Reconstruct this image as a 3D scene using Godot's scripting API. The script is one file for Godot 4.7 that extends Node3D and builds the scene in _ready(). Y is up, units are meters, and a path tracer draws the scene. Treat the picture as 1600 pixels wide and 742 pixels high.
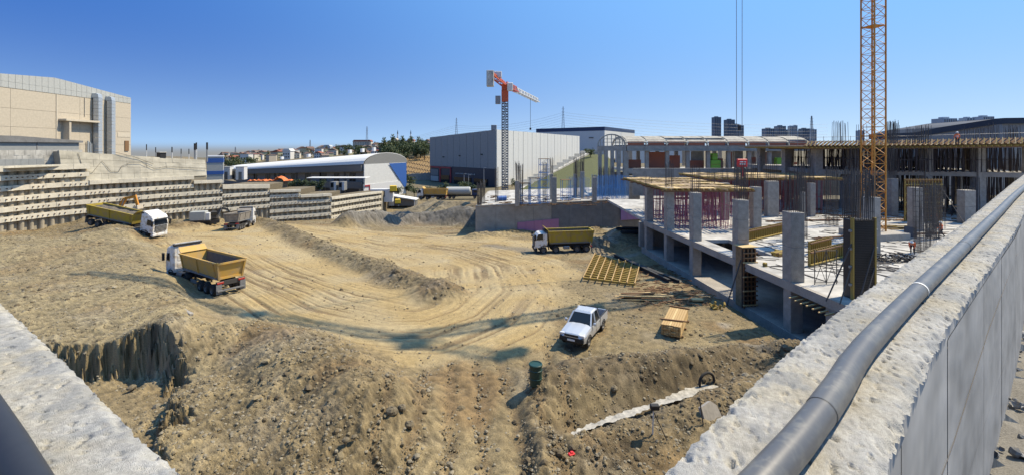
extends Node3D
# A construction pit seen over a concrete parapet. Camera at (0, 13, 0) looking along -z; metres.
const F := 700.0
const Y0 := 230.0
const CH := 13.0
const SUN_AZ := 68.6
const SUN_EL := 55.0
var mt := {}
var tex := {}
var used := {}
var rng := RandomNumberGenerator.new()
var t_start := 0

class MB:
	var v := PackedVector3Array()
	var n := PackedVector3Array()
	var c := PackedColorArray()
	var tint := Color(1, 1, 1)
	func tri(a: Vector3, b: Vector3, d: Vector3) -> void:
		var m := (b - a).cross(d - a).normalized()
		v.append(a); v.append(d); v.append(b)
		n.append(m); n.append(m); n.append(m)
		c.append(tint); c.append(tint); c.append(tint)
	func quad(a: Vector3, b: Vector3, d: Vector3, e: Vector3) -> void:
		tri(a, b, d); tri(a, d, e)
	func quad_out(o: Vector3, a: Vector3, b: Vector3, d: Vector3, e: Vector3) -> void:
		if (b - a).cross(d - a).dot(a - o) < 0: quad(e, d, b, a)
		else: quad(a, b, d, e)
	func tri_n(a: Vector3, b: Vector3, d: Vector3, na: Vector3, nb: Vector3, nd: Vector3) -> void:
		v.append(a); v.append(d); v.append(b)
		n.append(na); n.append(nd); n.append(nb)
		c.append(tint); c.append(tint); c.append(tint)
	# eight corners: p[0..3] bottom ring, p[4..7] top ring, counter-clockwise seen from above
	func box8(p: Array) -> void:
		var w: Vector3 = p[4] - p[0]
		if (p[1] - p[0]).cross(p[3] - p[0]).dot(w) < 0.0:
			p = [p[3], p[2], p[1], p[0], p[7], p[6], p[5], p[4]]
		quad(p[3], p[2], p[1], p[0]); quad(p[4], p[5], p[6], p[7])
		for i in 4:
			var j := (i + 1) % 4
			quad(p[i], p[j], p[j + 4], p[i + 4])
	func box(t: Transform3D, a: Vector3, b: Vector3) -> void:
		box8([t * Vector3(a.x, a.y, b.z), t * Vector3(b.x, a.y, b.z), t * Vector3(b.x, a.y, a.z), t * Vector3(a.x, a.y, a.z),
			t * Vector3(a.x, b.y, b.z), t * Vector3(b.x, b.y, b.z), t * Vector3(b.x, b.y, a.z), t * Vector3(a.x, b.y, a.z)])
	func b(x0: float, x1: float, y0: float, y1: float, z0: float, z1: float) -> void:
		box(Transform3D(), Vector3(x0, y0, z0), Vector3(x1, y1, z1))
	# a box whose edges are chamfered by e
	func cham(x0: float, x1: float, y0: float, y1: float, z0: float, z1: float, e: float, t := Transform3D()) -> void:
		var cx := (x0 + x1) / 2; var cy := (y0 + y1) / 2; var cz := (z0 + z1) / 2
		var h := Vector3((x1 - x0) / 2, (y1 - y0) / 2, (z1 - z0) / 2)
		var ce := Vector3(cx, cy, cz)
		for ax in 3:
			var u := (ax + 1) % 3; var w := (ax + 2) % 3
			for s in [-1.0, 1.0]:
				var q := []
				for k in [[-1, -1], [1, -1], [1, 1], [-1, 1]]:
					var p := Vector3(); p[ax] = s * h[ax]; p[u] = k[0] * (h[u] - e) * s; p[w] = k[1] * (h[w] - e)
					q.append(t * (ce + p))
				quad(q[0], q[1], q[2], q[3])
			for su in [-1.0, 1.0]:
				for sw in [-1.0, 1.0]:
					var l := h[ax] - e
					var p0 := Vector3(); p0[ax] = -l; p0[u] = su * h[u]; p0[w] = sw * (h[w] - e)
					var p1 := p0; p1[ax] = l
					var p2 := Vector3(); p2[ax] = l; p2[u] = su * (h[u] - e); p2[w] = sw * h[w]
					var p3 := p2; p3[ax] = -l
					quad_out(t * ce, t * (ce + p0), t * (ce + p1), t * (ce + p2), t * (ce + p3))
		for sx in [-1.0, 1.0]:
			for sy in [-1.0, 1.0]:
				for sz in [-1.0, 1.0]:
					var a := ce + Vector3(sx * h.x, sy * (h.y - e), sz * (h.z - e))
					var bb := ce + Vector3(sx * (h.x - e), sy * h.y, sz * (h.z - e))
					var d := ce + Vector3(sx * (h.x - e), sy * (h.y - e), sz * h.z)
					if sx * sy * sz > 0: tri(t * a, t * bb, t * d)
					else: tri(t * a, t * d, t * bb)
	func bar(p: Vector3, q: Vector3, w: float, h := -1.0) -> void:
		if h < 0: h = w
		var d := (q - p).normalized()
		var up := Vector3.UP if absf(d.y) < 0.95 else Vector3.RIGHT
		var s := d.cross(up).normalized() * w / 2
		var k := s.cross(d).normalized() * h / 2
		box8([p - s - k, p + s - k, q + s - k, q - s - k, p - s + k, p + s + k, q + s + k, q - s + k])
	func tube(p: Vector3, q: Vector3, r: float, sides := 8, r2 := -1.0, caps := true) -> void:
		if r2 < 0: r2 = r
		var d := (q - p).normalized()
		var up := Vector3.UP if absf(d.y) < 0.95 else Vector3.RIGHT
		var s := d.cross(up).normalized()
		var k := s.cross(d).normalized()
		for i in sides:
			var a0 := TAU * i / sides; var a1 := TAU * (i + 1) / sides
			var n0 := s * cos(a0) + k * sin(a0); var n1 := s * cos(a1) + k * sin(a1)
			tri_n(p + n0 * r, q + n1 * r2, p + n1 * r, n0, n1, n1)
			tri_n(p + n0 * r, q + n0 * r2, q + n1 * r2, n0, n0, n1)
			if caps:
				tri(q, q + n1 * r2, q + n0 * r2); tri(p, p + n0 * r, p + n1 * r)
	func sweep(pts: Array, r: float, sides := 10) -> void:
		var prev := []
		var last_s := Vector3.ZERO
		for i in pts.size():
			var d: Vector3 = (pts[mini(i + 1, pts.size() - 1)] - pts[maxi(i - 1, 0)]).normalized()
			var up := Vector3.UP if absf(d.y) < 0.9 else Vector3.RIGHT
			var s := d.cross(up).normalized()
			if last_s != Vector3.ZERO: s = (last_s - d * last_s.dot(d)).normalized()
			last_s = s
			var k := s.cross(d).normalized()
			var ring := []
			for j in sides:
				var a := TAU * j / sides
				ring.append(s * cos(a) + k * sin(a))
			if i > 0:
				var p0: Vector3 = pts[i - 1]; var p1: Vector3 = pts[i]
				for j in sides:
					var j2 := (j + 1) % sides
					tri_n(p0 + prev[j] * r, p1 + ring[j2] * r, p0 + prev[j2] * r, prev[j], ring[j2], prev[j2])
					tri_n(p0 + prev[j] * r, p1 + ring[j] * r, p1 + ring[j2] * r, prev[j], ring[j], ring[j2])
			prev = ring
	# polygon (x, y) counter-clockwise, pushed from z0 to z1 in frame t
	func prism(poly: PackedVector2Array, z0: float, z1: float, t := Transform3D()) -> void:
		var ids := Geometry2D.triangulate_polygon(poly)
		var area := 0.0
		for i in poly.size(): area += poly[i].cross(poly[(i + 1) % poly.size()])
		if area < 0: poly.reverse(); ids = Geometry2D.triangulate_polygon(poly)
		for i in range(0, ids.size(), 3):
			var a := poly[ids[i]]; var bb := poly[ids[i + 1]]; var d := poly[ids[i + 2]]
			if (bb - a).cross(d - a) < 0:
				var sw := bb; bb = d; d = sw
			tri(t * Vector3(a.x, a.y, z1), t * Vector3(bb.x, bb.y, z1), t * Vector3(d.x, d.y, z1))
			tri(t * Vector3(a.x, a.y, z0), t * Vector3(d.x, d.y, z0), t * Vector3(bb.x, bb.y, z0))
		for i in poly.size():
			var a := poly[i]; var bb := poly[(i + 1) % poly.size()]
			quad(t * Vector3(a.x, a.y, z0), t * Vector3(bb.x, bb.y, z0), t * Vector3(bb.x, bb.y, z1), t * Vector3(a.x, a.y, z1))
	# profile of (radius, height) pairs turned about the y axis of frame t
	func lathe(prof: PackedVector2Array, sides := 16, t := Transform3D()) -> void:
		for i in prof.size() - 1:
			var a := prof[i]; var bb := prof[i + 1]
			var nn := Vector2(bb.y - a.y, a.x - bb.x).normalized()
			for j in sides:
				var c0 := Vector2.from_angle(TAU * j / sides); var c1 := Vector2.from_angle(TAU * (j + 1) / sides)
				var n0 := t.basis * Vector3(c0.x * nn.x, nn.y, -c0.y * nn.x); var n1 := t.basis * Vector3(c1.x * nn.x, nn.y, -c1.y * nn.x)
				var p0 := t * Vector3(a.x * c0.x, a.y, -a.x * c0.y); var p1 := t * Vector3(a.x * c1.x, a.y, -a.x * c1.y)
				var q0 := t * Vector3(bb.x * c0.x, bb.y, -bb.x * c0.y); var q1 := t * Vector3(bb.x * c1.x, bb.y, -bb.x * c1.y)
				tri_n(p0, p1, q1, n0, n1, n1); tri_n(p0, q1, q0, n0, n1, n0)

func mesh_of(m: MB, material: Material) -> ArrayMesh:
	var a := []
	a.resize(Mesh.ARRAY_MAX)
	a[Mesh.ARRAY_VERTEX] = m.v; a[Mesh.ARRAY_NORMAL] = m.n
	if material is BaseMaterial3D and material.vertex_color_use_as_albedo: a[Mesh.ARRAY_COLOR] = m.c
	var am := ArrayMesh.new()
	am.add_surface_from_arrays(Mesh.PRIMITIVE_TRIANGLES, a)
	am.surface_set_material(0, material)
	return am
func put(m: MB, called: String, material, parent: Node = self, at := Transform3D()) -> MeshInstance3D:
	var o := MeshInstance3D.new()
	o.mesh = mesh_of(m, mt[material] if material is String else material)
	o.name = called if parent != self else numbered(called)
	o.transform = at
	parent.add_child(o, true)
	return o
func share(mesh: Mesh, called: String, parent: Node, at: Transform3D) -> MeshInstance3D:
	var o := MeshInstance3D.new()
	o.mesh = mesh; o.name = called if parent != self else numbered(called); o.transform = at
	parent.add_child(o, true)
	return o
func numbered(called: String) -> String:
	if not used.has(called):
		used[called] = 0
		return called
	used[called] += 1
	return "%s_%03d" % [called, used[called]]
func tag(o: Node, label := "", category := "", group := "", kind := "") -> Node:
	if label: o.set_meta("label", label)
	if category: o.set_meta("category", category)
	if group: o.set_meta("group", group)
	if kind: o.set_meta("kind", kind)
	return o
func thing(called: String, label: String, category: String, at := Vector3.ZERO, turn := 0.0, group := "") -> Node3D:
	var o := Node3D.new()
	o.name = numbered(called); o.position = at; o.rotation.y = turn
	add_child(o)
	tag(o, label, category, group)
	return o
func dup(src: Node3D, at: Vector3, turn: float, label: String, sc := 1.0) -> Node3D:
	var base := String(src.name)
	if base.length() > 4 and base.substr(base.length() - 3).is_valid_int(): base = base.substr(0, base.length() - 4)
	var r: Node3D = src.duplicate()
	r.name = numbered(base)
	add_child(r)
	r.position = at; r.rotation.y = turn; r.scale = Vector3.ONE * sc
	r.set_meta("label", label)
	return r
# where the sight line through picture point (px, py) is at depth d / at height y
func P(px: float, py: float, d: float) -> Vector3:
	return Vector3((px - 800.0) / F * d, CH - (py - Y0) / F * d, -d)
func PH(px: float, py: float, y: float) -> Vector3:
	return P(px, py, (CH - y) * F / (py - Y0))
func PX(px: float, y: float, d: float) -> Vector3:
	return Vector3((px - 800.0) / F * d, y, -d)
func v2(p: Vector3) -> Vector2:
	return Vector2(p.x, -p.z)
func lin(r: float, g: float, b: float) -> Color:
	return Color(r, g, b).linear_to_srgb()

# ---------------------------------------------------------------- textures and materials
func noise_image(seed_: int, freq: float, octs: int, size: int, kind := FastNoiseLite.TYPE_SIMPLEX_SMOOTH) -> Image:
	var nz := FastNoiseLite.new()
	nz.seed = seed_; nz.frequency = freq; nz.noise_type = kind
	nz.fractal_type = FastNoiseLite.FRACTAL_FBM; nz.fractal_octaves = octs
	return nz.get_seamless_image(size, size, false, false, 0.15, true)
# grey texture lo..hi (as linear reflectance factors) from two noises
func mix_tex(key: String, seed_: int, f1: float, f2: float, lo: float, hi: float, share2 := 0.5, size := 512, spots := 0.0) -> void:
	var a := noise_image(seed_, f1, 4, size).get_data()
	var b := noise_image(seed_ + 7, f2, 3, size).get_data()
	var out := PackedByteArray(); out.resize(size * size * 3)
	var hgt := PackedByteArray(); hgt.resize(size * size)
	var lut := PackedByteArray(); lut.resize(256)
	for i in 256: lut[i] = int(255.0 * clampf(Color(lerpf(lo, hi, i / 255.0), 0, 0).linear_to_srgb().r, 0, 1))
	for i in size * size:
		var w := a[i] * (1.0 - share2) + b[i] * share2
		w = clampf((w - 128.0) * 1.5 + 128.0, 0, 255)
		if spots > 0 and b[i] < spots: w *= 0.45
		hgt[i] = int(w)
		var g := lut[int(w)]
		out[i * 3] = g; out[i * 3 + 1] = g; out[i * 3 + 2] = g
	var im := Image.create_from_data(size, size, false, Image.FORMAT_RGB8, out)
	im.generate_mipmaps()
	tex[key] = ImageTexture.create_from_image(im)
	var hm := Image.create_from_data(size, size, false, Image.FORMAT_L8, hgt)
	hm.convert(Image.FORMAT_RGBA8)
	hm.bump_map_to_normal_map(4.0)
	tex[key + "_n"] = ImageTexture.create_from_image(hm)
# paint under patchy dried mud
func two_tone(key: String, seed_: int, mud: Color, paint: Color, size := 256) -> void:
	var a := noise_image(seed_, 0.012, 5, size).get_data()
	var b := noise_image(seed_ + 3, 0.09, 3, size).get_data()
	var im := Image.create(size, size, false, Image.FORMAT_RGB8)
	for y in size:
		for x in size:
			var w := a[y * size + x] * 0.7 + b[y * size + x] * 0.3
			im.set_pixel(x, y, paint.lerp(mud, smoothstep(120, 190, w)).linear_to_srgb())
	im.generate_mipmaps()
	tex[key] = ImageTexture.create_from_image(im)
func mat(key: String, col: Color, rough := 0.9, t := "", metres := 3.0, bump := 0.0, metal := 0.0, vcol := false) -> StandardMaterial3D:
	var m := StandardMaterial3D.new()
	m.albedo_color = col; m.roughness = rough; m.metallic = metal
	if t:
		m.albedo_texture = tex[t]
		m.uv1_triplanar = true; m.uv1_world_triplanar = true
		m.uv1_scale = Vector3.ONE / metres
		if bump > 0.0:
			m.normal_enabled = true; m.normal_texture = tex[t + "_n"]; m.normal_scale = bump
	m.vertex_color_use_as_albedo = vcol
	mt[key] = m
	return m
func make_materials() -> void:
	mix_tex("conc", 11, 0.006, 0.05, 0.62, 1.0, 0.45)
	mix_tex("stain", 23, 0.004, 0.012, 0.45, 1.0, 0.5)
	mix_tex("dirt", 31, 0.06, 0.3, 0.14, 1.0, 0.6, 1024)  # darkest specks paint in the tiny shadows between soil grains
	mix_tex("fine", 41, 0.02, 0.2, 0.78, 1.0, 0.5)
	mix_tex("pit", 57, 0.035, 0.2, 0.5, 1.0, 0.6, 512, 78.0)
	mix_tex("leaf", 61, 0.02, 0.2, 0.5, 1.0, 0.6, 256)
	two_tone("dusty_pvc", 83, Color(0.15, 0.145, 0.13), Color(0.085, 0.086, 0.088))
	two_tone("dusty_white", 71, Color(0.42, 0.34, 0.24), Color(0.7, 0.7, 0.68))
	two_tone("dusty_yellow", 73, Color(0.38, 0.27, 0.14), Color(0.5, 0.3, 0.06))
	two_tone("dusty_olive", 75, Color(0.3, 0.22, 0.1), Color(0.38, 0.28, 0.03))
	mat("terrain", Color(1, 1, 1), 0.95, "dirt", 6.0, 1.5, 0.0, true)
	mat("stone", Color(1, 1, 1), 0.9, "dirt", 1.5, 0.6, 0.0, true)
	mat("conc", lin(0.38, 0.35, 0.305), 0.85, "conc", 5.0, 0.3)
	mat("conc_col", lin(0.385, 0.355, 0.31), 0.85, "conc", 2.2, 0.3)
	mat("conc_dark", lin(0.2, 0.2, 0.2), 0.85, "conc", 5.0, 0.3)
	mat("conc_pale", lin(0.56, 0.54, 0.49), 0.9, "stain", 6.0, 0.3)
	mat("deck", lin(0.5, 0.485, 0.45), 0.85, "stain", 9.0, 0.4)
	mat("beam_conc", lin(0.66, 0.61, 0.49), 0.9, "conc", 4.0, 0.4)
	mat("pile", lin(0.4, 0.35, 0.26), 0.95, "conc", 3.0, 0.6)
	mat("shot", lin(0.54, 0.5, 0.4), 0.9, "stain", 7.0, 0.4)
	mat("parapet", Color(1, 1, 1), 0.9, "pit", 0.34, 1.0, 0.0, true)
	mat("parapet_face", lin(0.48, 0.46, 0.425), 0.8, "stain", 1.9, 0.25)
	mat("beige", lin(0.5, 0.44, 0.345), 0.9, "fine", 6.0, 0.2)
	mat("beige_light", lin(0.55, 0.49, 0.39), 0.9, "fine", 6.0, 0.2)
	mat("clad_grey", lin(0.42, 0.43, 0.41), 0.6, "fine", 5.0)
	mat("duct", lin(0.5, 0.54, 0.57), 0.45, "fine", 3.0, 0.0, 0.45)
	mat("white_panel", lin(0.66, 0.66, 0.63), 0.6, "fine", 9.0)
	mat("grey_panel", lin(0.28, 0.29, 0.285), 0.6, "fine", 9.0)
	mat("white_paint", lin(0.66, 0.66, 0.65), 0.5, "fine", 4.0)
	mat("roof_white", lin(0.72, 0.71, 0.67), 0.6, "fine", 8.0)
	mat("blue_paint", lin(0.03, 0.1, 0.33), 0.5)
	mat("navy", lin(0.018, 0.025, 0.045), 0.4)
	mat("navy_trim", lin(0.02, 0.04, 0.1), 0.5)
	mat("red_trim", lin(0.3, 0.02, 0.03), 0.5)
	mat("grey_facade", lin(0.15, 0.148, 0.14), 0.7, "fine", 5.0)
	mat("grey_facade_lt", lin(0.22, 0.22, 0.21), 0.7, "fine", 5.0)
	mat("brick_red", lin(0.42, 0.16, 0.1), 0.9, "fine", 2.0)
	mat("pink_board", lin(0.42, 0.2, 0.32), 0.8, "fine", 2.0)
	mat("purple_board", lin(0.34, 0.22, 0.46), 0.8, "fine", 2.0)
	mat("rebar", lin(0.09, 0.08, 0.072), 0.7, "fine", 1.0)
	mat("rebar_rust", lin(0.12, 0.06, 0.035), 0.9, "fine", 1.0)
	mat("prop_red", lin(0.22, 0.05, 0.055), 0.7)
	mat("prop_purple", lin(0.3, 0.1, 0.16), 0.7)
	mat("prop_dark", lin(0.04, 0.028, 0.025), 0.8)
	mat("prop_blue", lin(0.09, 0.24, 0.5), 0.6)
	mat("timber_yellow", lin(0.38, 0.27, 0.065), 0.8, "fine", 1.0)
	mat("timber_brown", lin(0.2, 0.11, 0.05), 0.85, "fine", 1.0)
	mat("timber_tan", lin(0.45, 0.3, 0.13), 0.85, "fine", 0.8)
	mat("timber_pale", lin(0.58, 0.42, 0.2), 0.85, "fine", 0.8)
	mat("plywood", lin(0.33, 0.23, 0.12), 0.8, "stain", 2.0)
	mat("ply_black", lin(0.03, 0.028, 0.03), 0.6, "fine", 2.0)
	mat("crane_yellow", lin(0.58, 0.25, 0.03), 0.55, "fine", 3.0)
	mat("crane_red", lin(0.5, 0.09, 0.03), 0.55)
	mat("crane_white", lin(0.6, 0.6, 0.58), 0.6)
	mat("crane_grey", lin(0.16, 0.165, 0.17), 0.6)
	mat("steel", lin(0.3, 0.31, 0.32), 0.5, "fine", 2.0, 0.0, 0.4)
	mat("truck_white", Color(1, 1, 1), 0.4, "dusty_white", 2.2)
	mat("truck_grey", lin(0.3, 0.27, 0.23), 0.8, "stain", 2.0)
	mat("tub_yellow", Color(1, 1, 1), 0.65, "dusty_yellow", 3.0)
	mat("tub_olive", Color(1, 1, 1), 0.6, "dusty_olive", 3.0)
	mat("tub_inner", lin(0.16, 0.14, 0.12), 0.8, "stain", 2.0)
	mat("load", lin(0.2, 0.17, 0.13), 0.95, "dirt", 1.5, 0.8)
	mat("tyre", lin(0.025, 0.024, 0.023), 0.9, "fine", 0.5)
	mat("rim", lin(0.2, 0.19, 0.18), 0.6, "fine", 0.5, 0.0, 0.4)
	mat("black", lin(0.018, 0.018, 0.019), 0.7)
	mat("chassis", lin(0.05, 0.046, 0.042), 0.8, "fine", 0.7)
	mat("glass_dark", lin(0.012, 0.015, 0.018), 0.08)
	mat("lamp_red", lin(0.35, 0.02, 0.015), 0.4)
	mat("lamp_clear", lin(0.6, 0.6, 0.6), 0.15)
	mat("car_silver", lin(0.5, 0.52, 0.55), 0.32, "", 1.0, 0.0, 0.35).clearcoat_enabled = true
	mat("bin_green", lin(0.012, 0.05, 0.04), 0.45, "fine", 0.6)
	mat("pvc", Color(1, 1, 1), 0.4, "dusty_pvc", 0.45)
	mat("pvc_shaded", lin(0.03, 0.031, 0.033), 0.5, "fine", 0.35)  # pipe plastic darkened, carries the shade of the left pipe
	mat("clip_white", lin(0.7, 0.7, 0.68), 0.6)
	mat("hivis", lin(0.75, 0.16, 0.05), 0.8)
	mat("cloth_dark", lin(0.03, 0.03, 0.035), 0.9)
	mat("skin", lin(0.35, 0.19, 0.12), 0.7)
	mat("helmet", lin(0.75, 0.74, 0.7), 0.4)
	mat("grass", lin(0.14, 0.15, 0.045), 0.95, "dirt", 12.0, 0.5)
	mat("grass_dry", lin(0.22, 0.18, 0.1), 0.95, "dirt", 14.0, 0.5)
	mat("field", lin(0.42, 0.27, 0.1), 0.95, "dirt", 14.0, 0.5)
	mat("furrow", lin(0.3, 0.18, 0.06), 0.95, "dirt", 8.0, 0.5)
	mat("asphalt", lin(0.13, 0.13, 0.13), 0.9, "conc", 6.0, 0.2)
	mat("gravel", lin(0.3, 0.28, 0.24), 0.95, "dirt", 1.5, 0.8)
	mat("upper_soil", lin(0.27, 0.22, 0.14), 0.95, "dirt", 6.0, 0.8)
	mat("bark", lin(0.08, 0.06, 0.04), 0.95)
	for k in 3:
		var g: StandardMaterial3D = mat("leaf%d" % k, [lin(0.055, 0.075, 0.03), lin(0.04, 0.06, 0.025), lin(0.085, 0.1, 0.04)][k], 0.8)
		g.backlight_enabled = true; g.backlight = Color(0.12, 0.16, 0.05)
	mat("net_orange", lin(0.6, 0.17, 0.05), 0.8)
	mat("yellow_box", lin(0.75, 0.5, 0.03), 0.5)
	mat("tower_a", lin(0.12, 0.15, 0.19), 0.6)
	mat("tower_b", lin(0.17, 0.2, 0.24), 0.6)
	mat("tower_lt", lin(0.36, 0.4, 0.44), 0.6)
	mat("tower_win", lin(0.05, 0.065, 0.09), 0.3)
	mat("roof_navy", lin(0.03, 0.04, 0.06), 0.7)
	mat("roof_truss", lin(0.47, 0.44, 0.37), 0.85, "stain", 4.0)
	mat("sign_red", lin(0.65, 0.03, 0.03), 0.5)
	mat("green_fab", lin(0.2, 0.42, 0.05), 0.8)
	mat("wire", lin(0.03, 0.03, 0.03), 0.7)
	mat("mudwater", lin(0.5, 0.46, 0.38), 0.22, "stain", 1.6)
	mat("tarp", lin(0.03, 0.04, 0.06), 0.6)
	for k in 4: mat("house%d" % k, [lin(0.6, 0.56, 0.47), lin(0.45, 0.4, 0.32), lin(0.62, 0.62, 0.6), lin(0.5, 0.47, 0.3)][k], 0.9, "fine", 8.0)
	for k in 3: mat("tileroof%d" % k, [lin(0.16, 0.1, 0.075), lin(0.2, 0.15, 0.12), lin(0.28, 0.1, 0.06)][k], 0.9, "fine", 4.0)
# ---------------------------------------------------------------- camera, sky, sun
func sun_dir() -> Vector3:
	var a := deg_to_rad(SUN_AZ); var e := deg_to_rad(SUN_EL)
	return Vector3(cos(e) * sin(a), sin(e), -cos(e) * cos(a))
func setup() -> void:
	var cam := Camera3D.new()
	cam.name = "camera"
	cam.position = Vector3(0, CH, 0)
	add_child(cam)
	cam.set_frustum(0.1 * 742.0 / F, Vector2(0, -0.1 * (371.0 - Y0) / F), 0.1, 6000.0)
	cam.current = true
	# a clear sky: pale at the horizon, deep blue overhead, paler on the side of the sun
	var w := 512; var h := 256
	var im := Image.create(w, h, false, Image.FORMAT_RGBF)
	var s := sun_dir()
	for j in h:
		var el := PI * (0.5 - (j + 0.5) / h)
		for i in w:
			var az := TAU * (i + 0.5) / w
			var dv := Vector3(cos(el) * sin(az), sin(el), -cos(el) * cos(az))
			var up := clampf(sin(maxf(el, 0.0)), 0, 1)
			var k := 1.0 - pow(1.0 - up, 9.0)
			var cs := clampf(dv.dot(s), -1, 1)
			var side := smoothstep(-0.15, 0.85, cs)
			var hor := Color(0.42, 0.66, 0.97).lerp(Color(0.76, 0.95, 1.1), side)
			var top := Color(0.024, 0.145, 0.56).lerp(Color(0.25, 0.58, 1.12), side)
			var c := hor.lerp(top, k)
			c += Color(1.0, 0.95, 0.85) * 0.5 * pow(maxf(cs, 0.0), 24.0)
			if el < 0: c = c.lerp(Color(0.3, 0.25, 0.18), smoothstep(0.15, 0.5, -sin(el)))
			im.set_pixel(i, j, c)
	var pm := PanoramaSkyMaterial.new()
	pm.panorama = ImageTexture.create_from_image(im)
	var sky := Sky.new(); sky.sky_material = pm
	var env := Environment.new()
	env.background_mode = Environment.BG_SKY; env.sky = sky
	env.background_energy_multiplier = 0.7
	env.tonemap_mode = Environment.TONE_MAPPER_LINEAR
	env.tonemap_exposure = 1.42
	env.sdfgi_enabled = true; env.ssao_enabled = true; env.ssil_enabled = true
	var we := WorldEnvironment.new(); we.name = "environment"; we.environment = env
	add_child(we)
	var sun := DirectionalLight3D.new(); sun.name = "sun"
	sun.light_energy = 1.6; sun.light_angular_distance = 0.45; sun.light_color = Color(1.0, 0.94, 0.83)
	sun.shadow_enabled = true
	add_child(sun)
	sun.look_at_from_position(Vector3.ZERO, -s, Vector3.UP)

# ---------------------------------------------------------------- terrain of the pit
const NU := 261
const ND := 151
const D0 := 9.0
const D1 := 150.0
const UMAX := 1.5
var gH := PackedFloat32Array()
var gR := PackedFloat32Array()
var gT := PackedFloat32Array()   # signed distance to the track curve
var gS := PackedFloat32Array()   # share of sandy road
var gK := PackedFloat32Array()   # share of dark spoil
var gG := PackedFloat32Array()   # share of grey gravel
var nA := FastNoiseLite.new()
var nB := FastNoiseLite.new()
var nC := FastNoiseLite.new()
var nD := FastNoiseLite.new()
var nE := FastNoiseLite.new()
var nS := FastNoiseLite.new()
func base_h(x: float, d: float) -> float:
	var y := -0.085 * maxf(0.0, d - 40.0)
	y = maxf(y, -6.6)
	y += 1.5 * smoothstep(20.0, 45.0, -x) * smoothstep(40, 60, d)
	if d > 122: y = lerpf(y, -4.4, smoothstep(122, 142, d))
	return y
func base_at(px: float, py: float) -> Vector2:
	var d := 9.0
	for i in 900:
		var p := P(px, py, d)
		if p.y < base_h(p.x, d): break
		d *= 1.003
	return Vector2((px - 800.0) / F * d, d)
func seg_d(p: Vector2, a: Vector2, b: Vector2) -> float:
	var ab := b - a
	return p.distance_to(a + ab * clampf((p - a).dot(ab) / maxf(ab.length_squared(), 1e-6), 0, 1))
func line_d(p: Vector2, l: PackedVector2Array) -> float:
	var m := 1e9
	for i in l.size() - 1: m = minf(m, seg_d(p, l[i], l[i + 1]))
	return m
func poly_d(p: Vector2, l: PackedVector2Array) -> float:   # negative inside
	var m := 1e9
	for i in l.size(): m = minf(m, seg_d(p, l[i], l[(i + 1) % l.size()]))
	return -m if Geometry2D.is_point_in_polygon(p, l) else m
func pix(pts: Array) -> PackedVector2Array:
	var r := PackedVector2Array()
	for q in pts: r.append(base_at(q[0], q[1]))
	return r
func cut_poly() -> PackedVector2Array:
	return PackedVector2Array([Vector2(-33, 26.6), Vector2(-24.5, 26.9), Vector2(-22, 27.3), Vector2(-19.6, 26.6), Vector2(-17.6, 24.5), Vector2(-17.2, 22.6), Vector2(-14.5, 19.5), Vector2(-13.0, 14.0), Vector2(-22, 10.0), Vector2(-40, 14)])
var CUT := PackedVector2Array()
var ditch := PackedVector2Array()
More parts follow.
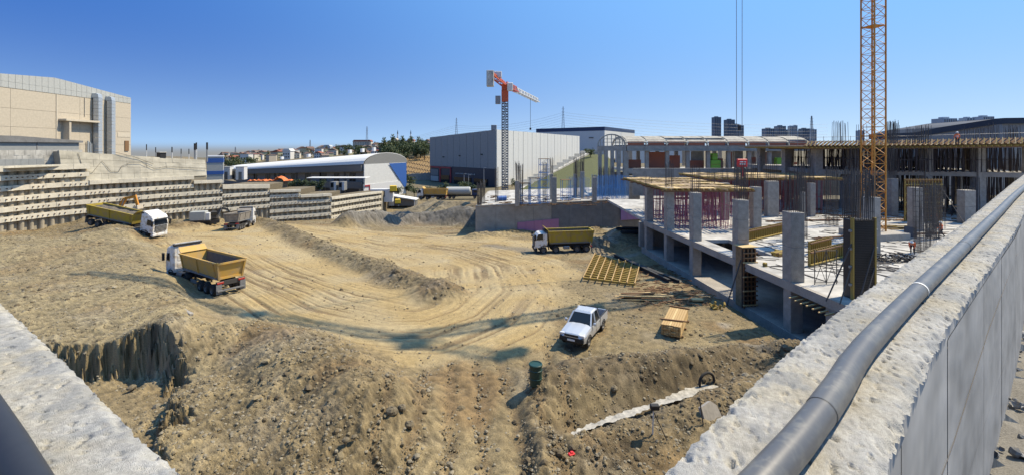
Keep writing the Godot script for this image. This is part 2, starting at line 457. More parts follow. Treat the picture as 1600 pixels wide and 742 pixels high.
func plan_terrain() -> void:
	for q in [[nA, 3, 0.05, 3], [nB, 5, 0.33, 3], [nC, 9, 1.6, 3], [nD, 12, 0.12, 2], [nE, 15, 6.0, 2], [nS, 19, 1.0, 3]]:
		var nz: FastNoiseLite = q[0]
		nz.seed = q[1]; nz.frequency = q[2]; nz.noise_type = FastNoiseLite.TYPE_SIMPLEX_SMOOTH
		nz.fractal_type = FastNoiseLite.FRACTAL_FBM; nz.fractal_octaves = q[3]
	CUT = cut_poly()
	ditch = pix([[885, 668], [925, 652], [985, 632], [1050, 611], [1110, 590], [1150, 577], [1200, 563]])
	var berm := pix([[360, 338], [415, 350], [475, 378], [540, 404], [610, 432], [690, 462]])
	var mound := pix([[280, 560], [340, 550], [395, 540], [450, 556], [520, 595], [590, 655]])
	var mound2 := pix([[300, 670], [420, 660], [520, 700]])
	var plateau := pix([[-400, 352], [140, 357], [205, 372], [243, 395], [262, 425], [330, 492], [300, 540], [290, 575], [80, 610], [-500, 700]])
	var knoll := pix([[60, 358], [150, 362], [205, 378]])
	var spoil := pix([[872, 602], [905, 590], [960, 584], [1050, 578], [1150, 566], [1240, 552], [1300, 540]])
	var bank := pix([[890, 715], [980, 690], [1080, 660], [1160, 620], [1230, 585]])
	var bank2 := pix([[850, 610], [845, 680], [850, 760]])
	var far_a := pix([[545, 352], [600, 350], [660, 350], [738, 352]])
	var far_b := [Vector2(-22, 124), Vector2(-14, 122), Vector2(-9, 116)]
	var heap := pix([[925, 388], [960, 385], [1004, 386]])
	var toe := pix([[745, 372], [800, 366], [850, 360], [1000, 362]])
	var wheap := pix([[255, 356], [300, 356], [330, 352]])
	var sandy := pix([[150, 352], [330, 345], [470, 352], [560, 358], [740, 368], [850, 378], [900, 420], [870, 470], [845, 535], [760, 575], [640, 580], [540, 548], [450, 505], [370, 492], [300, 440], [262, 400], [240, 378]])
	var track := pix([[250, 380], [330, 440], [430, 500], [560, 535], [680, 535], [770, 500], [815, 455], [790, 415], [715, 392], [600, 376], [480, 355]])
	var pit := PackedVector2Array([Vector2(17.2, 63), Vector2(19.0, 45), Vector2(19.9, 35), Vector2(21.0, 26), Vector2(60, 26), Vector2(90, 80), Vector2(18, 80)])
	var n := NU * ND
	for a in [gH, gR, gT, gS, gK, gG]: a.resize(n)
	var hh := gH; var rr := gR; var tt := gT; var ss := gS; var kk := gK; var gg := gG
	for j in ND:
		var d := D0 * pow(D1 / D0, float(j) / (ND - 1))
		for i in NU:
			var x := (float(i) / (NU - 1) * 2 - 1) * UMAX * d
			var p := Vector2(x, d)
			var wob := nD.get_noise_2d(x, d) * 2.0 + nB.get_noise_2d(x, d) * 0.5
			var y := base_h(x, d)
			var rough := 0.35; var dark := 0.0; var grey := 0.0
			var sd := poly_d(p, sandy) + wob
			var sand := 1.0 - smoothstep(-1.0, 1.2, sd)
			# heaps and ridges: [line, half width, height, dark share]
			for q in [[berm, 3.2, 1.2, 0.35], [mound, 4.4, 1.6, 0.25], [mound2, 7.0, 1.0, 0.25], [knoll, 8.0, 1.5, 0.35], [spoil, 2.3, 0.85, 0.95], [bank, 2.4, 0.55, 0.75], [bank2, 1.3, 0.45, 0.6],
					[far_a, 4.5, 3.2, 0.6], [heap, 4.5, 1.6, 0.3], [toe, 3.2, 0.9, 0.1], [wheap, 5.0, 1.5, 0.3]]:
				var dist := line_d(p, q[0]) + wob * 0.35 * minf(1.0, q[1] / 3.0)
				if dist < q[1]:
					var f: float = 1.0 - maxf(dist, 0.0) / q[1]
					f = f * f * (3 - 2 * f)
					y += q[2] * f
					rough = maxf(rough, 0.35 + 0.75 * minf(1.0, f * 1.6)); sand *= 1.0 - minf(1.0, f * 2.2)
					dark = maxf(dark, q[3] * minf(1.0, f * 2.0))
			var pd := poly_d(p, plateau) + wob * 0.6
			var pl := 1.0 - smoothstep(-2.2, 1.2, pd)
			y += 1.25 * pl
			if pl > 0: rough = maxf(rough, 0.65 * pl); sand *= 1.0 - pl
			var dd := line_d(p, ditch)
			if dd < 1.7:
				y -= 0.75 * (1.0 - smoothstep(0.35, 1.7, dd))
				sand = 0.0; dark = maxf(dark, 0.9 * (1.0 - smoothstep(0.4, 1.8, dd)))
			var fb := line_d(p, PackedVector2Array(far_b))
			if fb < 13:
				y += 5.2 * pow(1.0 - fb / 13, 1.3); rough = 0.9; sand = 0.0; grey = 0.25
			if d > 95 and d < 125 and absf(x) < 60:
				grey = maxf(grey, 0.85 * (1.0 - smoothstep(2.0, 6.0, line_d(p, far_a) + wob)))
			# grey crushed stone round the yellow truck
			grey = maxf(grey, 0.7 * (1.0 - smoothstep(0.5, 2.8, line_d(p, toe_grey()) + wob * 0.7)))
			var pt := poly_d(p, pit) + wob * 0.15
			y = lerpf(y, -1.3, 1.0 - smoothstep(-0.2, 2.4, pt))
			if pt < 3.0: sand *= smoothstep(0, 3, pt)
			if d < 31 and x > -12 and x < 8: rough = maxf(rough, 0.45)
			var id := j * NU + i
			hh[id] = y; rr[id] = lerpf(rough, 0.12, sand); tt[id] = line_d(p, track); ss[id] = sand; kk[id] = dark; gg[id] = grey
	gH = hh; gR = rr; gT = tt; gS = ss; gK = kk; gG = gg
var _tg := PackedVector2Array()
func toe_grey() -> PackedVector2Array:
	if _tg.is_empty(): _tg = pix([[770, 384], [850, 396], [930, 392], [960, 380]])
	return _tg
func samp(a: PackedFloat32Array, fi: float, fj: float) -> float:
	var i := int(fi); var j := int(fj)
	var u := fi - i; var w := fj - j
	var k := j * NU + i
	return (a[k] * (1 - u) + a[k + 1] * u) * (1 - w) + (a[k + NU] * (1 - u) + a[k + NU + 1] * u) * w
func cut_depth(x: float, d: float) -> float:   # 0 outside, 1 on the floor of the excavation
	if x > -11 or d > 28.5: return 0.0
	var p := Vector2(x, d)
	var q := poly_d(p, CUT)
	if q > 0.6: return 0.0
	# marks of the bucket's teeth on the far face
	var tooth := absf(sin(x * 3.3 + nB.get_noise_2d(x * 2, 3.0) * 2.0))
	q += 0.28 * pow(tooth, 0.5) * smoothstep(24.5, 26.0, d) - 0.14
	q += 0.3 * nC.get_noise_2d(x * 1.4, d * 1.4) + 0.14 * nE.get_noise_2d(x, d)
	q += nB.get_noise_2d(x * 1.7, d * 1.7) * 0.9 * (1.0 - smoothstep(25.6, 26.2, d))
	return 1.0 - smoothstep(-0.75, 0.04, q)
func ground(x: float, d: float, fine := false) -> float:
	var fi := clampf((x / d / UMAX + 1) / 2 * (NU - 1), 0, NU - 1.001)
	var fj := clampf(log(d / D0) / log(D1 / D0) * (ND - 1), 0, ND - 1.001)
	var y := samp(gH, fi, fj)
	var c := cut_depth(x, d)
	if c > 0: y = lerpf(y, -0.6, c)
	if fine:
		var r := samp(gR, fi, fj)
		y += nA.get_noise_2d(x, d) * 0.25 * minf(1.0, r * 2)
		y += nB.get_noise_2d(x, d) * 0.3 * r
		y += nC.get_noise_2d(x, d) * 0.1 * r
	return y
func on(px: float, py: float) -> Vector3:   # where the sight line meets the ground
	var d := 10.0
	for i in 1500:
		var p := P(px, py, d)
		if p.y < ground(p.x, d): break
		d *= 1.002
	return PX(px, ground((px - 800.0) / F * d, d), d)
func build_terrain() -> void:
	var nu := 860; var nd := 640
	var d0 := 10.0; var d1 := 146.0
	var vs := PackedVector3Array(); vs.resize(nu * nd)
	var cs := PackedColorArray(); cs.resize(nu * nd)
	var lr := log(D1 / D0)
	for j in nd:
		var d := d0 * pow(d1 / d0, float(j) / (nd - 1))
		var fj := clampf(log(d / D0) / lr * (ND - 1), 0, ND - 1.001)
		for i in nu:
			var u := float(i) / (nu - 1) * 2 - 1
			var x := u * 1.42 * d
			var fi := (u * 1.42 / UMAX + 1) / 2 * (NU - 1)
			var y := samp(gH, fi, fj); var r := samp(gR, fi, fj); var s := samp(gS, fi, fj); var t := samp(gT, fi, fj)
			var dark := samp(gK, fi, fj); var grey := samp(gG, fi, fj)
			var cu := cut_depth(x, d)
			if cu > 0.0: y = lerpf(y, -0.6, cu); s = 0; r = maxf(r, 0.5)
			var a := nA.get_noise_2d(x, d); var b := nB.get_noise_2d(x, d); var c := nC.get_noise_2d(x, d); var e := nD.get_noise_2d(x + 90, d)
			y += a * 0.25 * minf(1.0, r * 2) + b * 0.3 * r + c * 0.1 * r
			if d < 60: y += nE.get_noise_2d(x, d) * 0.055 * r
			var rut := 0.0
			if t < 12.0 and s > 0.1:
				# tyre tracks: long streaks that follow the sweep of the haul road
				var wv := 2.2 * nS.get_noise_2d(t * 0.9, (x * 0.6 + d * 0.4) * 0.05) + 1.5 * nS.get_noise_2d(t * 2.6 + 40, (x - d) * 0.07)
				var m := smoothstep(12.0, 7.0, t) * clampf(0.8 + nD.get_noise_2d(x * 0.5 + 50, d * 0.5) * 1.4, 0.15, 1)
				y += s * 0.07 * wv * m
				rut = s * m * clampf(-wv * 1.6 - 0.25 + c * 0.8, 0, 1) * 0.75
			# ruts of tracked machines running towards the viewer
			if d < 33 and x > -6.5 and x < 4.0 and s < 0.6:
				var q := sin((x + d * 0.12 + b * 0.4) * 4.2) * (1 - s) * smoothstep(33, 29, d)
				y += 0.08 * q
				rut = 0.5 * clampf(-q, 0, 1)
			vs[j * nu + i] = Vector3(x, y, -d)
			# colour of the soil itself: yellow clay on the haul road, brown rubble, dark fresh spoil, grey stone
			var col := Color(0.285, 0.216, 0.11).lerp(Color(0.365, 0.287, 0.152), clampf(0.5 + a * 1.4, 0, 1))
			col = col.lerp(Color(0.27, 0.165, 0.066), clampf((e - 0.18) * 2.2, 0, 0.6))
			col = col.lerp(Color(0.56, 0.41, 0.185).lerp(Color(0.58, 0.455, 0.245), clampf(0.5 + e * 1.5, 0, 1)), s)
			col = col.lerp(Color(0.19, 0.142, 0.077), dark)
			col = col.lerp(Color(0.2, 0.19, 0.17), grey)
			if cu > 0.25: col = col.lerp(Color(0.22, 0.15, 0.07), 0.7)
			if x < -17 and d < 60 and s < 0.5: col = col.lerp(Color(0.375, 0.305, 0.17), 0.5)
			col = col.lerp(Color(0.22, 0.145, 0.07), rut)
			# pale dust and slurry
			var dust := clampf((nD.get_noise_2d(x * 1.3 + 200, d * 1.3) - 0.3) * 3.0, 0, 0.6)
			col = col.lerp(Color(0.42, 0.39, 0.33), dust * (0.25 + 0.75 * smoothstep(10, 15, x)))
			col *= 1.0 + 0.45 * b * r + 0.8 * c * minf(1.0, r * 1.3 + 0.15)
			cs[j * nu + i] = col * 1.16
	var idx := PackedInt32Array(); idx.resize((nu - 1) * (nd - 1) * 6)
	var k := 0
	var ns := PackedVector3Array(); ns.resize(nu * nd)
	for j in nd:
		var ja := maxi(j - 1, 0) * nu; var jb := mini(j + 1, nd - 1) * nu
		for i in nu:
			var du := vs[j * nu + mini(i + 1, nu - 1)] - vs[j * nu + maxi(i - 1, 0)]
			var dv := vs[jb + i] - vs[ja + i]
			ns[j * nu + i] = du.cross(dv).normalized()
			if i < nu - 1 and j < nd - 1:
				var a := j * nu + i
				idx[k] = a; idx[k + 1] = a + nu; idx[k + 2] = a + 1
				idx[k + 3] = a + 1; idx[k + 4] = a + nu; idx[k + 5] = a + nu + 1
				k += 6
	var arr := []; arr.resize(Mesh.ARRAY_MAX)
	arr[Mesh.ARRAY_VERTEX] = vs; arr[Mesh.ARRAY_NORMAL] = ns; arr[Mesh.ARRAY_COLOR] = cs; arr[Mesh.ARRAY_INDEX] = idx
	var am := ArrayMesh.new(); am.add_surface_from_arrays(Mesh.PRIMITIVE_TRIANGLES, arr)
	am.surface_set_material(0, mt.terrain)
	var o := MeshInstance3D.new(); o.name = "ground"; o.mesh = am
	add_child(o)
	tag(o, "", "", "", "structure")

func stone_mesh(sd: int) -> ArrayMesh:
	var r := RandomNumberGenerator.new(); r.seed = sd
	var m := MB.new()
	var ring := [[], []]
	for k in 2:
		for i in 6:
			var a := TAU * (i + 0.5 * k) / 6 + r.randf_range(-0.2, 0.2)
			var q := r.randf_range(0.75, 1.1) * (1.0 if k == 0 else 0.75)
			ring[k].append(Vector3(cos(a) * q, -0.25 + 0.65 * k + r.randf_range(-0.12, 0.12), sin(a) * q))
	var top := Vector3(r.randf_range(-0.2, 0.2), 0.75, r.randf_range(-0.2, 0.2))
	for i in 6:
		var j := (i + 1) % 6
		m.tri(ring[0][j], ring[0][i], ring[1][i]); m.tri(ring[0][j], ring[1][i], ring[1][j]); m.tri(ring[1][j], ring[1][i], top)
	return mesh_of(m, mt.stone)
func scatter_stones() -> void:
	var r := RandomNumberGenerator.new(); r.seed = 77
	var names := ["rubble_stones", "spoil_clods", "gravel_stones"]
	for k in 3:
		var xf := []; var cl := []
		for i in [110000, 50000, 110000][k]:
			var u := r.randf_range(-1.25, 1.1)
			var d := 12.0 * pow(115.0 / 12.0, pow(r.randf(), 0.9))
			var x := u * d
			if x > 19 and d > 25: continue
			var fi := clampf((u / UMAX + 1) / 2 * (NU - 1), 0, NU - 1.001)
			var fj := clampf(log(d / D0) / log(D1 / D0) * (ND - 1), 0, ND - 1.001)
			var ro := samp(gR, fi, fj)
			if r.randf() > ro * 1.25 + 0.02: continue
			var clump := nB.get_noise_2d(x * 0.6 + 30 * k, d * 0.6)
			if clump < -0.15: continue
			var dk := samp(gK, fi, fj)
			if k == 1 and dk < 0.3 and r.randf() > 0.35: continue
			var sz := 0.01 + 0.09 * pow(r.randf(), 8.0) + 0.0005 * d * r.randf_range(0.4, 1.4)
			if r.randf() < 0.01: sz *= 2.6
			if k == 1: sz *= 1.7
			var y := ground(x, d, true)
			var b := Basis.from_euler(Vector3(r.randf_range(-0.4, 0.4), r.randf() * TAU, r.randf_range(-0.4, 0.4))).scaled(Vector3(sz, sz * r.randf_range(0.6, 1.0), sz))
			xf.append(Transform3D(b, Vector3(x, y + sz * 0.12, -d)))
			var g := r.randf_range(0.65, 1.15)
			var col: Color = [Color(0.38, 0.3, 0.17), Color(0.22, 0.168, 0.095), Color(0.43, 0.37, 0.26)][k]
			cl.append(Color(col.r * g, col.g * g, col.b * g))
		var mm := MultiMesh.new()
		mm.transform_format = MultiMesh.TRANSFORM_3D; mm.use_colors = true
		mm.mesh = stone_mesh(5 + k); mm.instance_count = xf.size()
		for i in xf.size(): mm.set_instance_transform(i, xf[i]); mm.set_instance_color(i, cl[i])
		var o := MultiMeshInstance3D.new(); o.multimesh = mm; o.name = names[k]
		add_child(o)
		tag(o, ["broken brown stones strewn over the rubble and heaps of the pit", "dark clods of fresh spoil beside the ditch", "pale grey stones strewn over the pit ground"][k], ["stones", "clods", "gravel"][k], "", "stuff")
# ---------------------------------------------------------------- the parapet the photograph was taken over
const PH_ := 0.8   # eye above the top of the parapet
func wall_pt(o: Vector2, dir: Vector2, nrm: Vector2, s: float, w: float) -> Vector2:
	return o + dir * s + nrm * w
# a concrete wall along a plan line; w = 0 is the outer edge, w = width the inner one
func parapet(called: String, label: String, pts: PackedVector2Array, inward: float, width: float, step: float, nw: int, inner_down: float, sd: int) -> Node3D:
	var root := thing(called, label, "wall", Vector3.ZERO)
	var nz := FastNoiseLite.new(); nz.seed = sd; nz.frequency = 6.0; nz.fractal_octaves = 4
	var nf := FastNoiseLite.new(); nf.seed = sd + 1; nf.frequency = 34.0; nf.fractal_octaves = 3
	var ne := FastNoiseLite.new(); ne.seed = sd + 2; ne.frequency = 13.0; ne.fractal_octaves = 3
	# resample the plan line
	var line := []
	for i in pts.size() - 1:
		var l := pts[i].distance_to(pts[i + 1])
		var n := maxi(1, int(l / step))
		for k in n: line.append(pts[i].lerp(pts[i + 1], float(k) / n))
	line.append(pts[pts.size() - 1])
	var m := MB.new()
	var rows := []; var cols := []
	for i in line.size():
		var dir: Vector2 = (line[mini(i + 1, line.size() - 1)] - line[maxi(i - 1, 0)]).normalized()
		var nr := Vector2(-dir.y, dir.x) * inward
		var row := []; var crow := []
		for j in nw + 1:
			var f := float(j) / nw
			var q: Vector2 = line[i] + nr * (f * width)
			# broken arrises: the edges crumble unevenly
			var edge := minf(f, 1 - f) * width
			var e := ne.get_noise_2d(q.x, q.y)
			var chip := (1.0 - smoothstep(0.0, 0.035 + 0.03 * e, edge))
			if j == 0: q -= nr * (0.006 * nf.get_noise_2d(q.x, q.y) + 0.012 * e)
			if j == nw: q += nr * (0.007 * nf.get_noise_2d(q.x + 9, q.y) + 0.009 * e)
			var h := nz.get_noise_2d(q.x, q.y) * 0.0018 + nf.get_noise_2d(q.x, q.y) * 0.0022
			h -= chip * (0.012 + 0.025 * maxf(0.0, e + 0.1))
			var pit := nf.get_noise_2d(q.x * 0.7 + 40, q.y * 0.7)
			if pit < -0.36: h += (pit + 0.36) * 0.08
			row.append(Vector3(q.x, CH - PH_ + h, -q.y))
			var g := 0.425 + 0.09 * nz.get_noise_2d(q.x * 0.6, q.y * 0.6) + 0.13 * nf.get_noise_2d(q.x * 0.8, q.y * 0.8)
			var yel := clampf(0.3 + 1.8 * nz.get_noise_2d(q.x * 0.35 + 7, q.y * 0.35), 0, 1)
			var c := Color(g, g * 0.975, g * 0.9).lerp(Color(g * 1.02, g * 0.94, g * 0.76), yel)
			var greyp := clampf((nz.get_noise_2d(q.x * 0.45 - 20, q.y * 0.45) - 0.12) * 4.0, 0, 0.6)
			crow.append(c.lerp(Color(0.27, 0.28, 0.285), greyp))
		rows.append(row); cols.append(crow)
	var nn := []
	for i in line.size():
		var row := []
		for j in nw + 1:
			var du: Vector3 = rows[mini(i + 1, line.size() - 1)][j] - rows[maxi(i - 1, 0)][j]
			var dv: Vector3 = rows[i][mini(j + 1, nw)] - rows[i][maxi(j - 1, 0)]
			var q := du.cross(dv).normalized()
			row.append(q if q.y > 0 else -q)
		nn.append(row)
	for i in line.size() - 1:
		for j in nw:
			var ids := [[i, j], [i + 1, j], [i + 1, j + 1], [i, j + 1]]
			if (rows[i + 1][j] - rows[i][j]).cross(rows[i + 1][j + 1] - rows[i][j]).y < 0: ids.reverse()
			for t in [[0, 1, 2], [0, 2, 3]]:
				for k in [t[0], t[2], t[1]]:
					var e = ids[k]
					m.v.append(rows[e[0]][e[1]]); m.n.append(nn[e[0]][e[1]]); m.c.append(cols[e[0]][e[1]])
	put(m, "rough_top", "parapet", root)
	var fin := MB.new(); var fo := MB.new()
	for i in line.size() - 1:
		var a: Vector3 = rows[i][nw]; var b: Vector3 = rows[i + 1][nw]
		var dn := Vector3(0, -inner_down, 0)
		var ah := a; var bh := b
		# the upper arris is rough, below it the formed face is plain
		var dir := (b - a); dir.y = 0; dir = dir.normalized()
		var base_a := Vector3(line[i].x, 0, -line[i].y); var base_b := Vector3(line[i + 1].x, 0, -line[i + 1].y)
		var d2: Vector2 = (line[mini(i + 1, line.size() - 1)] - line[maxi(i - 1, 0)]).normalized()
		var nr := Vector2(-d2.y, d2.x) * inward * width
		ah = base_a + Vector3(nr.x, CH - PH_ - 0.06, -nr.y); bh = base_b + Vector3(nr.x, CH - PH_ - 0.06, -nr.y)
		m = fin
		var cross_in := Vector3(nr.x, 0, -nr.y)
		# board-marked panels, cast a few millimetres proud of one another, over the recessed joints
		var un := cross_in.normalized()
		var pan := int(i * step / 2.4)
		var quads := [[a, b, bh, ah], [ah - un * 0.015, bh - un * 0.015, bh - un * 0.015 + dn, ah - un * 0.015 + dn]]
		if fmod(i * step + 1.1, 2.4) > 0.012:
			for rw in 3:
				var y0 := Vector3(0, -[0.0, 0.5, 0.9][rw], 0); var y1 := Vector3(0, -[0.5, 0.897, 1.34][rw], 0)
				var pr := un * 0.002 * ((pan * 7 + (rw / 2) * 3) % 3)
				quads.append([ah + y0 + pr, bh + y0 + pr, bh + y1 + pr, ah + y1 + pr])
		for q in quads:
			if (q[1] - q[0]).cross(q[2] - q[0]).dot(cross_in) > 0: fin.quad(q[0], q[1], q[2], q[3])
			else: fin.quad(q[3], q[2], q[1], q[0])
		var oa: Vector3 = rows[i][0]; var ob: Vector3 = rows[i + 1][0]
		var od := Vector3(0, -15.0, 0)
		if (ob - oa).cross(ob + od - oa).dot(cross_in) < 0: fo.quad(oa, ob, ob + od, oa + od)
		else: fo.quad(oa + od, ob + od, ob, oa)
	put(fin, "inner_face", "parapet_face", root)
	put(fo, "outer_face", "conc", root)
	return root
var right_line := PackedVector2Array()
var left_line := PackedVector2Array()
func build_parapets() -> void:
	# outer edges, from their course in the picture on the level of the wall top
	var y := CH - PH_
	for q in [[742, 1030], [660, 1108], [592, 1180], [526, 1255], [470, 1326], [410, 1414], [352, 1500], [312, 1550], [284, 1585], [268, 1607], [260, 1620], [254, 1632]]: right_line.append(v2(PH(q[1], q[0], y)))
	var rd := (right_line[1] - right_line[0]).normalized()
	for q in [[742, 293], [680, 220], [627, 167], [559, 99], [471, 0], [400, -80], [340, -150], [290, -205]]: left_line.append(v2(PH(q[1], q[0], y)))
	var ld := (left_line[1] - left_line[0]).normalized()
	# both run on to the corner below the camera
	var hit = Geometry2D.line_intersects_line(right_line[0], rd, left_line[0], ld)
	var corner: Vector2 = hit
	right_line.insert(0, corner); left_line.insert(0, corner)
	parapet("parapet_wall", "thick rough concrete parapet with a grey pipe lying on it, in the right foreground", right_line, -1.0, 0.38, 0.012, 44, 1.35, 101)
	parapet("parapet_wall", "pale rough concrete parapet in the lower left foreground", left_line, 1.0, 0.38, 0.012, 44, 1.35, 202)
	# gravel on the photographer's side
	var m := MB.new()
	var nz := FastNoiseLite.new(); nz.seed = 8; nz.frequency = 6.0; nz.fractal_octaves = 4
	var yb := CH - PH_ - 1.38
	for i in 90:
		for j in 90:
			var p := []
			for k in [[0, 0], [1, 0], [1, 1], [0, 1]]:
				var x: float = -3.0 + (i + k[0]) * 0.16; var d: float = -2.2 + (j + k[1]) * 0.16
				p.append(Vector3(x, yb + nz.get_noise_2d(x, d) * 0.07, -d))
			var cc := Vector2((p[0].x + p[2].x) / 2, -(p[0].z + p[2].z) / 2)
			if inside_terrace(cc): m.quad(p[0], p[1], p[2], p[3])
	tag(put(m, "gravel_terrace", "gravel"), "", "", "", "structure")
	var r := RandomNumberGenerator.new(); r.seed = 31
	var xf := []; var cl := []
	for i in 2500:
		var q := Vector2(r.randf_range(1.0, 9.0), r.randf_range(0.0, 7.0))
		if not inside_terrace(q): continue
		var s := r.randf_range(0.012, 0.045)
		xf.append(Transform3D(Basis.from_euler(Vector3(r.randf() * 6, r.randf() * 6, r.randf() * 6)).scaled(Vector3.ONE * s), Vector3(q.x, yb + nz.get_noise_2d(q.x, q.y) * 0.07 + s * 0.4, -q.y)))
		var g := r.randf_range(0.25, 0.6); cl.append(Color(g, g * 0.97, g * 0.9))
	var mm := MultiMesh.new(); mm.transform_format = MultiMesh.TRANSFORM_3D; mm.use_colors = true
	mm.mesh = stone_mesh(3); mm.instance_count = xf.size()
	for i in xf.size(): mm.set_instance_transform(i, xf[i]); mm.set_instance_color(i, cl[i])
	var o := MultiMeshInstance3D.new(); o.multimesh = mm; o.name = "terrace_gravel"; add_child(o)
	tag(o, "loose pale gravel behind the parapet at the right edge", "gravel", "", "stuff")
	build_pipe()
func inside_terrace(q: Vector2) -> bool:
	var ok := false
	for l in [[right_line, 0.37], [left_line, 0.37]]:
		var line: PackedVector2Array = l[0]
		var best := 1e9; var side := 1.0
		for i in line.size() - 1:
			var dd := seg_d(q, line[i], line[i + 1])
			if dd < best:
				best = dd
				side = (line[i + 1] - line[i]).cross(q - line[i])
		if line == right_line: side = -side
		if best < l[1]: return false
		if side > 0: ok = true
	return ok
func build_pipe() -> void:
	var root := thing("drain_pipe", "long grey plastic pipe lying along the top of the parapet", "pipe")
	var r := 0.039
	var pts := []
	for q in [[1120, 830], [1165, 780], [1203, 742], [1262, 672], [1308, 610], [1338, 560], [1372, 520], [1432, 458], [1500, 392], [1560, 333], [1600, 294], [1640, 262]]:
		var y := CH - PH_ + r + 0.006
		var p := PH(q[0], q[1], y)
		pts.append(p)
	var cur := Curve3D.new()
	for i in pts.size():
		var t: Vector3 = (pts[mini(i + 1, pts.size() - 1)] - pts[maxi(i - 1, 0)]) / 6.0
		cur.add_point(pts[i], -t, t)
	var line := []
	var L := cur.get_baked_length()
	for i in 121: line.append(cur.sample_baked(L * i / 120.0, true))
	var m := MB.new(); m.sweep(line, r, 28)
	put(m, "tube", "pvc", root)
	# sockets where lengths of pipe are pushed together, and the white clip
	for q in [[1268, 1], [1505, 1]]:
		var best := 0
		for i in line.size():
			var pxx: float = 800.0 + line[i].x / -line[i].z * F
			if absf(pxx - q[0]) < absf(800.0 + line[best].x / -line[best].z * F - q[0]): best = i
		m = MB.new(); m.sweep([line[best], line[best + 1], line[mini(best + 2, 120)]], r * 1.035, 28)
		put(m, "socket", "pvc", root)
	var bi := 0
	for i in line.size():
		if absf(800.0 + line[i].x / -line[i].z * F - 1432) < absf(800.0 + line[bi].x / -line[bi].z * F - 1432): bi = i
	var dv: Vector3 = (line[bi + 1] - line[bi]).normalized()
	m = MB.new()
	m.sweep([line[bi], line[bi] + dv * 0.018], r * 1.05, 28)
	put(m, "white_clip", "clip_white", root)
	# the same kind of pipe on the left wall, shade put into its colour
	var root2 := thing("drain_pipe", "grey pipe, its shade painted dark, lying on the left parapet in the bottom corner", "pipe")
	var l2 := []
	for q in [[80, 830], [10, 700], [-38, 620], [-110, 510], [-170, 430]]:
		l2.append(PH(q[0], q[1], CH - PH_ + 0.04 + 0.012))
	m = MB.new(); m.sweep(l2, 0.04, 28)
	put(m, "tube", "pvc_shaded", root2)
	# a cord hangs down the inner face
	var c2 := thing("hanging_cord", "thin dark cord running down the inner face of the parapet", "cord")
	m = MB.new()
	var cl := []
	for q in [[1473, 742, 0], [1492, 690, 0], [1520, 600, 0], [1545, 520, 0], [1574, 440, 0], [1591, 396, 0]]:
		# on the plane of the inner face
		var dirv := Vector2((q[0] - 800.0) / F, 1.0)
		var best := Vector2.ZERO
		for i in range(1, right_line.size() - 1):
			var a := right_line[i]; var b := right_line[i + 1]
			var dr := (b - a).normalized(); var nr := Vector2(dr.y, -dr.x) * 0.385
			var h = Geometry2D.segment_intersects_segment(a + nr - dr * 0.02, b + nr + dr * 0.02, Vector2.ZERO, dirv * 30)
			if h != null: best = h
		if best != Vector2.ZERO: cl.append(P(q[0], q[1], best.y))
	if cl.size() > 1:
		m.sweep(cl, 0.0016, 6)
		put(m, "cord", "rebar", c2)
# ---------------------------------------------------------------- retaining walls of the pit's left side
var unit_pile: ArrayMesh
var wall_d := [[-420, 43.0], [-200, 53.0], [0, 65.6], [135, 76.0], [180, 79.6], [220, 82.5], [345, 93.5], [420, 100.5], [470, 104.5], [515, 108.5], [597, 126.0]]
func wd(px: float) -> float:
	for i in wall_d.size() - 1:
		if px <= wall_d[i + 1][0]:
			return lerpf(wall_d[i][1], wall_d[i + 1][1], (px - wall_d[i][0]) / (wall_d[i + 1][0] - wall_d[i][0]))
	return wall_d[-1][1]
func wp(px: float, y: float, out := 0.0) -> Vector3:
	var p := PX(px, y, wd(px))
	var q := PX(px + 10.0, y, wd(px + 10.0))
	var t := (q - p).normalized()
	return p + Vector3(-t.z, 0, t.x).normalized() * out   # out: towards the pit
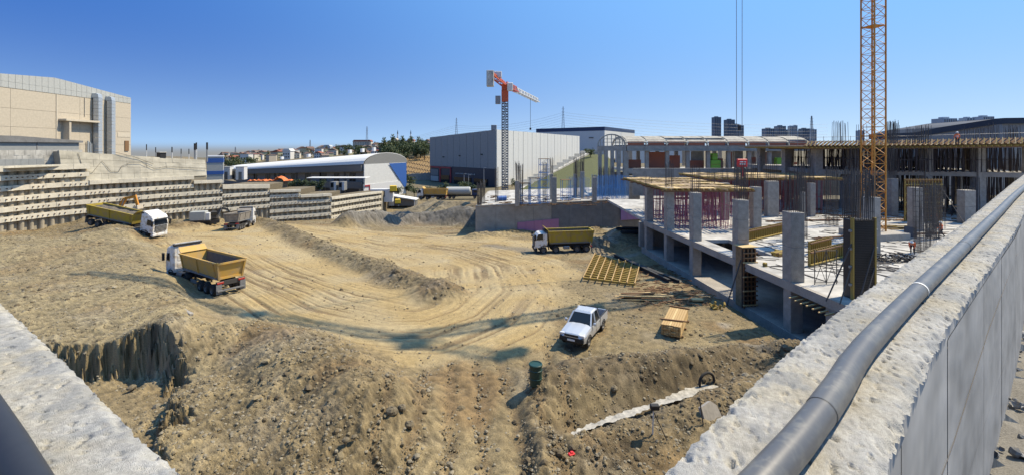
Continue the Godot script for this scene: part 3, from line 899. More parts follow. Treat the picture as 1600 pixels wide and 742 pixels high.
# one stepped length of wall: tops = [left, right] height of the capping, beams = heights of the anchored beams
func retaining_wall(px0: float, px1: float, cap: Array, cap_h: float, beams: Array, foot: float, label: String, ndiv: int) -> void:
	var root := thing("retaining_wall", label, "retaining wall", wp(px0, foot), 0.0, "anchored pile walls of the pit")
	var inv := root.transform.affine_inverse()
	var r := RandomNumberGenerator.new(); r.seed = int(px0) + 999
	var m := MB.new()
	# soil behind and between the piles
	for i in ndiv:
		var a: float = lerpf(px0, px1, float(i) / ndiv); var b: float = lerpf(px0, px1, float(i + 1) / ndiv)
		var ya: float = lerpf(cap[0], cap[1], float(i) / ndiv); var yb: float = lerpf(cap[0], cap[1], float(i + 1) / ndiv)
		m.box8([inv * wp(a, foot - 3, -0.9), inv * wp(b, foot - 3, -0.9), inv * wp(b, foot - 3, -0.05), inv * wp(a, foot - 3, -0.05),
			inv * wp(a, ya - cap_h * 0.5, -0.9), inv * wp(b, yb - cap_h * 0.5, -0.9), inv * wp(b, yb - cap_h * 0.5, -0.05), inv * wp(a, ya - cap_h * 0.5, -0.05)])
	put(m, "soil", "pile", root)
	# capping beam and anchored beams
	var rows := [[cap[0], cap[1], cap_h, 0.85, "capping_beam"]]
	for y in beams: rows.append([y, y, 0.74, 0.66, "anchor_beam"])
	for q in rows:
		m = MB.new()
		var heads := MB.new()
		for i in ndiv:
			var f0 := float(i) / ndiv; var f1 := float(i + 1) / ndiv
			var a: float = lerpf(px0, px1, f0); var b: float = lerpf(px0, px1, f1)
			var y0: float = lerpf(q[0], q[1], f0); var y1: float = lerpf(q[0], q[1], f1)
			var o: float = q[3] + r.randf_range(-0.025, 0.025)
			var dy := r.randf_range(-0.015, 0.015)
			m.box8([inv * wp(a, y0 - q[2] + dy, 0.1), inv * wp(b, y1 - q[2] + dy, 0.1), inv * wp(b, y1 - q[2] + dy, o), inv * wp(a, y0 - q[2] + dy, o),
				inv * wp(a, y0 + dy, 0.1), inv * wp(b, y1 + dy, 0.1), inv * wp(b, y1 + dy, o - 0.06), inv * wp(a, y0 + dy, o - 0.06)])
			if q[4] == "anchor_beam":
				if r.randf() < 0.25: continue
				var c := inv * wp((a + b) / 2 + r.randf_range(-0.8, 0.8), (y0 + y1) / 2 - q[2] * 0.5, o)
				var nn := (inv.basis * (wp(a, 0, 1.0) - wp(a, 0, 0.0))).normalized()
				heads.bar(c - nn * 0.05, c + nn * 0.1, 0.14)
				heads.tube(c, c + nn * 0.22, 0.03, 5)
		var bm := put(m, q[4], "beam_conc", root)
		if q[4] == "anchor_beam": tag(put(heads, "anchor_heads", "rebar_rust", bm), "", "", "", "stuff")
	# bored piles
	var top_y: float = maxf(cap[0], cap[1])
	var wl := wp(px0, 0).distance_to(wp(px1, 0))
	var np := int(wl / 0.98)
	for i in np:
		var f := (i + 0.5) / np
		var y: float = lerpf(cap[0], cap[1], f) - cap_h * 0.8
		var p := inv * wp(lerpf(px0, px1, f) + r.randf_range(-0.3, 0.3), foot - 2.5, 0.05)
		var s := r.randf_range(0.9, 1.12)
		share(unit_pile, "pile", root, Transform3D(Basis.from_euler(Vector3(0, r.randf() * 6, 0)).scaled(Vector3(s, y - foot + 2.5, s)), p))
func build_retaining() -> void:
	var m := MB.new()
	# a pile is lumpy: concrete cast against soil
	var r := RandomNumberGenerator.new(); r.seed = 6
	var prof := []
	for k in 17: prof.append(0.33 + r.randf_range(-0.035, 0.035))
	for k in 16:
		m.lathe(PackedVector2Array([Vector2(prof[k], k / 16.0), Vector2(prof[k + 1], (k + 1) / 16.0)]), 10)
	unit_pile = mesh_of(m, mt.pile)
	retaining_wall(-380, 135, [10.3, 10.2], 0.85, [8.8, 7.25, 5.65, 4.15, 2.7], -0.5, "tallest pile wall at the far left with six tiers below its pale capping", 60)
	retaining_wall(135, 300, [7.35, 7.3], 0.7, [5.65, 4.15, 2.7, 1.1], -1.5, "long anchored pile wall below the white shotcrete slope, behind the loaded truck", 24)
	retaining_wall(300, 345, [6.3, 6.2], 0.6, [4.15, 2.7, 1.1], -2.0, "short pile wall with bare upright piles under the blue-striped building", 8)
	retaining_wall(345, 420, [5.2, 4.7], 0.9, [3.2, 1.75, 0.3], -3.0, "pile wall below the two white site cabins, behind the grey tipper truck", 14)
	retaining_wall(420, 468, [3.4, 3.2], 0.55, [2.2, 0.6, -1.0, -2.6], -4.5, "pile wall stepping down below the green hedge", 9)
	retaining_wall(468, 514, [1.9, 1.8], 0.6, [0.5, -1.1, -2.7], -5.5, "pile wall stepping down in front of the grey kiosks", 8)
	retaining_wall(514, 597, [0.9, 0.7], 0.6, [-0.5, -2.1, -3.7], -7.2, "lowest pile wall at the end of the row, below the vaulted building", 16)
	# ground on top, behind the walls
	var g := MB.new()
	var tops := [[-380, 10.0], [0, 10.0], [134, 10.0], [136, 7.0], [299, 7.0], [301, 6.0], [344, 5.9], [346, 4.9], [419, 4.5], [421, 3.2], [467, 3.0], [469, 1.7], [513, 1.6], [515, 0.7], [597, 0.5]]
	var fine := []
	for i in tops.size() - 1:
		var n := maxi(1, int((tops[i + 1][0] - tops[i][0]) / 25.0))
		for k in n: fine.append([lerpf(tops[i][0], tops[i + 1][0], float(k) / n), lerpf(tops[i][1], tops[i + 1][1], float(k) / n)])
	fine.append(tops[-1])
	tops = fine
	for i in tops.size() - 1:
		var a := wp(tops[i][0], tops[i][1], -0.95); var b := wp(tops[i + 1][0], tops[i + 1][1], -0.95)
		if absf(tops[i][0] - tops[i + 1][0]) < 3: continue
		var bk := Vector3(-16, 0, -10)
		if tops[i][0] > 340: bk = Vector3(0, 0, -9)
		var dn := Vector3(0, -14, 0)
		g.box8([a + dn, b + dn, b + bk + dn, a + bk + dn, a, b, b + bk, a + bk])
	tag(put(g, "terrace_ground", "upper_soil"), "", "", "", "structure")

# ---------------------------------------------------------------- what stands above them
func shotcrete_slope() -> void:
	var root := thing("shotcrete_wall", "cream shotcrete wall with sagging cables above the anchored piles", "wall", wp(136, 7.3))
	var inv := root.transform.affine_inverse()
	var n := 22
	var nz := FastNoiseLite.new(); nz.seed = 4; nz.frequency = 0.25
	for rw in 4:
		for i in n:
			var m := MB.new()
			var a := lerpf(96, 322, float(i) / n); var b := lerpf(96, 322, float(i + 1) / n)
			var ta := lerpf(12.5, 10.4, float(i) / n); var tb := lerpf(12.5, 10.4, float(i + 1) / n)
			var f0 := rw / 4.0; var f1 := (rw + 0.97) / 4.0
			var o0 := lerpf(0.2, -0.9, f0); var o1 := lerpf(0.2, -0.9, f1)
			var e := 0.06 * nz.get_noise_2d(i * 3.0, rw * 7.0)
			var ya0 := lerpf(7.2, ta, f0); var ya1 := lerpf(7.2, ta, f1); var yb0 := lerpf(7.2, tb, f0); var yb1 := lerpf(7.2, tb, f1)
			b -= 0.12
			m.box8([inv * wp(a, ya0, o0 - 0.5), inv * wp(b, yb0, o0 - 0.5), inv * wp(b, yb0, o0 + e), inv * wp(a, ya0, o0 + e),
				inv * wp(a, ya1, o1 - 0.5), inv * wp(b, yb1, o1 - 0.5), inv * wp(b, yb1, o1 + e), inv * wp(a, ya1, o1 + e)])
			put(m, "panel", "shot", root)
	var m := MB.new()
	for i in 16:
		var a := lerpf(95.8, 322.5, i / 16.0); var b := lerpf(95.8, 322.5, (i + 1) / 16.0)
		m.box8([inv * wp(a, 6.9, -1.2), inv * wp(b, 6.9, -1.2), inv * wp(b, 6.9, -0.02), inv * wp(a, 6.9, -0.02),
			inv * wp(a, lerpf(12.3, 10.2, i / 16.0), -2.6), inv * wp(b, lerpf(12.3, 10.2, (i + 1) / 16.0), -2.6), inv * wp(b, lerpf(12.3, 10.2, (i + 1) / 16.0), -1.05), inv * wp(a, lerpf(12.3, 10.2, i / 16.0), -1.05)])
	put(m, "backing", "pile", root)
	# cables
	for q in [[[124, 12.0], [130, 9.2], [143, 8.6], [160, 10.6], [172, 8.7], [184, 8.6], [190, 9.6], [200, 10.0]], [[200, 10.1], [222, 10.1], [240, 8.9], [262, 9.3], [300, 8.8], [322, 8.6]], [[150, 12.2], [180, 12.1], [210, 11.2], [240, 9.8]]]:
		m = MB.new()
		var pts := []
		for k in q.size():
			var t: float = (q[k][1] - 7.2) / 5.0
			pts.append(inv * wp(q[k][0], q[k][1], lerpf(0.2, -0.9, t) + 0.1))
		m.sweep(pts, 0.03, 5)
		put(m, "cable", "wire", root)
	# block wall behind the tall pile wall
	var bw := thing("block_wall", "white block wall in courses below the beige building", "wall", wp(0, 10.0))
	inv = bw.transform.affine_inverse()
	var r := RandomNumberGenerator.new(); r.seed = 21
	for rw in 3:
		for i in 26:
			var a := lerpf(-60, 140, (i + 0.5 * (rw % 2)) / 26.0); var b := lerpf(-60, 140, (i + 0.97 + 0.5 * (rw % 2)) / 26.0)
			var y0 := 10.0 + rw * 0.85; var y1 := y0 + 0.83
			var o := -2.5 + r.randf_range(-0.03, 0.03)
			m = MB.new()
			m.box8([inv * wp(a, y0, o - 0.5), inv * wp(b, y0, o - 0.5), inv * wp(b, y0, o), inv * wp(a, y0, o), inv * wp(a, y1, o - 0.5), inv * wp(b, y1, o - 0.5), inv * wp(b, y1, o), inv * wp(a, y1, o)])
			put(m, "block", "conc_pale", bw)
	var gs := thing("site_hoarding", "low grey metal hoarding in front of the white block wall", "hoarding", wp(0, 10.2))
	inv = gs.transform.affine_inverse()
	for i in 9:
		var a := -26 + i * 11.6; var b := a + 11.3
		m = MB.new()
		m.box8([inv * wp(a, 10.1, -1.7), inv * wp(b, 10.1, -1.7), inv * wp(b, 10.1, -1.6), inv * wp(a, 10.1, -1.6), inv * wp(a, 11.15, -1.7), inv * wp(b, 11.15, -1.7), inv * wp(b, 11.15, -1.6), inv * wp(a, 11.15, -1.6)])
		put(m, "panel", "grey_panel", gs)
	# posts, tanks and aerials along the top
	var tops := [[233, 2.0, 0.06], [247, 1.6, 0.06], [272, 1.9, 0.08], [286, 1.7, 0.06], [298, 1.8, 0.06], [307, 3.0, 0.14], [309.5, 3.2, 0.1], [326, 3.4, 0.14]]
	var lb := ["thin post first in the row on top of the cream wall", "thin post second in the row on top of the cream wall", "pale post third in the row on top of the cream wall", "thin post fourth in the row on top of the cream wall", "thin post fifth in the row on top of the cream wall", "thick dark and white mast left of the blue-striped building", "slim mast beside the thick dark and white mast", "tall white mast against the blue-striped building"]
	for i in tops.size():
		var q = tops[i]
		var y := lerpf(12.5, 10.4, (q[0] - 118.0) / 204.0)
		var t := thing("post", lb[i], "post", wp(q[0], y - 0.4, -1.3), 0.0, "posts along the top of the cream wall")
		m = MB.new(); m.tube(Vector3.ZERO, Vector3(0, q[1] + 0.4, 0), q[2], 8); put(m, "shaft", "white_paint" if i % 2 == 0 else "steel", t)
		m = MB.new(); m.tube(Vector3(0, q[1] * 0.75, 0), Vector3(0, q[1] + 0.6, 0), q[2] * 1.25, 8); put(m, "head", "black", t)
	var tk := thing("roof_box", "small dark box with pale lid standing on the cream wall", "box", wp(257, 10.9, -1.7), -0.6)
	m = MB.new(); m.cham(-0.9, 0.9, 0, 1.0, -0.5, 0.5, 0.04); put(m, "case", "black", tk)
	m = MB.new(); m.cham(-1.0, 1.0, 1.0, 1.15, -0.6, 0.6, 0.04); put(m, "lid", "conc_pale", tk)
	var sh := thing("green_shrub", "small green shrub growing on the wall top below the beige building", "shrub", wp(107, 10.0, -2.1))
	put(foliage(9, 260, 0.75, 0.7, 0.75, 0.16, Vector3(0, 0.6, 0)), "crown", "leaf2", sh)
	m = MB.new(); m.tube(Vector3(0, -0.2, 0), Vector3(0, 0.5, 0), 0.05, 5); put(m, "trunk", "bark", sh)

func foliage(sd: int, count: int, rx: float, ry: float, rz: float, leaf: float, c := Vector3.ZERO) -> MB:
	var r := RandomNumberGenerator.new(); r.seed = sd
	var m := MB.new()
	var lobes := []
	for i in 9:
		var dv := Vector3(r.randfn(), r.randfn(), r.randfn()).normalized() * r.randf_range(0.25, 0.75)
		lobes.append([dv, r.randf_range(0.3, 0.55)])
	for i in count:
		var l = lobes[r.randi() % lobes.size()]
		var p: Vector3 = l[0] + Vector3(r.randfn(), r.randfn(), r.randfn()).normalized() * l[1] * pow(r.randf(), 0.4)
		p = c + Vector3(p.x * rx, p.y * ry, p.z * rz)
		var b := Basis.from_euler(Vector3(r.randf() * TAU, r.randf() * TAU, r.randf() * TAU)) * leaf * r.randf_range(0.6, 1.3)
		m.quad(p + b * Vector3(-1, 0, 0), p + b * Vector3(0, -0.5, 0.1), p + b * Vector3(1, 0, 0), p + b * Vector3(0, 0.5, 0.1))
	return m

func beige_building() -> void:
	# gable wall from t = -0.4 to 1 along a line running away from the viewer
	var A := Vector3(-94.9, 0, -83.0); var B := Vector3(-98.1, 0, -115.0)
	var root := thing("beige_hall", "big beige hall with grey clad gable and two silver ducts on the left skyline", "building", A + Vector3(0, 9.5, 0))
	var o := A + Vector3(0, 9.5, 0)
	var ex := (B - A)   # one unit of t
	var ez := Vector3(-ex.z, 0, ex.x).normalized()   # out of the wall, towards the pit
	if ez.x < 0: ez = -ez
	var fr := Transform3D(Basis(ex, Vector3.UP, ez), A - o)
	var m := MB.new()
	var base := 9.5
	# wall body
	m.box(fr, Vector3(-0.42, base, -60), Vector3(1.0, 24.3, 0))
	put(m, "wall", "beige", root)
	m = MB.new()
	var gab := PackedVector2Array([Vector2(-0.42, 24.3), Vector2(1.0, 24.3), Vector2(1.0, 25.5), Vector2(0.34, 27.4), Vector2(-0.42, 25.4)])
	m.prism(gab, -60, -0.1, fr)
	put(m, "gable", "conc_dark", root)
	# cladding panels of the gable, two rows
	for i in 34:
		var t0 := -0.42 + 1.42 * i / 34.0; var t1 := -0.42 + 1.42 * (i + 0.96) / 34.0
		var yt0 := lerpf(25.4, 27.4, (t0 + 0.42) / 0.76) if t0 < 0.34 else lerpf(27.4, 25.5, (t0 - 0.34) / 0.66)
		var yt1 := lerpf(25.4, 27.4, (t1 + 0.42) / 0.76) if t1 < 0.34 else lerpf(27.4, 25.5, (t1 - 0.34) / 0.66)
		var mid := 25.35
		m = MB.new(); m.box(fr, Vector3(t0, 24.2, -0.1), Vector3(t1, mid - 0.03, 0.14))
		put(m, "cladding_panel", "clad_grey", root)
		m = MB.new()
		m.prism(PackedVector2Array([Vector2(t0, mid), Vector2(t1, mid), Vector2(t1, maxf(yt1 + 0.15, mid + 0.1)), Vector2(t0, maxf(yt0 + 0.15, mid + 0.1))]), -0.1, 0.12, fr)
		put(m, "cladding_panel", "clad_grey", root)
	# precast wall panels in four courses
	var ys := [9.5, 13.6, 16.9, 20.4, 24.15]
	for k in 4:
		for i in 3:
			var t0: float = -0.42 + 1.42 * i / 3.0; var t1: float = -0.42 + 1.42 * (i + 1) / 3.0 - 0.0016
			m = MB.new(); m.box(fr, Vector3(t0, ys[k], 0.0), Vector3(t1, ys[k + 1] - 0.045, 0.1 + 0.006 * ((i + k) % 3)))
			put(m, "wall_panel", "beige", root)
	# pilaster, loading frame, ducts
	m = MB.new(); m.box(fr, Vector3(0.344, base, 0.11), Vector3(0.352, 24.1, 0.22)); put(m, "pilaster", "beige_light", root)
	m = MB.new(); m.box(fr, Vector3(0.39, base, 0.1), Vector3(0.405, 18.6, 1.5)); put(m, "fin_wall", "beige", root)
	m = MB.new(); m.box(fr, Vector3(0.36, 18.6, 0.1), Vector3(0.63, 19.0, 1.7)); put(m, "canopy", "beige_light", root)
	m = MB.new(); m.box(fr, Vector3(0.56, 20.0, 0.1), Vector3(0.566, 24.1, 0.3)); put(m, "rain_pipe", "beige_light", root)
	m = MB.new(); m.box(fr, Vector3(0.93, 12.0, 0.12), Vector3(0.97, 14.6, 0.3)); put(m, "door", "timber_brown", root)
	m = MB.new(); m.box(fr, Vector3(0.86, 15.5, 0.13), Vector3(0.99, 16.6, 0.16)); put(m, "patch", "beige_light", root)
	for k in 2:
		var t: float = [0.622, 0.742][k]
		var top: float = [25.4, 25.1][k]
		var dn := Node3D.new(); dn.name = "duct"; root.add_child(dn, true)
		for i in 16:
			var y0 := 11.0 + (top - 1.0 - 11.0) * i / 16.0; var y1 := 11.0 + (top - 1.0 - 11.0) * (i + 0.94) / 16.0
			m = MB.new(); m.box(fr, Vector3(t, y0, 0.5), Vector3(t + 0.036, y1, 1.6)); put(m, "duct_length", "duct", dn)
		m = MB.new()
		m.prism(PackedVector2Array([Vector2(-0.1, top - 1.0), Vector2(1.6, top - 1.0), Vector2(1.45, top - 0.2), Vector2(1.0, top), Vector2(-0.1, top)]), 0, 0.036, Transform3D(Basis(ez, Vector3.UP, ex), fr.origin + ex * t))
		put(m, "elbow", "duct", dn)
		for y in [14.0, 20.5]:
			m = MB.new(); m.box(fr, Vector3(t + 0.01, y, 0.1), Vector3(t + 0.05, y + 0.9, 1.0)); put(m, "bracket_box", "steel", dn)
	for k in 3:
		m = MB.new(); m.box(fr, Vector3(0.575 + 0.014 * k, 11, 0.3), Vector3(0.581 + 0.014 * k, 14.4 - 0.3 * k, 0.6)); put(m, "vent_pipe", "duct", root)
	# annex with a flat dark roof
	var an := thing("low_annex", "low grey shed with a dark flat roof below the beige hall", "shed", Vector3(-80, 11.0, -70))
	m = MB.new()
	var f2 := Transform3D(Basis(Vector3(0.05, 0, -1).normalized(), Vector3.UP, Vector3(1, 0, 0.05).normalized()), Vector3.ZERO)
	m.box(f2, Vector3(-30, 0, -3), Vector3(12, 2.8, 0)); put(m, "wall", "grey_panel", an)
	m = MB.new(); m.prism(PackedVector2Array([Vector2(-30.5, 2.8), Vector2(12.4, 2.8), Vector2(12.4, 3.15), Vector2(2, 3.8), Vector2(-30.5, 4.0)]), -3.3, 0.4, f2); put(m, "roof", "conc_dark", an)
	for i in 6:
		m = MB.new(); m.box(f2, Vector3(-28 + i * 6.6, 0.2, 0.0), Vector3(-27.85 + i * 6.6, 2.75, 0.05)); put(m, "joint_cover", "conc_dark", an)
	# hillside platform under the hall
	m = MB.new()
	m.quad(Vector3(-150, 9.9, -40), Vector3(-72, 9.9, -66), Vector3(-86, 10.5, -120), Vector3(-190, 10.5, -120))
	m.quad(Vector3(-86, 10.4, -120), Vector3(-72, 9.9, -66), Vector3(-74, 9.9, -80), Vector3(-80, 3.0, -130))
	tag(put(m, "hall_yard", "upper_soil"), "", "", "", "structure")

func blue_striped() -> void:
	var c := PX(335, 5.5, 103.0)
	var t := thing("striped_building", "small white building with two blue bands at the end of the cream wall", "building", c, 0.55)
	var m := MB.new(); m.b(-1.6, 1.6, -1, 5.2, -6, 0); put(m, "wall", "clad_grey", t)
	m = MB.new(); m.b(-1.66, 1.66, 3.9, 4.9, -6.06, 0.06); put(m, "band", "blue_paint", t)
	m = MB.new(); m.b(-1.66, 1.66, 1.2, 2.0, -6.06, 0.06); put(m, "band", "blue_paint", t)
	m = MB.new(); m.b(-1.7, 1.7, 5.2, 5.5, -6.1, 0.1); put(m, "parapet", "white_paint", t)

# a point on the long building's front: u along it, v from the ground to the eaves, w out of it
func lp(u: float, v: float, w: float) -> Vector3:
	var A := PX(347, -2.6, 168.0); var B := PX(571, -3.0, 138.0)
	var A2 := PX(347, 4.2, 168.0); var B2 := PX(571, 7.7, 138.0)
	var n := (B - A).normalized(); n = Vector3(-n.z, 0, n.x).normalized()
	if n.z < 0: n = -n
	return A.lerp(B, u).lerp(A2.lerp(B2, u), v) + n * w
func lbox(m: MB, o: Vector3, u0: float, u1: float, v0: float, v1: float, w0: float, w1: float) -> void:
	m.box8([lp(u0, v0, w0) - o, lp(u1, v0, w0) - o, lp(u1, v0, w1) - o, lp(u0, v0, w1) - o, lp(u0, v1, w0) - o, lp(u1, v1, w0) - o, lp(u1, v1, w1) - o, lp(u0, v1, w1) - o])
func vaulted_building() -> void:
	var o := lp(0.5, 0, 0)
	var root := thing("vaulted_building", "long grey building with white barrel roof and blue-painted end wall", "building", o)
	var W := -19.0
	var m := MB.new(); lbox(m, o, 0.0, 1.0, 0, 0.98, W, 0.0); put(m, "wall", "grey_facade_lt", root)
	# gallery slabs and parapet bands in front
	for q in [[0.80, 0.985, 0.02, 1.6, "grey_facade"], [0.36, 0.5, 0.02, 1.4, "grey_facade"], [0.3, 0.36, 0.02, 1.5, "grey_facade"]]:
		m = MB.new(); lbox(m, o, -0.02, 0.995, q[0], q[1], q[2], q[3]); put(m, "gallery_band", q[4], root)
	# windows of the upper floor
	for i in 10:
		var u := 0.06 + i * 0.094
		var wn := MB.new(); lbox(wn, o, u, u + [0.035, 0.045, 0.03][i % 3], 0.5, 0.76, 0.0, 0.12)
		var f := put(wn, "window", "glass_dark", root)
		wn = MB.new(); lbox(wn, o, u + 0.016, u + 0.018, 0.5, 0.76, 0.12, 0.16); put(wn, "mullion", "grey_facade", f)
	# ground floor: near-black panels paint the shade of open bays between piers
	for i in 8:
		var u := 0.03 + i * 0.122
		m = MB.new(); lbox(m, o, u, u + 0.09, 0.0, 0.29, 0.0, 0.06); put(m, "bay_shade_panel", "navy", root)
		m = MB.new(); lbox(m, o, u + 0.093, u + 0.108, 0.0, 0.3, 0.0, 1.2); put(m, "pier", "grey_facade_lt", root)
	for i in 6:
		m = MB.new(); var u := 0.1 + i * 0.155; lbox(m, o, u, u + 0.006, 0.36, 0.8, 0.02, 0.4); put(m, "rain_pipe", "grey_facade", root)
	# barrel roof in strips
	var prev := []
	for k in 13:
		var a := PI * k / 12.0
		var w := W / 2 + (-W / 2 + 1.0) * cos(a)
		var h := sin(a)
		prev.append([w, h])
	m = MB.new()
	var rise0 := 1.8; var rise1 := 3.3
	for k in 12:
		var q0 = prev[k]; var q1 = prev[k + 1]
		var pts := []
		for e in [[0.03, q0, 0.0], [1.0, q0, 0.0], [1.0, q1, 0.0], [0.03, q1, 0.0], [0.03, q0, 0.18], [1.0, q0, 0.18], [1.0, q1, 0.18], [0.03, q1, 0.18]]:
			pts.append(lp(e[0], 1.0, e[1][0]) - o + Vector3(0, 0.05 + e[1][1] * lerpf(rise0, rise1, e[0]) + e[2], 0))
		m.box8(pts)
	put(m, "barrel_roof", "roof_white", root)
	# set-back upper wall under the roof with a few windows
	m = MB.new(); lbox(m, o, 0.03, 0.985, 0.98, 1.16, W + 1, -0.6); put(m, "upper_wall", "grey_facade_lt", root)
	for u in [0.56, 0.73, 0.9]:
		m = MB.new(); lbox(m, o, u, u + 0.025, 1.0, 1.13, -0.6, -0.5); put(m, "window", "glass_dark", root)
	# end wall: tympanum, white wall and blue field
	m = MB.new()
	for k in 12:
		var a := PI * k / 12.0; var a1 := PI * (k + 1) / 12.0
		var w0 := W / 2 + (-W / 2 + 0.9) * cos(a); var w1 := W / 2 + (-W / 2 + 0.9) * cos(a1)
		var p0 := lp(1.003, 1.0, w0) - o; var p1 := lp(1.003, 1.0, w1) - o
		var q0 := p0 + Vector3(0, sin(a) * rise1, 0); var q1 := p1 + Vector3(0, sin(a1) * rise1, 0)
		m.quad(p0, p1, q1, q0)
	put(m, "tympanum", "grey_facade_lt", root)
	m = MB.new(); lbox(m, o, 1.0, 1.004, 0.42, 1.0, W, 0.9); put(m, "end_wall", "white_panel", root)
	m = MB.new(); lbox(m, o, 1.0, 1.006, 0.0, 0.42, W, 1.2); put(m, "end_wall", "white_paint", root)
	m = MB.new()
	var tr := [lp(1.0075, 0.99, -10.0) - o, lp(1.0075, 0.99, W) - o, lp(1.0075, 0.1, W) - o]
	m.tri(tr[0], tr[1], tr[2]); put(m, "blue_field", "blue_paint", root)
	m = MB.new(); lbox(m, o, 1.006, 1.009, 0.0, 0.38, -1.2, -1.0); lbox(m, o, 1.006, 1.009, 0.36, 0.4, -1.2, 1.0); put(m, "red_frame", "red_trim", root)
	for u in [0.3, 0.5, 0.78, 0.86, 0.93]:
		m = MB.new(); lbox(m, o, u, u + 0.012, 1.4, 1.52, -9, -8); put(m, "roof_vent", "white_paint", root)

func left_bits() -> void:
	var m: MB
	var labs := ["white site cabin at the left end above the pile wall", "white site cabin with a door, right of its twin above the pile wall"]
	for k in 2:
		var t := thing("site_cabin", labs[k], "cabin", PX([352, 374][k], 4.85, 111.0), 0.2, "white cabins above the pile wall")
		m = MB.new(); m.cham(-0.95, 0.95, 0, 3.2, -2.2, 0, 0.05); put(m, "body", "white_paint", t)
		m = MB.new(); m.b(-0.3, 0.4, 0.05, 2.0, 0.0, 0.05); put(m, "door", "grey_facade", t)
		m = MB.new(); m.b(-1.0, 1.0, 3.2, 3.3, -2.3, 0.1); put(m, "roof", "clad_grey", t)
	var sl := thing("link_shed", "grey recess wall between the two white site cabins", "shed", PX(363, 4.85, 112.5), 0.2)
	m = MB.new(); m.b(-1.1, 1.1, 0, 2.6, -0.6, 0); put(m, "wall", "grey_facade_lt", sl)
	m = MB.new(); m.b(-0.4, 0.4, 0.3, 2.1, 0, 0.06); put(m, "door", "glass_dark", sl)
	# orange netting
	var net := thing("orange_netting", "heap of orange safety netting in front of the hedge", "netting", PX(428, 4.4, 108.0))
	m = MB.new()
	var nz := FastNoiseLite.new(); nz.seed = 3; nz.frequency = 0.6
	for i in 24:
		for j in 8:
			var p := []
			for k in [[0, 0], [1, 0], [1, 1], [0, 1]]:
				var x: float = -6.5 + (i + k[0]) * 0.42; var z: float = (j + k[1]) * 0.3
				p.append(Vector3(x, 0.25 + 0.9 * absf(nz.get_noise_2d(x * 1.5, z * 2)) + (0.9 if x > -0.5 and x < 2.4 else 0.0) * sin(PI * clampf((x + 0.5) / 2.9, 0, 1)), -z))
			m.quad(p[0], p[1], p[2], p[3])
	put(m, "net", "net_orange", net)
	# hedge
	for k in 5:
		var h := thing("hedge_bush", ["round green bush at the left end of the hedge", "green bush second in the hedge", "green bush in the middle of the hedge", "green bush fourth in the hedge", "green bush at the right end of the hedge by the piers"][k], "bush", PX(446 + 13 * k, 1.6, 121.0), 0.0, "bushes in front of the vaulted building")
		put(foliage(40 + k, 700, 2.0, 1.7, 1.4, 0.2, Vector3(0, 1.3, 0)), "crown", "leaf%d" % (k % 2), h)
		m = MB.new(); m.tube(Vector3(0, -0.4, 0), Vector3(0, 1.2, 0), 0.09, 5); put(m, "trunk", "bark", h)
	# kiosks with white flat canopies
	var kl := ["grey kiosk with a white front at the top of the lower pile wall", "second grey kiosk beside the first, under the flat white canopy"]
	for k in 2:
		var t := thing("grey_kiosk", kl[k], "kiosk", PX([520, 533][k], 1.0, 124.0), -0.1, "kiosks above the lower pile wall")
		m = MB.new(); m.cham(-0.85, 0.85, 0, 2.4, -1.6, 0, 0.04); put(m, "body", "grey_facade_lt", t)
		m = MB.new(); m.b(0.25, 0.84, 0.0, 2.3, 0.0, 0.06); put(m, "front_panel", "white_paint", t)
		m = MB.new(); m.b(-0.7, 0.0, 0.9, 2.0, 0.0, 0.05); put(m, "window", "glass_dark", t)
	var cn := thing("flat_canopy", "thin white flat canopy on posts in front of the vaulted building", "canopy", PX(535, 1.0, 129.0))
	m = MB.new(); m.cham(-10, 7, 3.0, 3.25, -3, 1, 0.05); put(m, "slab", "roof_white", cn)
	for x in [-9.0, -3.5, 1.5, 6.4]:
		m = MB.new(); m.tube(Vector3(x, 0, 0.3), Vector3(x, 3.0, 0.3), 0.08, 6); put(m, "post", "steel", cn)
	# ramp roof at the foot of the end wall
	var rr := thing("sloping_shed_roof", "long white sloping shed roof at the end of the pile walls", "shed", PX(622, -3.9, 132.0))
	m = MB.new(); m.prism(PackedVector2Array([Vector2(-5.5, 2.9), Vector2(5.2, 1.2), Vector2(5.2, 1.45), Vector2(-5.5, 3.2)]), -4, 0.4); put(m, "roof", "roof_white", rr)
	m = MB.new(); m.prism(PackedVector2Array([Vector2(-5.3, -0.5), Vector2(4.9, -0.5), Vector2(4.9, 1.2), Vector2(-5.3, 2.9)]), -3.8, -0.6); put(m, "wall", "grey_facade", rr)
	for x in [-4.6, 0.2, 4.8]:
		m = MB.new(); m.b(x - 0.08, x + 0.08, -0.5, 1.9 - 0.16 * x, 0.1, 0.26); put(m, "post", "white_paint", rr)
	m = MB.new(); m.b(-4.4, -1.4, -0.5, 1.4, -0.55, -0.5); put(m, "white_panel", "white_paint", rr)
	var yb := [["yellow cube tank on the roof beside the white end wall", 614, 294, 128.0, 1.6], ["yellow box beside the shed at the end of the pile walls", 621, 313, 126.0, 1.2]]
	for q in yb:
		var t := thing("yellow_box", q[0], "box", P(q[1], q[2] + 5, q[3]), 0.3, "yellow boxes near the vaulted building")
		m = MB.new(); m.cham(-q[4] * 0.6, q[4] * 0.6, 0, q[4], -q[4] * 0.5, q[4] * 0.5, 0.08); put(m, "body", "yellow_box", t)
		m = MB.new(); m.b(-q[4] * 0.62, q[4] * 0.62, -0.3, 0.02, -q[4] * 0.52, q[4] * 0.52); put(m, "base", "black", t)
	var wh := thing("white_hut", "white hut with a grey opening below the blue-painted end wall", "hut", PX(596, -1.2, 127.5), 0.1)
	m = MB.new(); m.cham(-3.2, 3.0, -1.5, 2.2, -2.5, 0, 0.05); put(m, "body", "white_paint", wh)
	m = MB.new(); m.b(-0.6, 0.9, 0.0, 1.7, 0.0, 0.05); put(m, "opening", "grey_facade", wh)
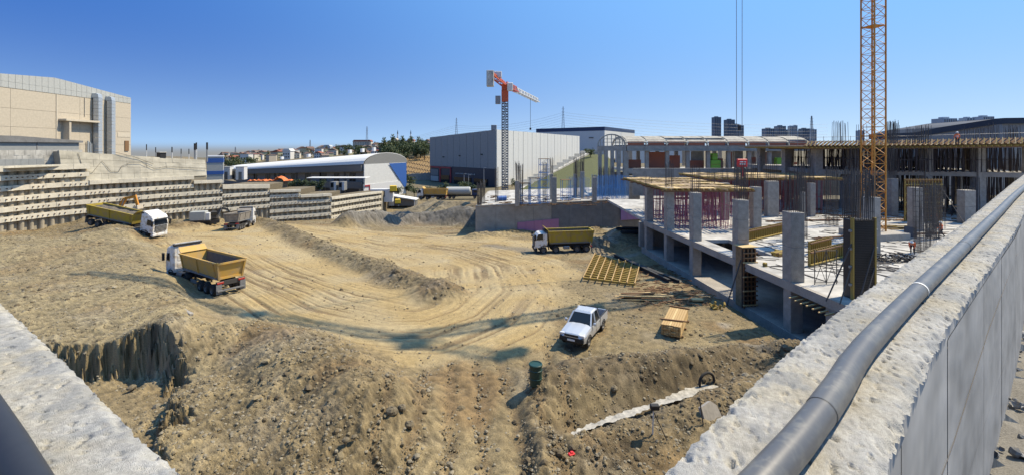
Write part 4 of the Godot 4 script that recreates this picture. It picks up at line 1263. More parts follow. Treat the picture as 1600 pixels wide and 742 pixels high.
# ---------------------------------------------------------------- beyond the pit
func tree_mesh(k: int) -> Array:
	return [mesh_of(foliage(70 + k, 420, 1.0, 0.95, 1.0, 0.13, Vector3(0, 1.05, 0)), mt["leaf%d" % (k % 3)])]
func far_ground() -> void:
	# plain beyond the pit, rising to the hill on the left; one sheet to the horizon
	var m := MB.new()
	var nx := 120; var nd := 70
	var pts := []
	for j in nd + 1:
		var d := 138.0 * pow(4500.0 / 138.0, float(j) / nd)
		var row := []
		for i in nx + 1:
			var u := -1.7 + 3.4 * i / nx
			row.append(Vector3(u * d, far_h(u, d), -d))
		pts.append(row)
	for j in nd:
		for i in nx: m.quad(pts[j][i], pts[j][i + 1], pts[j + 1][i + 1], pts[j + 1][i])
	tag(put(m, "plain", "grass_dry"), "", "", "", "structure")
func far_h(u: float, d: float) -> float:
	var px := 800 + u * F
	var y := -4.7
	# hill on the left
	var crest := lerpf(12.0 - 18.0 * 600 / 700.0, 12.0 + 2.0 * 600 / 700.0, clampf((px - 340) / 330.0, 0, 1))
	var lf := smoothstep(760, 690, px) * smoothstep(-700, 100, px)
	y = lerpf(y, crest, lf * smoothstep(240, 620, d))
	y -= lf * 70.0 * smoothstep(690, 1500, d) + smoothstep(760, 700, px) * smoothstep(700, 3000, d) * 60.0
	y += smoothstep(300, 700, d) * 6.0 * smoothstep(760, 900, px)
	return y
func tilled_field() -> void:
	var root := tag(MeshInstance3D.new(), "", "", "", "structure")
	var m := MB.new()
	var c := []
	var rows := 14
	for j in rows + 1:
		var f := float(j) / rows
		c.append([P(612, lerpf(274, 247, f), lerpf(262, 420, f)), P(705, lerpf(268, 243, f), lerpf(262, 420, f))])
	for j in rows: m.quad(c[j][0], c[j][1], c[j + 1][1], c[j + 1][0])
	root.mesh = mesh_of(m, mt.field); root.name = "field"
	add_child(root)
	# stubble rows
	for i in 22:
		m = MB.new()
		for j in rows:
			var f0 := (i + 0.5) / 22.0
			var g := clampf(f0 + 0.02 * sin(j * 1.7 + i), 0, 1)
			var a: Vector3 = c[j][0].lerp(c[j][1], g); var b: Vector3 = c[j + 1][0].lerp(c[j + 1][1], clampf(f0 + 0.02 * sin((j + 1) * 1.7 + i), 0, 1))
			m.bar(a + Vector3(0, 0.1, 0), b + Vector3(0, 0.1, 0), 0.7, 0.5)
		put(m, "furrow", "furrow", root)
func bank_wall() -> void:
	var t := thing("bank_wall", "weathered concrete retaining wall at the foot of the tilled field", "wall", P(661, 292, 240))
	var r := RandomNumberGenerator.new(); r.seed = 14
	for i in 16:
		var a := P(610 + i * 6.4, 292, 240) - t.position; var b := P(610 + (i + 0.96) * 6.4, 292, 240) - t.position
		var h := (lerpf(19, 23, i / 16.0) + r.randf_range(-0.6, 0.6)) * 240 / 700.0
		var m := MB.new()
		m.box8([a - Vector3(0, 2, 1), b - Vector3(0, 2, 1), b - Vector3(0, 2, 0), a - Vector3(0, 2, 0), a + Vector3(0, h, -1), b + Vector3(0, h, -1), b + Vector3(0, h, 0), a + Vector3(0, h, 0)])
		put(m, "wall_panel", "conc", t)
	# road and verge in front of it
	var m := MB.new()
	m.quad(P(560, 293.2, 190), P(800, 297, 190), P(800, 292, 235), P(560, 289.5, 235))
	tag(put(m, "road", "asphalt"), "", "", "", "structure")
func warehouse() -> void:
	# corner nearest the viewer at px 775
	var C := PX(775, -4.5, 195); var L := PX(672, -4.5, 232); var R := PX(905, -4.5, 312)
	var root := thing("white_warehouse", "huge white panelled warehouse, shade painted grey on its left side, with dark shopfront band behind the red crane", "building", C)
	var top := {"C": 20.6, "L": 18.0, "R": 20.6}
	var m := MB.new()
	var back := R + (L - C)
	var q := []
	for e in [[C, 20.5], [R, 20.5], [back, 18.0], [L, 17.9]]: q.append(e)
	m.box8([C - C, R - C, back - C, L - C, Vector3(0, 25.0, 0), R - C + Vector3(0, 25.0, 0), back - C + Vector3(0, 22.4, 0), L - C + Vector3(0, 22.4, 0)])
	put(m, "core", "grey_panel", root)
	var nl := Vector3(-(L - C).z, 0, (L - C).x).normalized()
	if nl.z < 0: nl = -nl
	var nr := Vector3(-(R - C).z, 0, (R - C).x).normalized()
	if nr.z < 0: nr = -nr
	# left side: ten tall panels over the shopfronts, shade put in as grey
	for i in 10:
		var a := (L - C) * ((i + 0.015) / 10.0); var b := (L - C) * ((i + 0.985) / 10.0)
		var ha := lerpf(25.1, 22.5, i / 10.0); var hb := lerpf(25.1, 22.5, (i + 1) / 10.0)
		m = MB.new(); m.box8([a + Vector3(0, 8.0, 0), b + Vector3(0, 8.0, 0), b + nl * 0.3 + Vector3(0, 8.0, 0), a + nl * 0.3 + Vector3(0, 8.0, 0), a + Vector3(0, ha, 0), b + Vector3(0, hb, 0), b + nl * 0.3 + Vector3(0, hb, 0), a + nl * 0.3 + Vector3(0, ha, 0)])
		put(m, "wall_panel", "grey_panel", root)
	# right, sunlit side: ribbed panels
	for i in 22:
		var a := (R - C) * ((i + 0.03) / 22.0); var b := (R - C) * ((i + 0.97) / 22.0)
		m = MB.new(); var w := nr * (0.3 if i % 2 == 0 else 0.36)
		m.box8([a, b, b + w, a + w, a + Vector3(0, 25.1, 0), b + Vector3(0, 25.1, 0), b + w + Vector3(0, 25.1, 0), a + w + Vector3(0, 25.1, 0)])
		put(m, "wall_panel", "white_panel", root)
	# shopfronts
	var sf := [[0.0, 0.62, "navy", 0.0, 8.0, 0.35], [0.62, 0.99, "navy", 0.0, 7.4, 0.45]]
	for e in sf:
		var a: Vector3 = (L - C) * e[0]; var b: Vector3 = (L - C) * e[1]
		m = MB.new(); var w: Vector3 = nl * e[5]
		m.box8([a, b, b + w, a + w, a + Vector3(0, e[4], 0), b + Vector3(0, e[4], 0), b + w + Vector3(0, e[4], 0), a + w + Vector3(0, e[4], 0)])
		put(m, "shopfront", e[2], root)
	for e in [[0.63, 0.98, 7.0, 7.7, "red_trim"], [0.63, 0.645, 0.0, 7.6, "red_trim"], [0.8, 0.82, 0.0, 7.6, "red_trim"], [0.84, 0.97, 3.2, 6.2, "grey_facade_lt"], [0.66, 0.79, 0.3, 3.6, "glass_dark"], [0.1, 0.28, 0.3, 3.2, "glass_dark"], [0.33, 0.58, 0.3, 3.2, "glass_dark"], [0.84, 0.97, 0.3, 2.8, "clad_grey"]]:
		var a: Vector3 = (L - C) * e[0] + nl * 0.4; var b: Vector3 = (L - C) * e[1] + nl * 0.4
		m = MB.new()
		m.box8([a + Vector3(0, e[2], 0), b + Vector3(0, e[2], 0), b + nl * 0.35 + Vector3(0, e[2], 0), a + nl * 0.35 + Vector3(0, e[2], 0), a + Vector3(0, e[3], 0), b + Vector3(0, e[3], 0), b + nl * 0.35 + Vector3(0, e[3], 0), a + nl * 0.35 + Vector3(0, e[3], 0)])
		put(m, "shop_sign" if e[4] == "red_trim" else "shop_window", e[4], root)
	# pale fascia lettering, too small to read
	m = MB.new()
	for i in 14:
		if i == 6: continue
		var a := (L - C) * (0.56 - 0.021 * i) + nl * 0.42 + Vector3(0, 4.9, 0)
		m.bar(a, a + (C - L).normalized() * 0.55, 0.1, 0.55)
	put(m, "fascia_letters", "clad_grey", root)
	for i in 3:
		var a: Vector3 = (L - C) * [0.18, 0.5, 0.76][i] + nl * 0.3 + Vector3(0, [14.2, 13.4, 12.6][i], 0)
		m = MB.new(); m.bar(a, a + nl * 0.25, 1.3, 0.5); put(m, "vent", "black", root)
	m = MB.new(); m.cham(-2.2, 0.2, 25.0, 27.2, -3, -1, 0.1); put(m, "roof_unit", "steel", root)
	# lamp posts before the shopfronts
	var lpn := ["lamp post before the shopfront at the left", "lamp post before the shopfront beside the red frame", "lamp post before the shopfront nearest the crane"]
	for i in 3:
		var t := thing("lamp_post", lpn[i], "lamp post", PX([725, 732, 756][i], -4.6, 186), 0.0, "lamp posts before the shopfronts")
		m = MB.new(); m.tube(Vector3.ZERO, Vector3(0, [6.5, 6.0, 9.0][i], 0), 0.11, 6, 0.06); put(m, "pole", "white_paint", t)
		m = MB.new(); m.cham(-0.1, 0.9, [6.4, 5.9, 8.9][i], [6.55, 6.05, 9.05][i], -0.12, 0.12, 0.03); put(m, "lantern", "steel", t)
	# stepped bank wall climbing beside the sunlit side, and the grass bank
	var bw := thing("stepped_bank_wall", "long pale stepped wall climbing the bank beside the warehouse", "wall", P(815, 300, 170))
	for i in 12:
		var f0 := i / 12.0; var f1 := (i + 1) / 12.0
		var a := P(lerpf(818, 925, f0), lerpf(294, 236, f0), lerpf(168, 270, f0)) - bw.position
		var b := P(lerpf(818, 925, f1), lerpf(294, 236, f1), lerpf(168, 270, f1)) - bw.position
		m = MB.new()
		var dn := Vector3(0, lerpf(3.0, 4.6, f0), 0); var bk := Vector3(-1.2, 0, -0.8)
		m.box8([a - dn, b - dn, b - dn + bk, a - dn + bk, a, b, b + bk, a + bk])
		put(m, "wall_panel", "conc_pale", bw)
		m = MB.new()
		var up := a + bk * 2.5; m.box8([up - dn, up - dn + Vector3(7, 0, -7), up - dn + Vector3(7, 0, -8), up - dn + Vector3(0, 0, -1), up + Vector3(0, 1.9, 0), up + Vector3(7, 1.9, -7), up + Vector3(7, 1.9, -8), up + Vector3(0, 1.9, -1)])
		put(m, "upper_step", "conc_pale", bw)
	m = MB.new(); var kr := P(937, 238, 272) - bw.position
	m.box8([kr + Vector3(-4, -6, 0), kr + Vector3(5, -6, 0), kr + Vector3(5, -6, -3), kr + Vector3(-4, -6, -3), kr + Vector3(-4, 1.4, 0), kr + Vector3(3.5, 1.4, 0), kr + Vector3(3.5, 1.4, -3), kr + Vector3(-4, 1.4, -3)])
	put(m, "end_block", "conc_pale", bw)
	m = MB.new()
	var ga := [P(812, 296, 166), P(870, 268, 215), P(922, 241, 266), P(948, 242, 262)]
	var gb := [P(812, 305, 150), P(880, 303, 150), P(940, 300, 150), P(990, 298, 150)]
	for i in 3:
		for j in 6:
			m.quad(gb[i].lerp(ga[i], j / 6.0), gb[i + 1].lerp(ga[i + 1], j / 6.0), gb[i + 1].lerp(ga[i + 1], (j + 1) / 6.0), gb[i].lerp(ga[i], (j + 1) / 6.0))
	tag(put(m, "grass_bank", "grass"), "", "", "", "structure")
	# warehouse with the blue parapet behind
	var D := 420.0
	var c2 := PX(945, 2.0, D)
	var w2 := thing("blue_edged_warehouse", "pale warehouse with a dark blue parapet behind the white one", "building", c2)
	var l2 := PX(838, 2.0, D * 1.12) - c2; var r2 := PX(992, 2.0, D * 1.2) - c2
	for e in [[0.0, 26.5, "white_panel", "wall"], [26.5, 30.2, "navy_trim", "parapet"]]:
		m = MB.new()
		var u := Vector3(0, e[0], 0); var v := Vector3(0, e[1], 0); var s := 1.0 if e[0] == 0.0 else 1.003
		m.box8([u, r2 * s + u, (r2 + l2) * s + u, l2 * s + u, v, r2 * s + v, (r2 + l2) * s + v, l2 * s + v])
		put(m, e[3], e[2], w2)
	for i in 4:
		m = MB.new(); var a := l2 * (0.15 + 0.2 * i) + Vector3(0, 20, 0)
		m.bar(a + Vector3(0, 0, 0.3), a + l2 * 0.06 + Vector3(0, 0, 0.3), 0.5, 1.0); put(m, "vent_strip", "grey_facade", w2)
	var lr := thing("long_dark_roof", "low long dark roof just above the open concrete frame building", "roof", PX(1040, 14, 360))
	m = MB.new(); m.prism(PackedVector2Array([Vector2(-37, 0), Vector2(26, 0), Vector2(26, 1.9), Vector2(20, 1.9), Vector2(-37, 0.6)]), -20, 0); put(m, "sheet", "roof_navy", lr)
	m = MB.new(); m.b(-36, 25, -14, 0, -19, -0.5); put(m, "wall", "white_panel", lr)
func ordinal(n: int) -> String:
	var e := n % 100
	if e > 10 and e < 14: return "%dth" % n
	return "%d%s" % [n, ["th", "st", "nd", "rd", "th", "th", "th", "th", "th", "th"][n % 10]]
func hill_town() -> void:
	var r := RandomNumberGenerator.new(); r.seed = 99
	# house prototypes: wall, roof, windows
	var protos := []
	for w in 4:
		for k in 3:
			var h := Node3D.new(); h.name = "hill_house"
			var wd_: float = [9.0, 12.0, 8.0][k]; var ht: float = [6.5, 8.5, 9.5][k]; var dp := 9.0
			var m := MB.new(); m.b(-wd_ / 2, wd_ / 2, -4, ht, -dp, 0); put(m, "wall", "house%d" % w, h)
			m = MB.new(); m.prism(PackedVector2Array([Vector2(-wd_ / 2 - 0.5, ht), Vector2(wd_ / 2 + 0.5, ht), Vector2(0, ht + [2.2, 2.8, 0.5][k])]), -dp - 0.5, 0.5); put(m, "roof", "tileroof%d" % ((w + k) % 3), h)
			for a in 2:
				for b in 3:
					m = MB.new(); var x: float = -wd_ / 2 + (b + 0.5) * wd_ / 3; m.b(x - 0.6, x + 0.6, 1.2 + a * 3.2, 2.7 + a * 3.2, 0.0, 0.06); put(m, "window", "glass_dark", h)
			protos.append([h, w, k])
	var wn := ["cream", "tan", "white", "yellowish"]; var kn := ["small", "wide", "tall flat-topped"]
	var n := 0
	var pxs := []
	for i in 130: pxs.append(r.randf_range(338, 668))
	pxs.sort()
	for px in pxs:
		var d := r.randf_range(430, 680)
		if px > 585 and r.randf() < 0.45: continue
		var u: float = (px - 800) / F
		var pr = protos[r.randi() % 12]
		var h: Node3D = pr[0].duplicate()
		h.name = numbered("hill_house")
		add_child(h)
		h.position = Vector3(u * d, far_h(u, d) - 0.5, -d); h.rotation.y = r.randf_range(-0.9, 0.9)
		h.scale = Vector3.ONE * r.randf_range(0.65, 1.0)
		tag(h, "%s %s house on the far hillside, %s from the left" % [kn[pr[2]], wn[pr[1]], ordinal(n + 1)], "house", "houses on the far hillside")
		n += 1
	for q in protos: q[0].free()
	# notable blocks on the crest
	var nb := [["long block with red tiled roof on the crest of the hill", 565, 222, 640, 26, 7, "house0", "tileroof2"], ["white gabled house standing out on the hillside above the barrel roof", 447, 241, 470, 8, 8, "house2", "house2"], ["pale yellow block on the hillside left of the red-roofed block", 480, 238, 560, 20, 7, "house3", "house3"], ["grey flat block on the hillside crest", 510, 233, 600, 9, 9, "tower_lt", "tower_lt"], ["white terrace block below the minarets", 634, 226, 600, 16, 9, "house2", "tileroof0"], ["grey apartment block left of the minarets", 615, 223, 610, 8, 10, "house1", "house1"], ["domed mosque building between the two minarets", 641, 222, 640, 10, 8, "house0", "tileroof2"]]
	for q in nb:
		var c := P(q[1], q[2] + 7, q[3])
		var t := thing("hill_block", q[0], "building", c)
		var m := MB.new(); m.b(-q[4] / 2.0, q[4] / 2.0, -6, q[5], -9, 0); put(m, "wall", q[6], t)
		m = MB.new(); m.prism(PackedVector2Array([Vector2(-q[4] / 2.0 - 0.6, q[5]), Vector2(q[4] / 2.0 + 0.6, q[5]), Vector2(q[4] / 2.0 - 1.5, q[5] + 2.4), Vector2(-q[4] / 2.0 + 1.5, q[5] + 2.4)]), -9.5, 0.5); put(m, "roof", q[7], t)
		for i in int(q[4] / 2.4):
			for j in 2:
				m = MB.new(); var x: float = -q[4] / 2.0 + 1.2 + i * 2.4; m.b(x - 0.6, x + 0.6, 1.0 + j * 3, 2.6 + j * 3, 0, 0.08); put(m, "window", "glass_dark", t)
	var ml := ["left one of the two slender minarets on the hill", "right one of the two slender minarets on the hill"]
	for k in 2:
		var t := thing("minaret", ml[k], "minaret", P([621, 641.5][k], 225, 640), 0.0, "minarets on the hill")
		var m := MB.new(); m.lathe(PackedVector2Array([Vector2(1.0, -3), Vector2(0.9, 9), Vector2(1.4, 9.4), Vector2(1.4, 10.2), Vector2(0.75, 10.3), Vector2(0.7, 14.5), Vector2(0.95, 14.6)]), 10); put(m, "shaft", "house2", t)
		m = MB.new(); m.lathe(PackedVector2Array([Vector2(0.95, 14.6), Vector2(0.0, 20.5)]), 10); put(m, "spire", "roof_navy", t)
	# masts and pylons
	var pl := [["lattice mast on the hill above the barrel roof", 573, 226, 640, 26.0], ["short lattice mast with a red light left on the hill", 484, 234, 640, 14.0], ["small lattice mast above the houses at the left", 367, 246, 600, 14.0], ["power pylon rising behind the grey side of the warehouse", 713, 214, 520, 22.0], ["tall power pylon behind the white side of the warehouse", 880, 200, 460, 22.0], ["thin lattice mast in front of the far apartment towers", 1269, 212, 330, 14.5]]
	for q in pl:
		var b := P(q[1], q[2], q[3]); b.y -= 8
		var t := thing("lattice_mast", q[0], "mast", b, 0.0, "lattice masts on the skyline")
		var m := MB.new(); var H: float = q[4] + 8; var w := H * 0.055
		for s in [Vector2(-1, -1), Vector2(1, -1), Vector2(1, 1), Vector2(-1, 1)]:
			m.bar(Vector3(s.x * w, 0, s.y * w), Vector3(s.x * 0.2, H, s.y * 0.2), 0.22)
		put(m, "legs", "steel", t)
		m = MB.new()
		for i in 12:
			var f0 := i / 12.0; var f1 := (i + 1) / 12.0
			var w0 := lerpf(w, 0.2, f0); var w1 := lerpf(w, 0.2, f1)
			for s in [-1, 1]: m.bar(Vector3(-w0 * s, f0 * H, w0), Vector3(w1 * s, f1 * H, w1), 0.12)
		put(m, "bracing", "steel", t)
		m = MB.new()
		for e in [0.72, 0.82, 0.92]: m.bar(Vector3(-H * 0.06, e * H, 0), Vector3(H * 0.06, e * H, 0), 0.16)
		put(m, "cross_arms", "steel", t)
	# power lines
	for i in 6:
		var t := thing("power_line", ["lowest power line crossing the sky between the pylons", "second power line from below", "third power line from below", "fourth power line from below", "fifth power line from below", "topmost power line crossing the sky between the pylons"][i], "cable", P(880, 180 + 4 * i, 460), 0.0, "power lines across the sky")
		var m := MB.new(); var pts := []
		var spans := [[430, 252 - i * 3, 640], [713, 196 + i * 3.2, 520], [880, 176 + i * 4.0, 460], [1330, 193 + i * 5.5, 480]]
		for k in 3:
			var a := P(spans[k][0], spans[k][1], spans[k][2]); var b := P(spans[k + 1][0], spans[k + 1][1], spans[k + 1][2])
			for e in 12:
				var f := e / 12.0
				pts.append(a.lerp(b, f) - Vector3(0, 6.0 * 4 * f * (1 - f), 0) - t.position)
		m.sweep(pts, 0.07, 4); put(m, "wire", "steel", t)
	# trees
	var tm := []
	for k in 3: tm.append(tree_mesh(k)[0])
	var tk := MB.new(); tk.tube(Vector3(0, -0.5, 0), Vector3(0, 0.9, 0), 0.08, 5, 0.04); tk.tube(Vector3(0, 0.6, 0), Vector3(0.3, 1.1, 0.1), 0.04, 4, 0.02); tk.tube(Vector3(0, 0.5, 0), Vector3(-0.3, 1.0, -0.1), 0.04, 4, 0.02)
	var tkm := mesh_of(tk, mt.bark)
	var spots := []
	for i in 44: spots.append([r.randf_range(598, 678), r.randf_range(370, 560), r.randf_range(5.0, 8.5), 0])
	for i in 14: spots.append([r.randf_range(500, 605), r.randf_range(420, 600), r.randf_range(3.5, 6.0), 0])
	for i in 12: spots.append([r.randf_range(340, 400), r.randf_range(300, 420), r.randf_range(3.5, 6.0), 1])
	for i in 26: spots.append([r.randf_range(395, 600), r.randf_range(450, 640), r.randf_range(3.0, 5.0), 1])
	var tl := ["dark green tree in the belt above the tilled field", "green tree among the houses on the far hillside"]
	spots.sort_custom(func(a, b): return a[0] < b[0])
	var cnt := [0, 0]
	for q in spots:
		cnt[q[3]] += 1
		var u: float = (q[0] - 800) / F
		var t := thing("hill_tree", tl[q[3]] + ", %s from the left" % ordinal(cnt[q[3]]), "tree", Vector3(u * q[1], far_h(u, q[1]) - 0.3, -q[1]), r.randf() * 6, "trees on the far hillside")
		share(tm[r.randi() % 3], "crown", t, Transform3D(Basis().scaled(Vector3(q[2], q[2] * r.randf_range(0.9, 1.3), q[2])), Vector3(0, 0.3, 0)))
		share(tkm, "trunk", t, Transform3D(Basis().scaled(Vector3.ONE * q[2]), Vector3.ZERO))
	# scrub along the road
	var sc := 0
	for q in [[622, 303, 150, 1.8], [634, 301, 155, 2.4], [640, 287, 200, 3.2], [647, 303, 150, 1.6], [690, 300, 165, 2.0], [702, 299, 165, 2.2], [727, 298, 165, 2.4], [735, 299, 165, 2.0], [716, 301, 160, 1.4], [668, 300, 165, 1.5], [659, 302, 160, 1.3], [806, 292, 150, 1.8], [923, 245, 250, 3.2]]:
		var c := P(q[0], q[1], q[2])
		var t := thing("road_shrub", ["dark shrub below the field wall at the left", "broad dark shrub left of the yellow truck", "small tree on the verge before the field wall", "low shrub left of the yellow truck", "shrub behind the far yellow truck", "shrub right of the far yellow truck", "dark bush beside the tank truck", "bush right of the tank truck", "low bush above the tank truck", "low scrub on the verge before the road", "small scrub in the middle of the verge", "bush at the foot of the grass bank by the crane", "round bush on top of the grass bank"][sc], "shrub", c, 0.0, "shrubs along the road")
		share(tm[sc % 3], "crown", t, Transform3D(Basis().scaled(Vector3(q[3] * 1.3, q[3], q[3])), Vector3(0, -0.5, 0)))
		share(tkm, "trunk", t, Transform3D(Basis().scaled(Vector3.ONE * q[3]), Vector3(0, -0.5, 0)))
		sc += 1
func skyline() -> void:
	# [px left, px right, top row, distance, material, label]
	var ts := [[1117, 1127.5, 183, 1500, "tower_a", "tall dark tower standing alone on the skyline"], [1137, 1149, 187, 1500, "tower_a", "tall dark tower left of a stepped cluster on the skyline"], [1148.5, 1156, 194, 1560, "tower_b", "tower second in the stepped cluster on the skyline"], [1154, 1163, 196, 1600, "tower_b", "lowest tower at the right of the stepped cluster"],
		[1198, 1211, 201, 1600, "tower_b", "broad low tower at the left of the middle skyline group"], [1211, 1218, 203, 1650, "tower_lt", "pale low tower beside the broad one in the middle skyline group"], [1217, 1229, 197, 1600, "tower_b", "highest broad tower in the middle skyline group"], [1229, 1234, 203, 1650, "tower_b", "narrow tower beside the highest broad tower"], [1235, 1241, 197, 1600, "tower_lt", "pale striped tower left of its twin on the skyline"], [1242, 1247, 196, 1600, "tower_lt", "pale striped tower right of its twin on the skyline"], [1250, 1256, 204, 1700, "tower_lt", "pale low tower left of the thin mast"], [1255, 1266, 201, 1600, "tower_a", "dark broad tower behind the thin mast"], [1268, 1277, 202, 1700, "tower_lt", "pale tower right of the thin mast"],
		[1344, 1352, 204, 1500, "tower_lt", "pale low block left of the yellow crane mast"], [1384, 1394, 208, 1500, "tower_lt", "pale low block right of the yellow crane mast"], [1405, 1412, 205, 1500, "tower_lt", "pale block between rebar bundles right of the yellow crane"], [1476, 1497, 185, 1200, "tower_lt", "pale wide tower with dark middle behind the dark roof"], [1497, 1512, 189, 1300, "tower_lt", "low pale tower beside the wide one behind the dark roof"], [1512, 1525, 184, 1200, "tower_lt", "square pale tower behind the dark roof"], [1538, 1555, 182, 1300, "tower_lt", "pale far block at the right behind the dark roof"]]
	for q in ts:
		var a := P(q[0], q[2], q[3]); var b := P(q[1], q[2], q[3])
		var t := thing("apartment_tower", q[5], "tower", Vector3((a.x + b.x) / 2, -5, -q[3]), 0.0, "apartment towers on the skyline")
		var w: float = b.x - a.x; var h: float = a.y + 5
		var m := MB.new(); m.b(-w / 2, w / 2, 0, h, -w, 0); put(m, "block", q[4], t)
		m = MB.new(); m.b(-w / 4, w / 5, h, h + w * 0.12, -w * 0.7, -w * 0.3); put(m, "roof_house", q[4], t)
		var nb := maxi(2, int(w / 6.0))
		for i in nb:
			m = MB.new(); var x := -w / 2 + (i + 0.5) * w / nb
			m.b(x - w / nb * 0.24, x + w / nb * 0.24, 4, h - 2, 0, 0.4); put(m, "window_bay", "tower_win", t)
		m = MB.new()
		for j in int(h / 7): m.b(-w / 2 - 0.1, w / 2 + 0.1, 6 + j * 7.0, 6.7 + j * 7.0, 0, 0.7)
		put(m, "floor_bands", q[4], t)
	# hall with the dark sweeping roof at the right
	var hr := thing("dark_roofed_hall", "hall with a dark sweeping roof edge behind the far concrete structure", "building", PX(1520, 3, 150))
	var o := hr.position
	var pr := [[1432, 207, 170], [1470, 199, 160], [1510, 193, 152], [1552, 186.5, 146], [1570, 184.5, 142], [1640, 183.5, 138]]
	var m := MB.new(); var mw := MB.new()
	for i in pr.size() - 1:
		var a := P(pr[i][0], pr[i][1], pr[i][2]) - o; var b := P(pr[i + 1][0], pr[i + 1][1], pr[i + 1][2]) - o
		var ta := Vector3(0, -pr[i][2] * 9.0 / 700, 0); var tb := Vector3(0, -pr[i + 1][2] * 9.0 / 700, 0); var bk := Vector3(6, 0, -30)
		m.box8([a + ta, b + tb, b + tb + bk, a + ta + bk, a, b, b + bk, a + bk])
		var a2 := a + ta + Vector3(0.3, 0, -0.8); var b2 := b + tb + Vector3(0.3, 0, -0.8)
		mw.box8([Vector3(a2.x, -4, a2.z), Vector3(b2.x, -4, b2.z), Vector3(b2.x, -4, b2.z) + bk * 0.9, Vector3(a2.x, -4, a2.z) + bk * 0.9, a2, b2, b2 + bk * 0.9, a2 + bk * 0.9])
	put(m, "roof_edge", "roof_navy", hr); put(mw, "wall", "grey_panel", hr)
# ---------------------------------------------------------------- concrete structures under construction
# vertical starter bars over a square of side s, from y0 to about y1
func rebar_mb(c: Vector3, s: float, y0: float, y1: float, n: int, r := 0.02, sd := 1, ties := 0) -> MB:
	var g := RandomNumberGenerator.new(); g.seed = sd
	var m := MB.new()
	for i in n:
		var f := 4.0 * i / n
		var k := int(f); var t := f - k
		var q: Vector2 = [Vector2(-1, -1), Vector2(1, -1), Vector2(1, 1), Vector2(-1, 1)][k].lerp([Vector2(1, -1), Vector2(1, 1), Vector2(-1, 1), Vector2(-1, -1)][k], t) * s / 2
		var top := y1 + g.randf_range(-0.35, 0.35) * (1.0 if y1 - y0 > 1 else 0.3)
		m.tube(c + Vector3(q.x, y0, q.y), c + Vector3(q.x + g.randf_range(-0.09, 0.09), top, q.y + g.randf_range(-0.09, 0.09)), r, 5)
	for i in ties:
		var y := lerpf(y0 + 0.1, y1 - 0.4, (i + 0.5) / ties)
		var h := s / 2 + 0.02
		for e in [[-h, -h, h, -h], [h, -h, h, h], [h, h, -h, h], [-h, h, -h, -h]]:
			m.bar(c + Vector3(e[0], y, e[1]), c + Vector3(e[2], y, e[3]), 0.022)
	return m
func column(root: Node3D, at: Vector3, s: float, h: float, mt_ := "conc_col", bars := 1.6, nb := 16, sd := 1, sz := -1.0) -> void:
	var m := MB.new()
	if sz < 0: sz = s
	# cast in lifts, with a groove between them
	var nl := maxi(1, int(h / 1.7))
	for i in nl: m.cham(-s / 2 - 0.004 * (i % 2), s / 2 + 0.004 * (i % 2), h * i / nl + (0.012 if i else 0.0), h * (i + 1) / nl, -sz / 2 - 0.004 * (i % 2), sz / 2 + 0.004 * (i % 2), 0.022)
	var c := put(m, "column", mt_, root, Transform3D(Basis(), at))
	if bars > 0:
		put(rebar_mb(Vector3.ZERO, s * 0.8, h - 0.02, h + bars, nb, 0.02, sd), "starter_bars", "rebar", c)
# steel props over a rectangle, drawn as one mass
func prop_field(called: String, label: String, mat_: String, x0: float, x1: float, d0: float, d1: float, y0: float, y1: float, step: float, sd: int, lean := 0.0, r := 0.03) -> void:
	var g := RandomNumberGenerator.new(); g.seed = sd
	var m := MB.new()
	var x := x0
	while x <= x1:
		var d := d0
		while d <= d1:
			var a := Vector3(x + g.randf_range(-0.15, 0.15), y0, -d + g.randf_range(-0.15, 0.15))
			var b := a + Vector3(g.randf_range(-lean, lean), y1 - y0, g.randf_range(-lean, lean))
			m.tube(a, a.lerp(b, 0.55), r, 5); m.tube(a.lerp(b, 0.55), b, r * 0.75, 5)
			m.b(a.x - 0.1, a.x + 0.1, y0, y0 + 0.02, a.z - 0.1, a.z + 0.1)
			if g.randf() < 0.4: m.bar(a.lerp(b, 0.5), a.lerp(b, 0.5) + Vector3(step, 0, 0), 0.04)
			d += step
		x += step
	var o := put(m, called, mat_)
	tag(o, label, "props", "", "stuff")
# timber girder formwork table: joists over bearers with boards on top
func form_deck(label: String, x0: float, x1: float, d0: float, d1: float, y: float, slope := 0.0) -> void:
	var t := thing("formwork_deck", label, "formwork", Vector3((x0 + x1) / 2, y, -(d0 + d1) / 2), 0.0, "timber formwork decks on props")
	var w := (x1 - x0) / 2; var l := (d1 - d0) / 2
	var g := RandomNumberGenerator.new(); g.seed = int(x0 * 10 + d0)
	var nb := int((d1 - d0) / 1.5)
	for i in nb + 1:
		var m := MB.new(); var z := l - 2 * l * i / nb
		m.cham(-w - 0.6 * g.randf(), w + 0.6 * g.randf(), -0.42, -0.22, z - 0.05, z + 0.05, 0.01); put(m, "bearer", "timber_brown", t)
	var nj := int((x1 - x0) / 0.62)
	for i in nj + 1:
		var m := MB.new(); var x := -w + 2 * w * i / nj
		m.cham(x - 0.045, x + 0.045, -0.22, -0.02, -l - 0.35 * g.randf(), l + 0.2 + 0.5 * g.randf(), 0.01); put(m, "joist", "timber_yellow" if g.randf() < 0.7 else "timber_pale", t)
	var nx := int((x1 - x0) / 2.0); var nz := int((d1 - d0) / 1.3)
	for i in nx:
		for j in nz:
			if g.randf() < 0.42: continue
			var m := MB.new(); var xa := -w + 2 * w * i / nx; var za := -l + 2 * l * j / nz
			m.b(xa + 0.02, xa + 2 * w / nx - 0.02, -0.02, 0.01, za + 0.02, za + 2 * l / nz - 0.02)
			put(m, "board", "timber_pale" if g.randf() < 0.4 else "plywood", t)
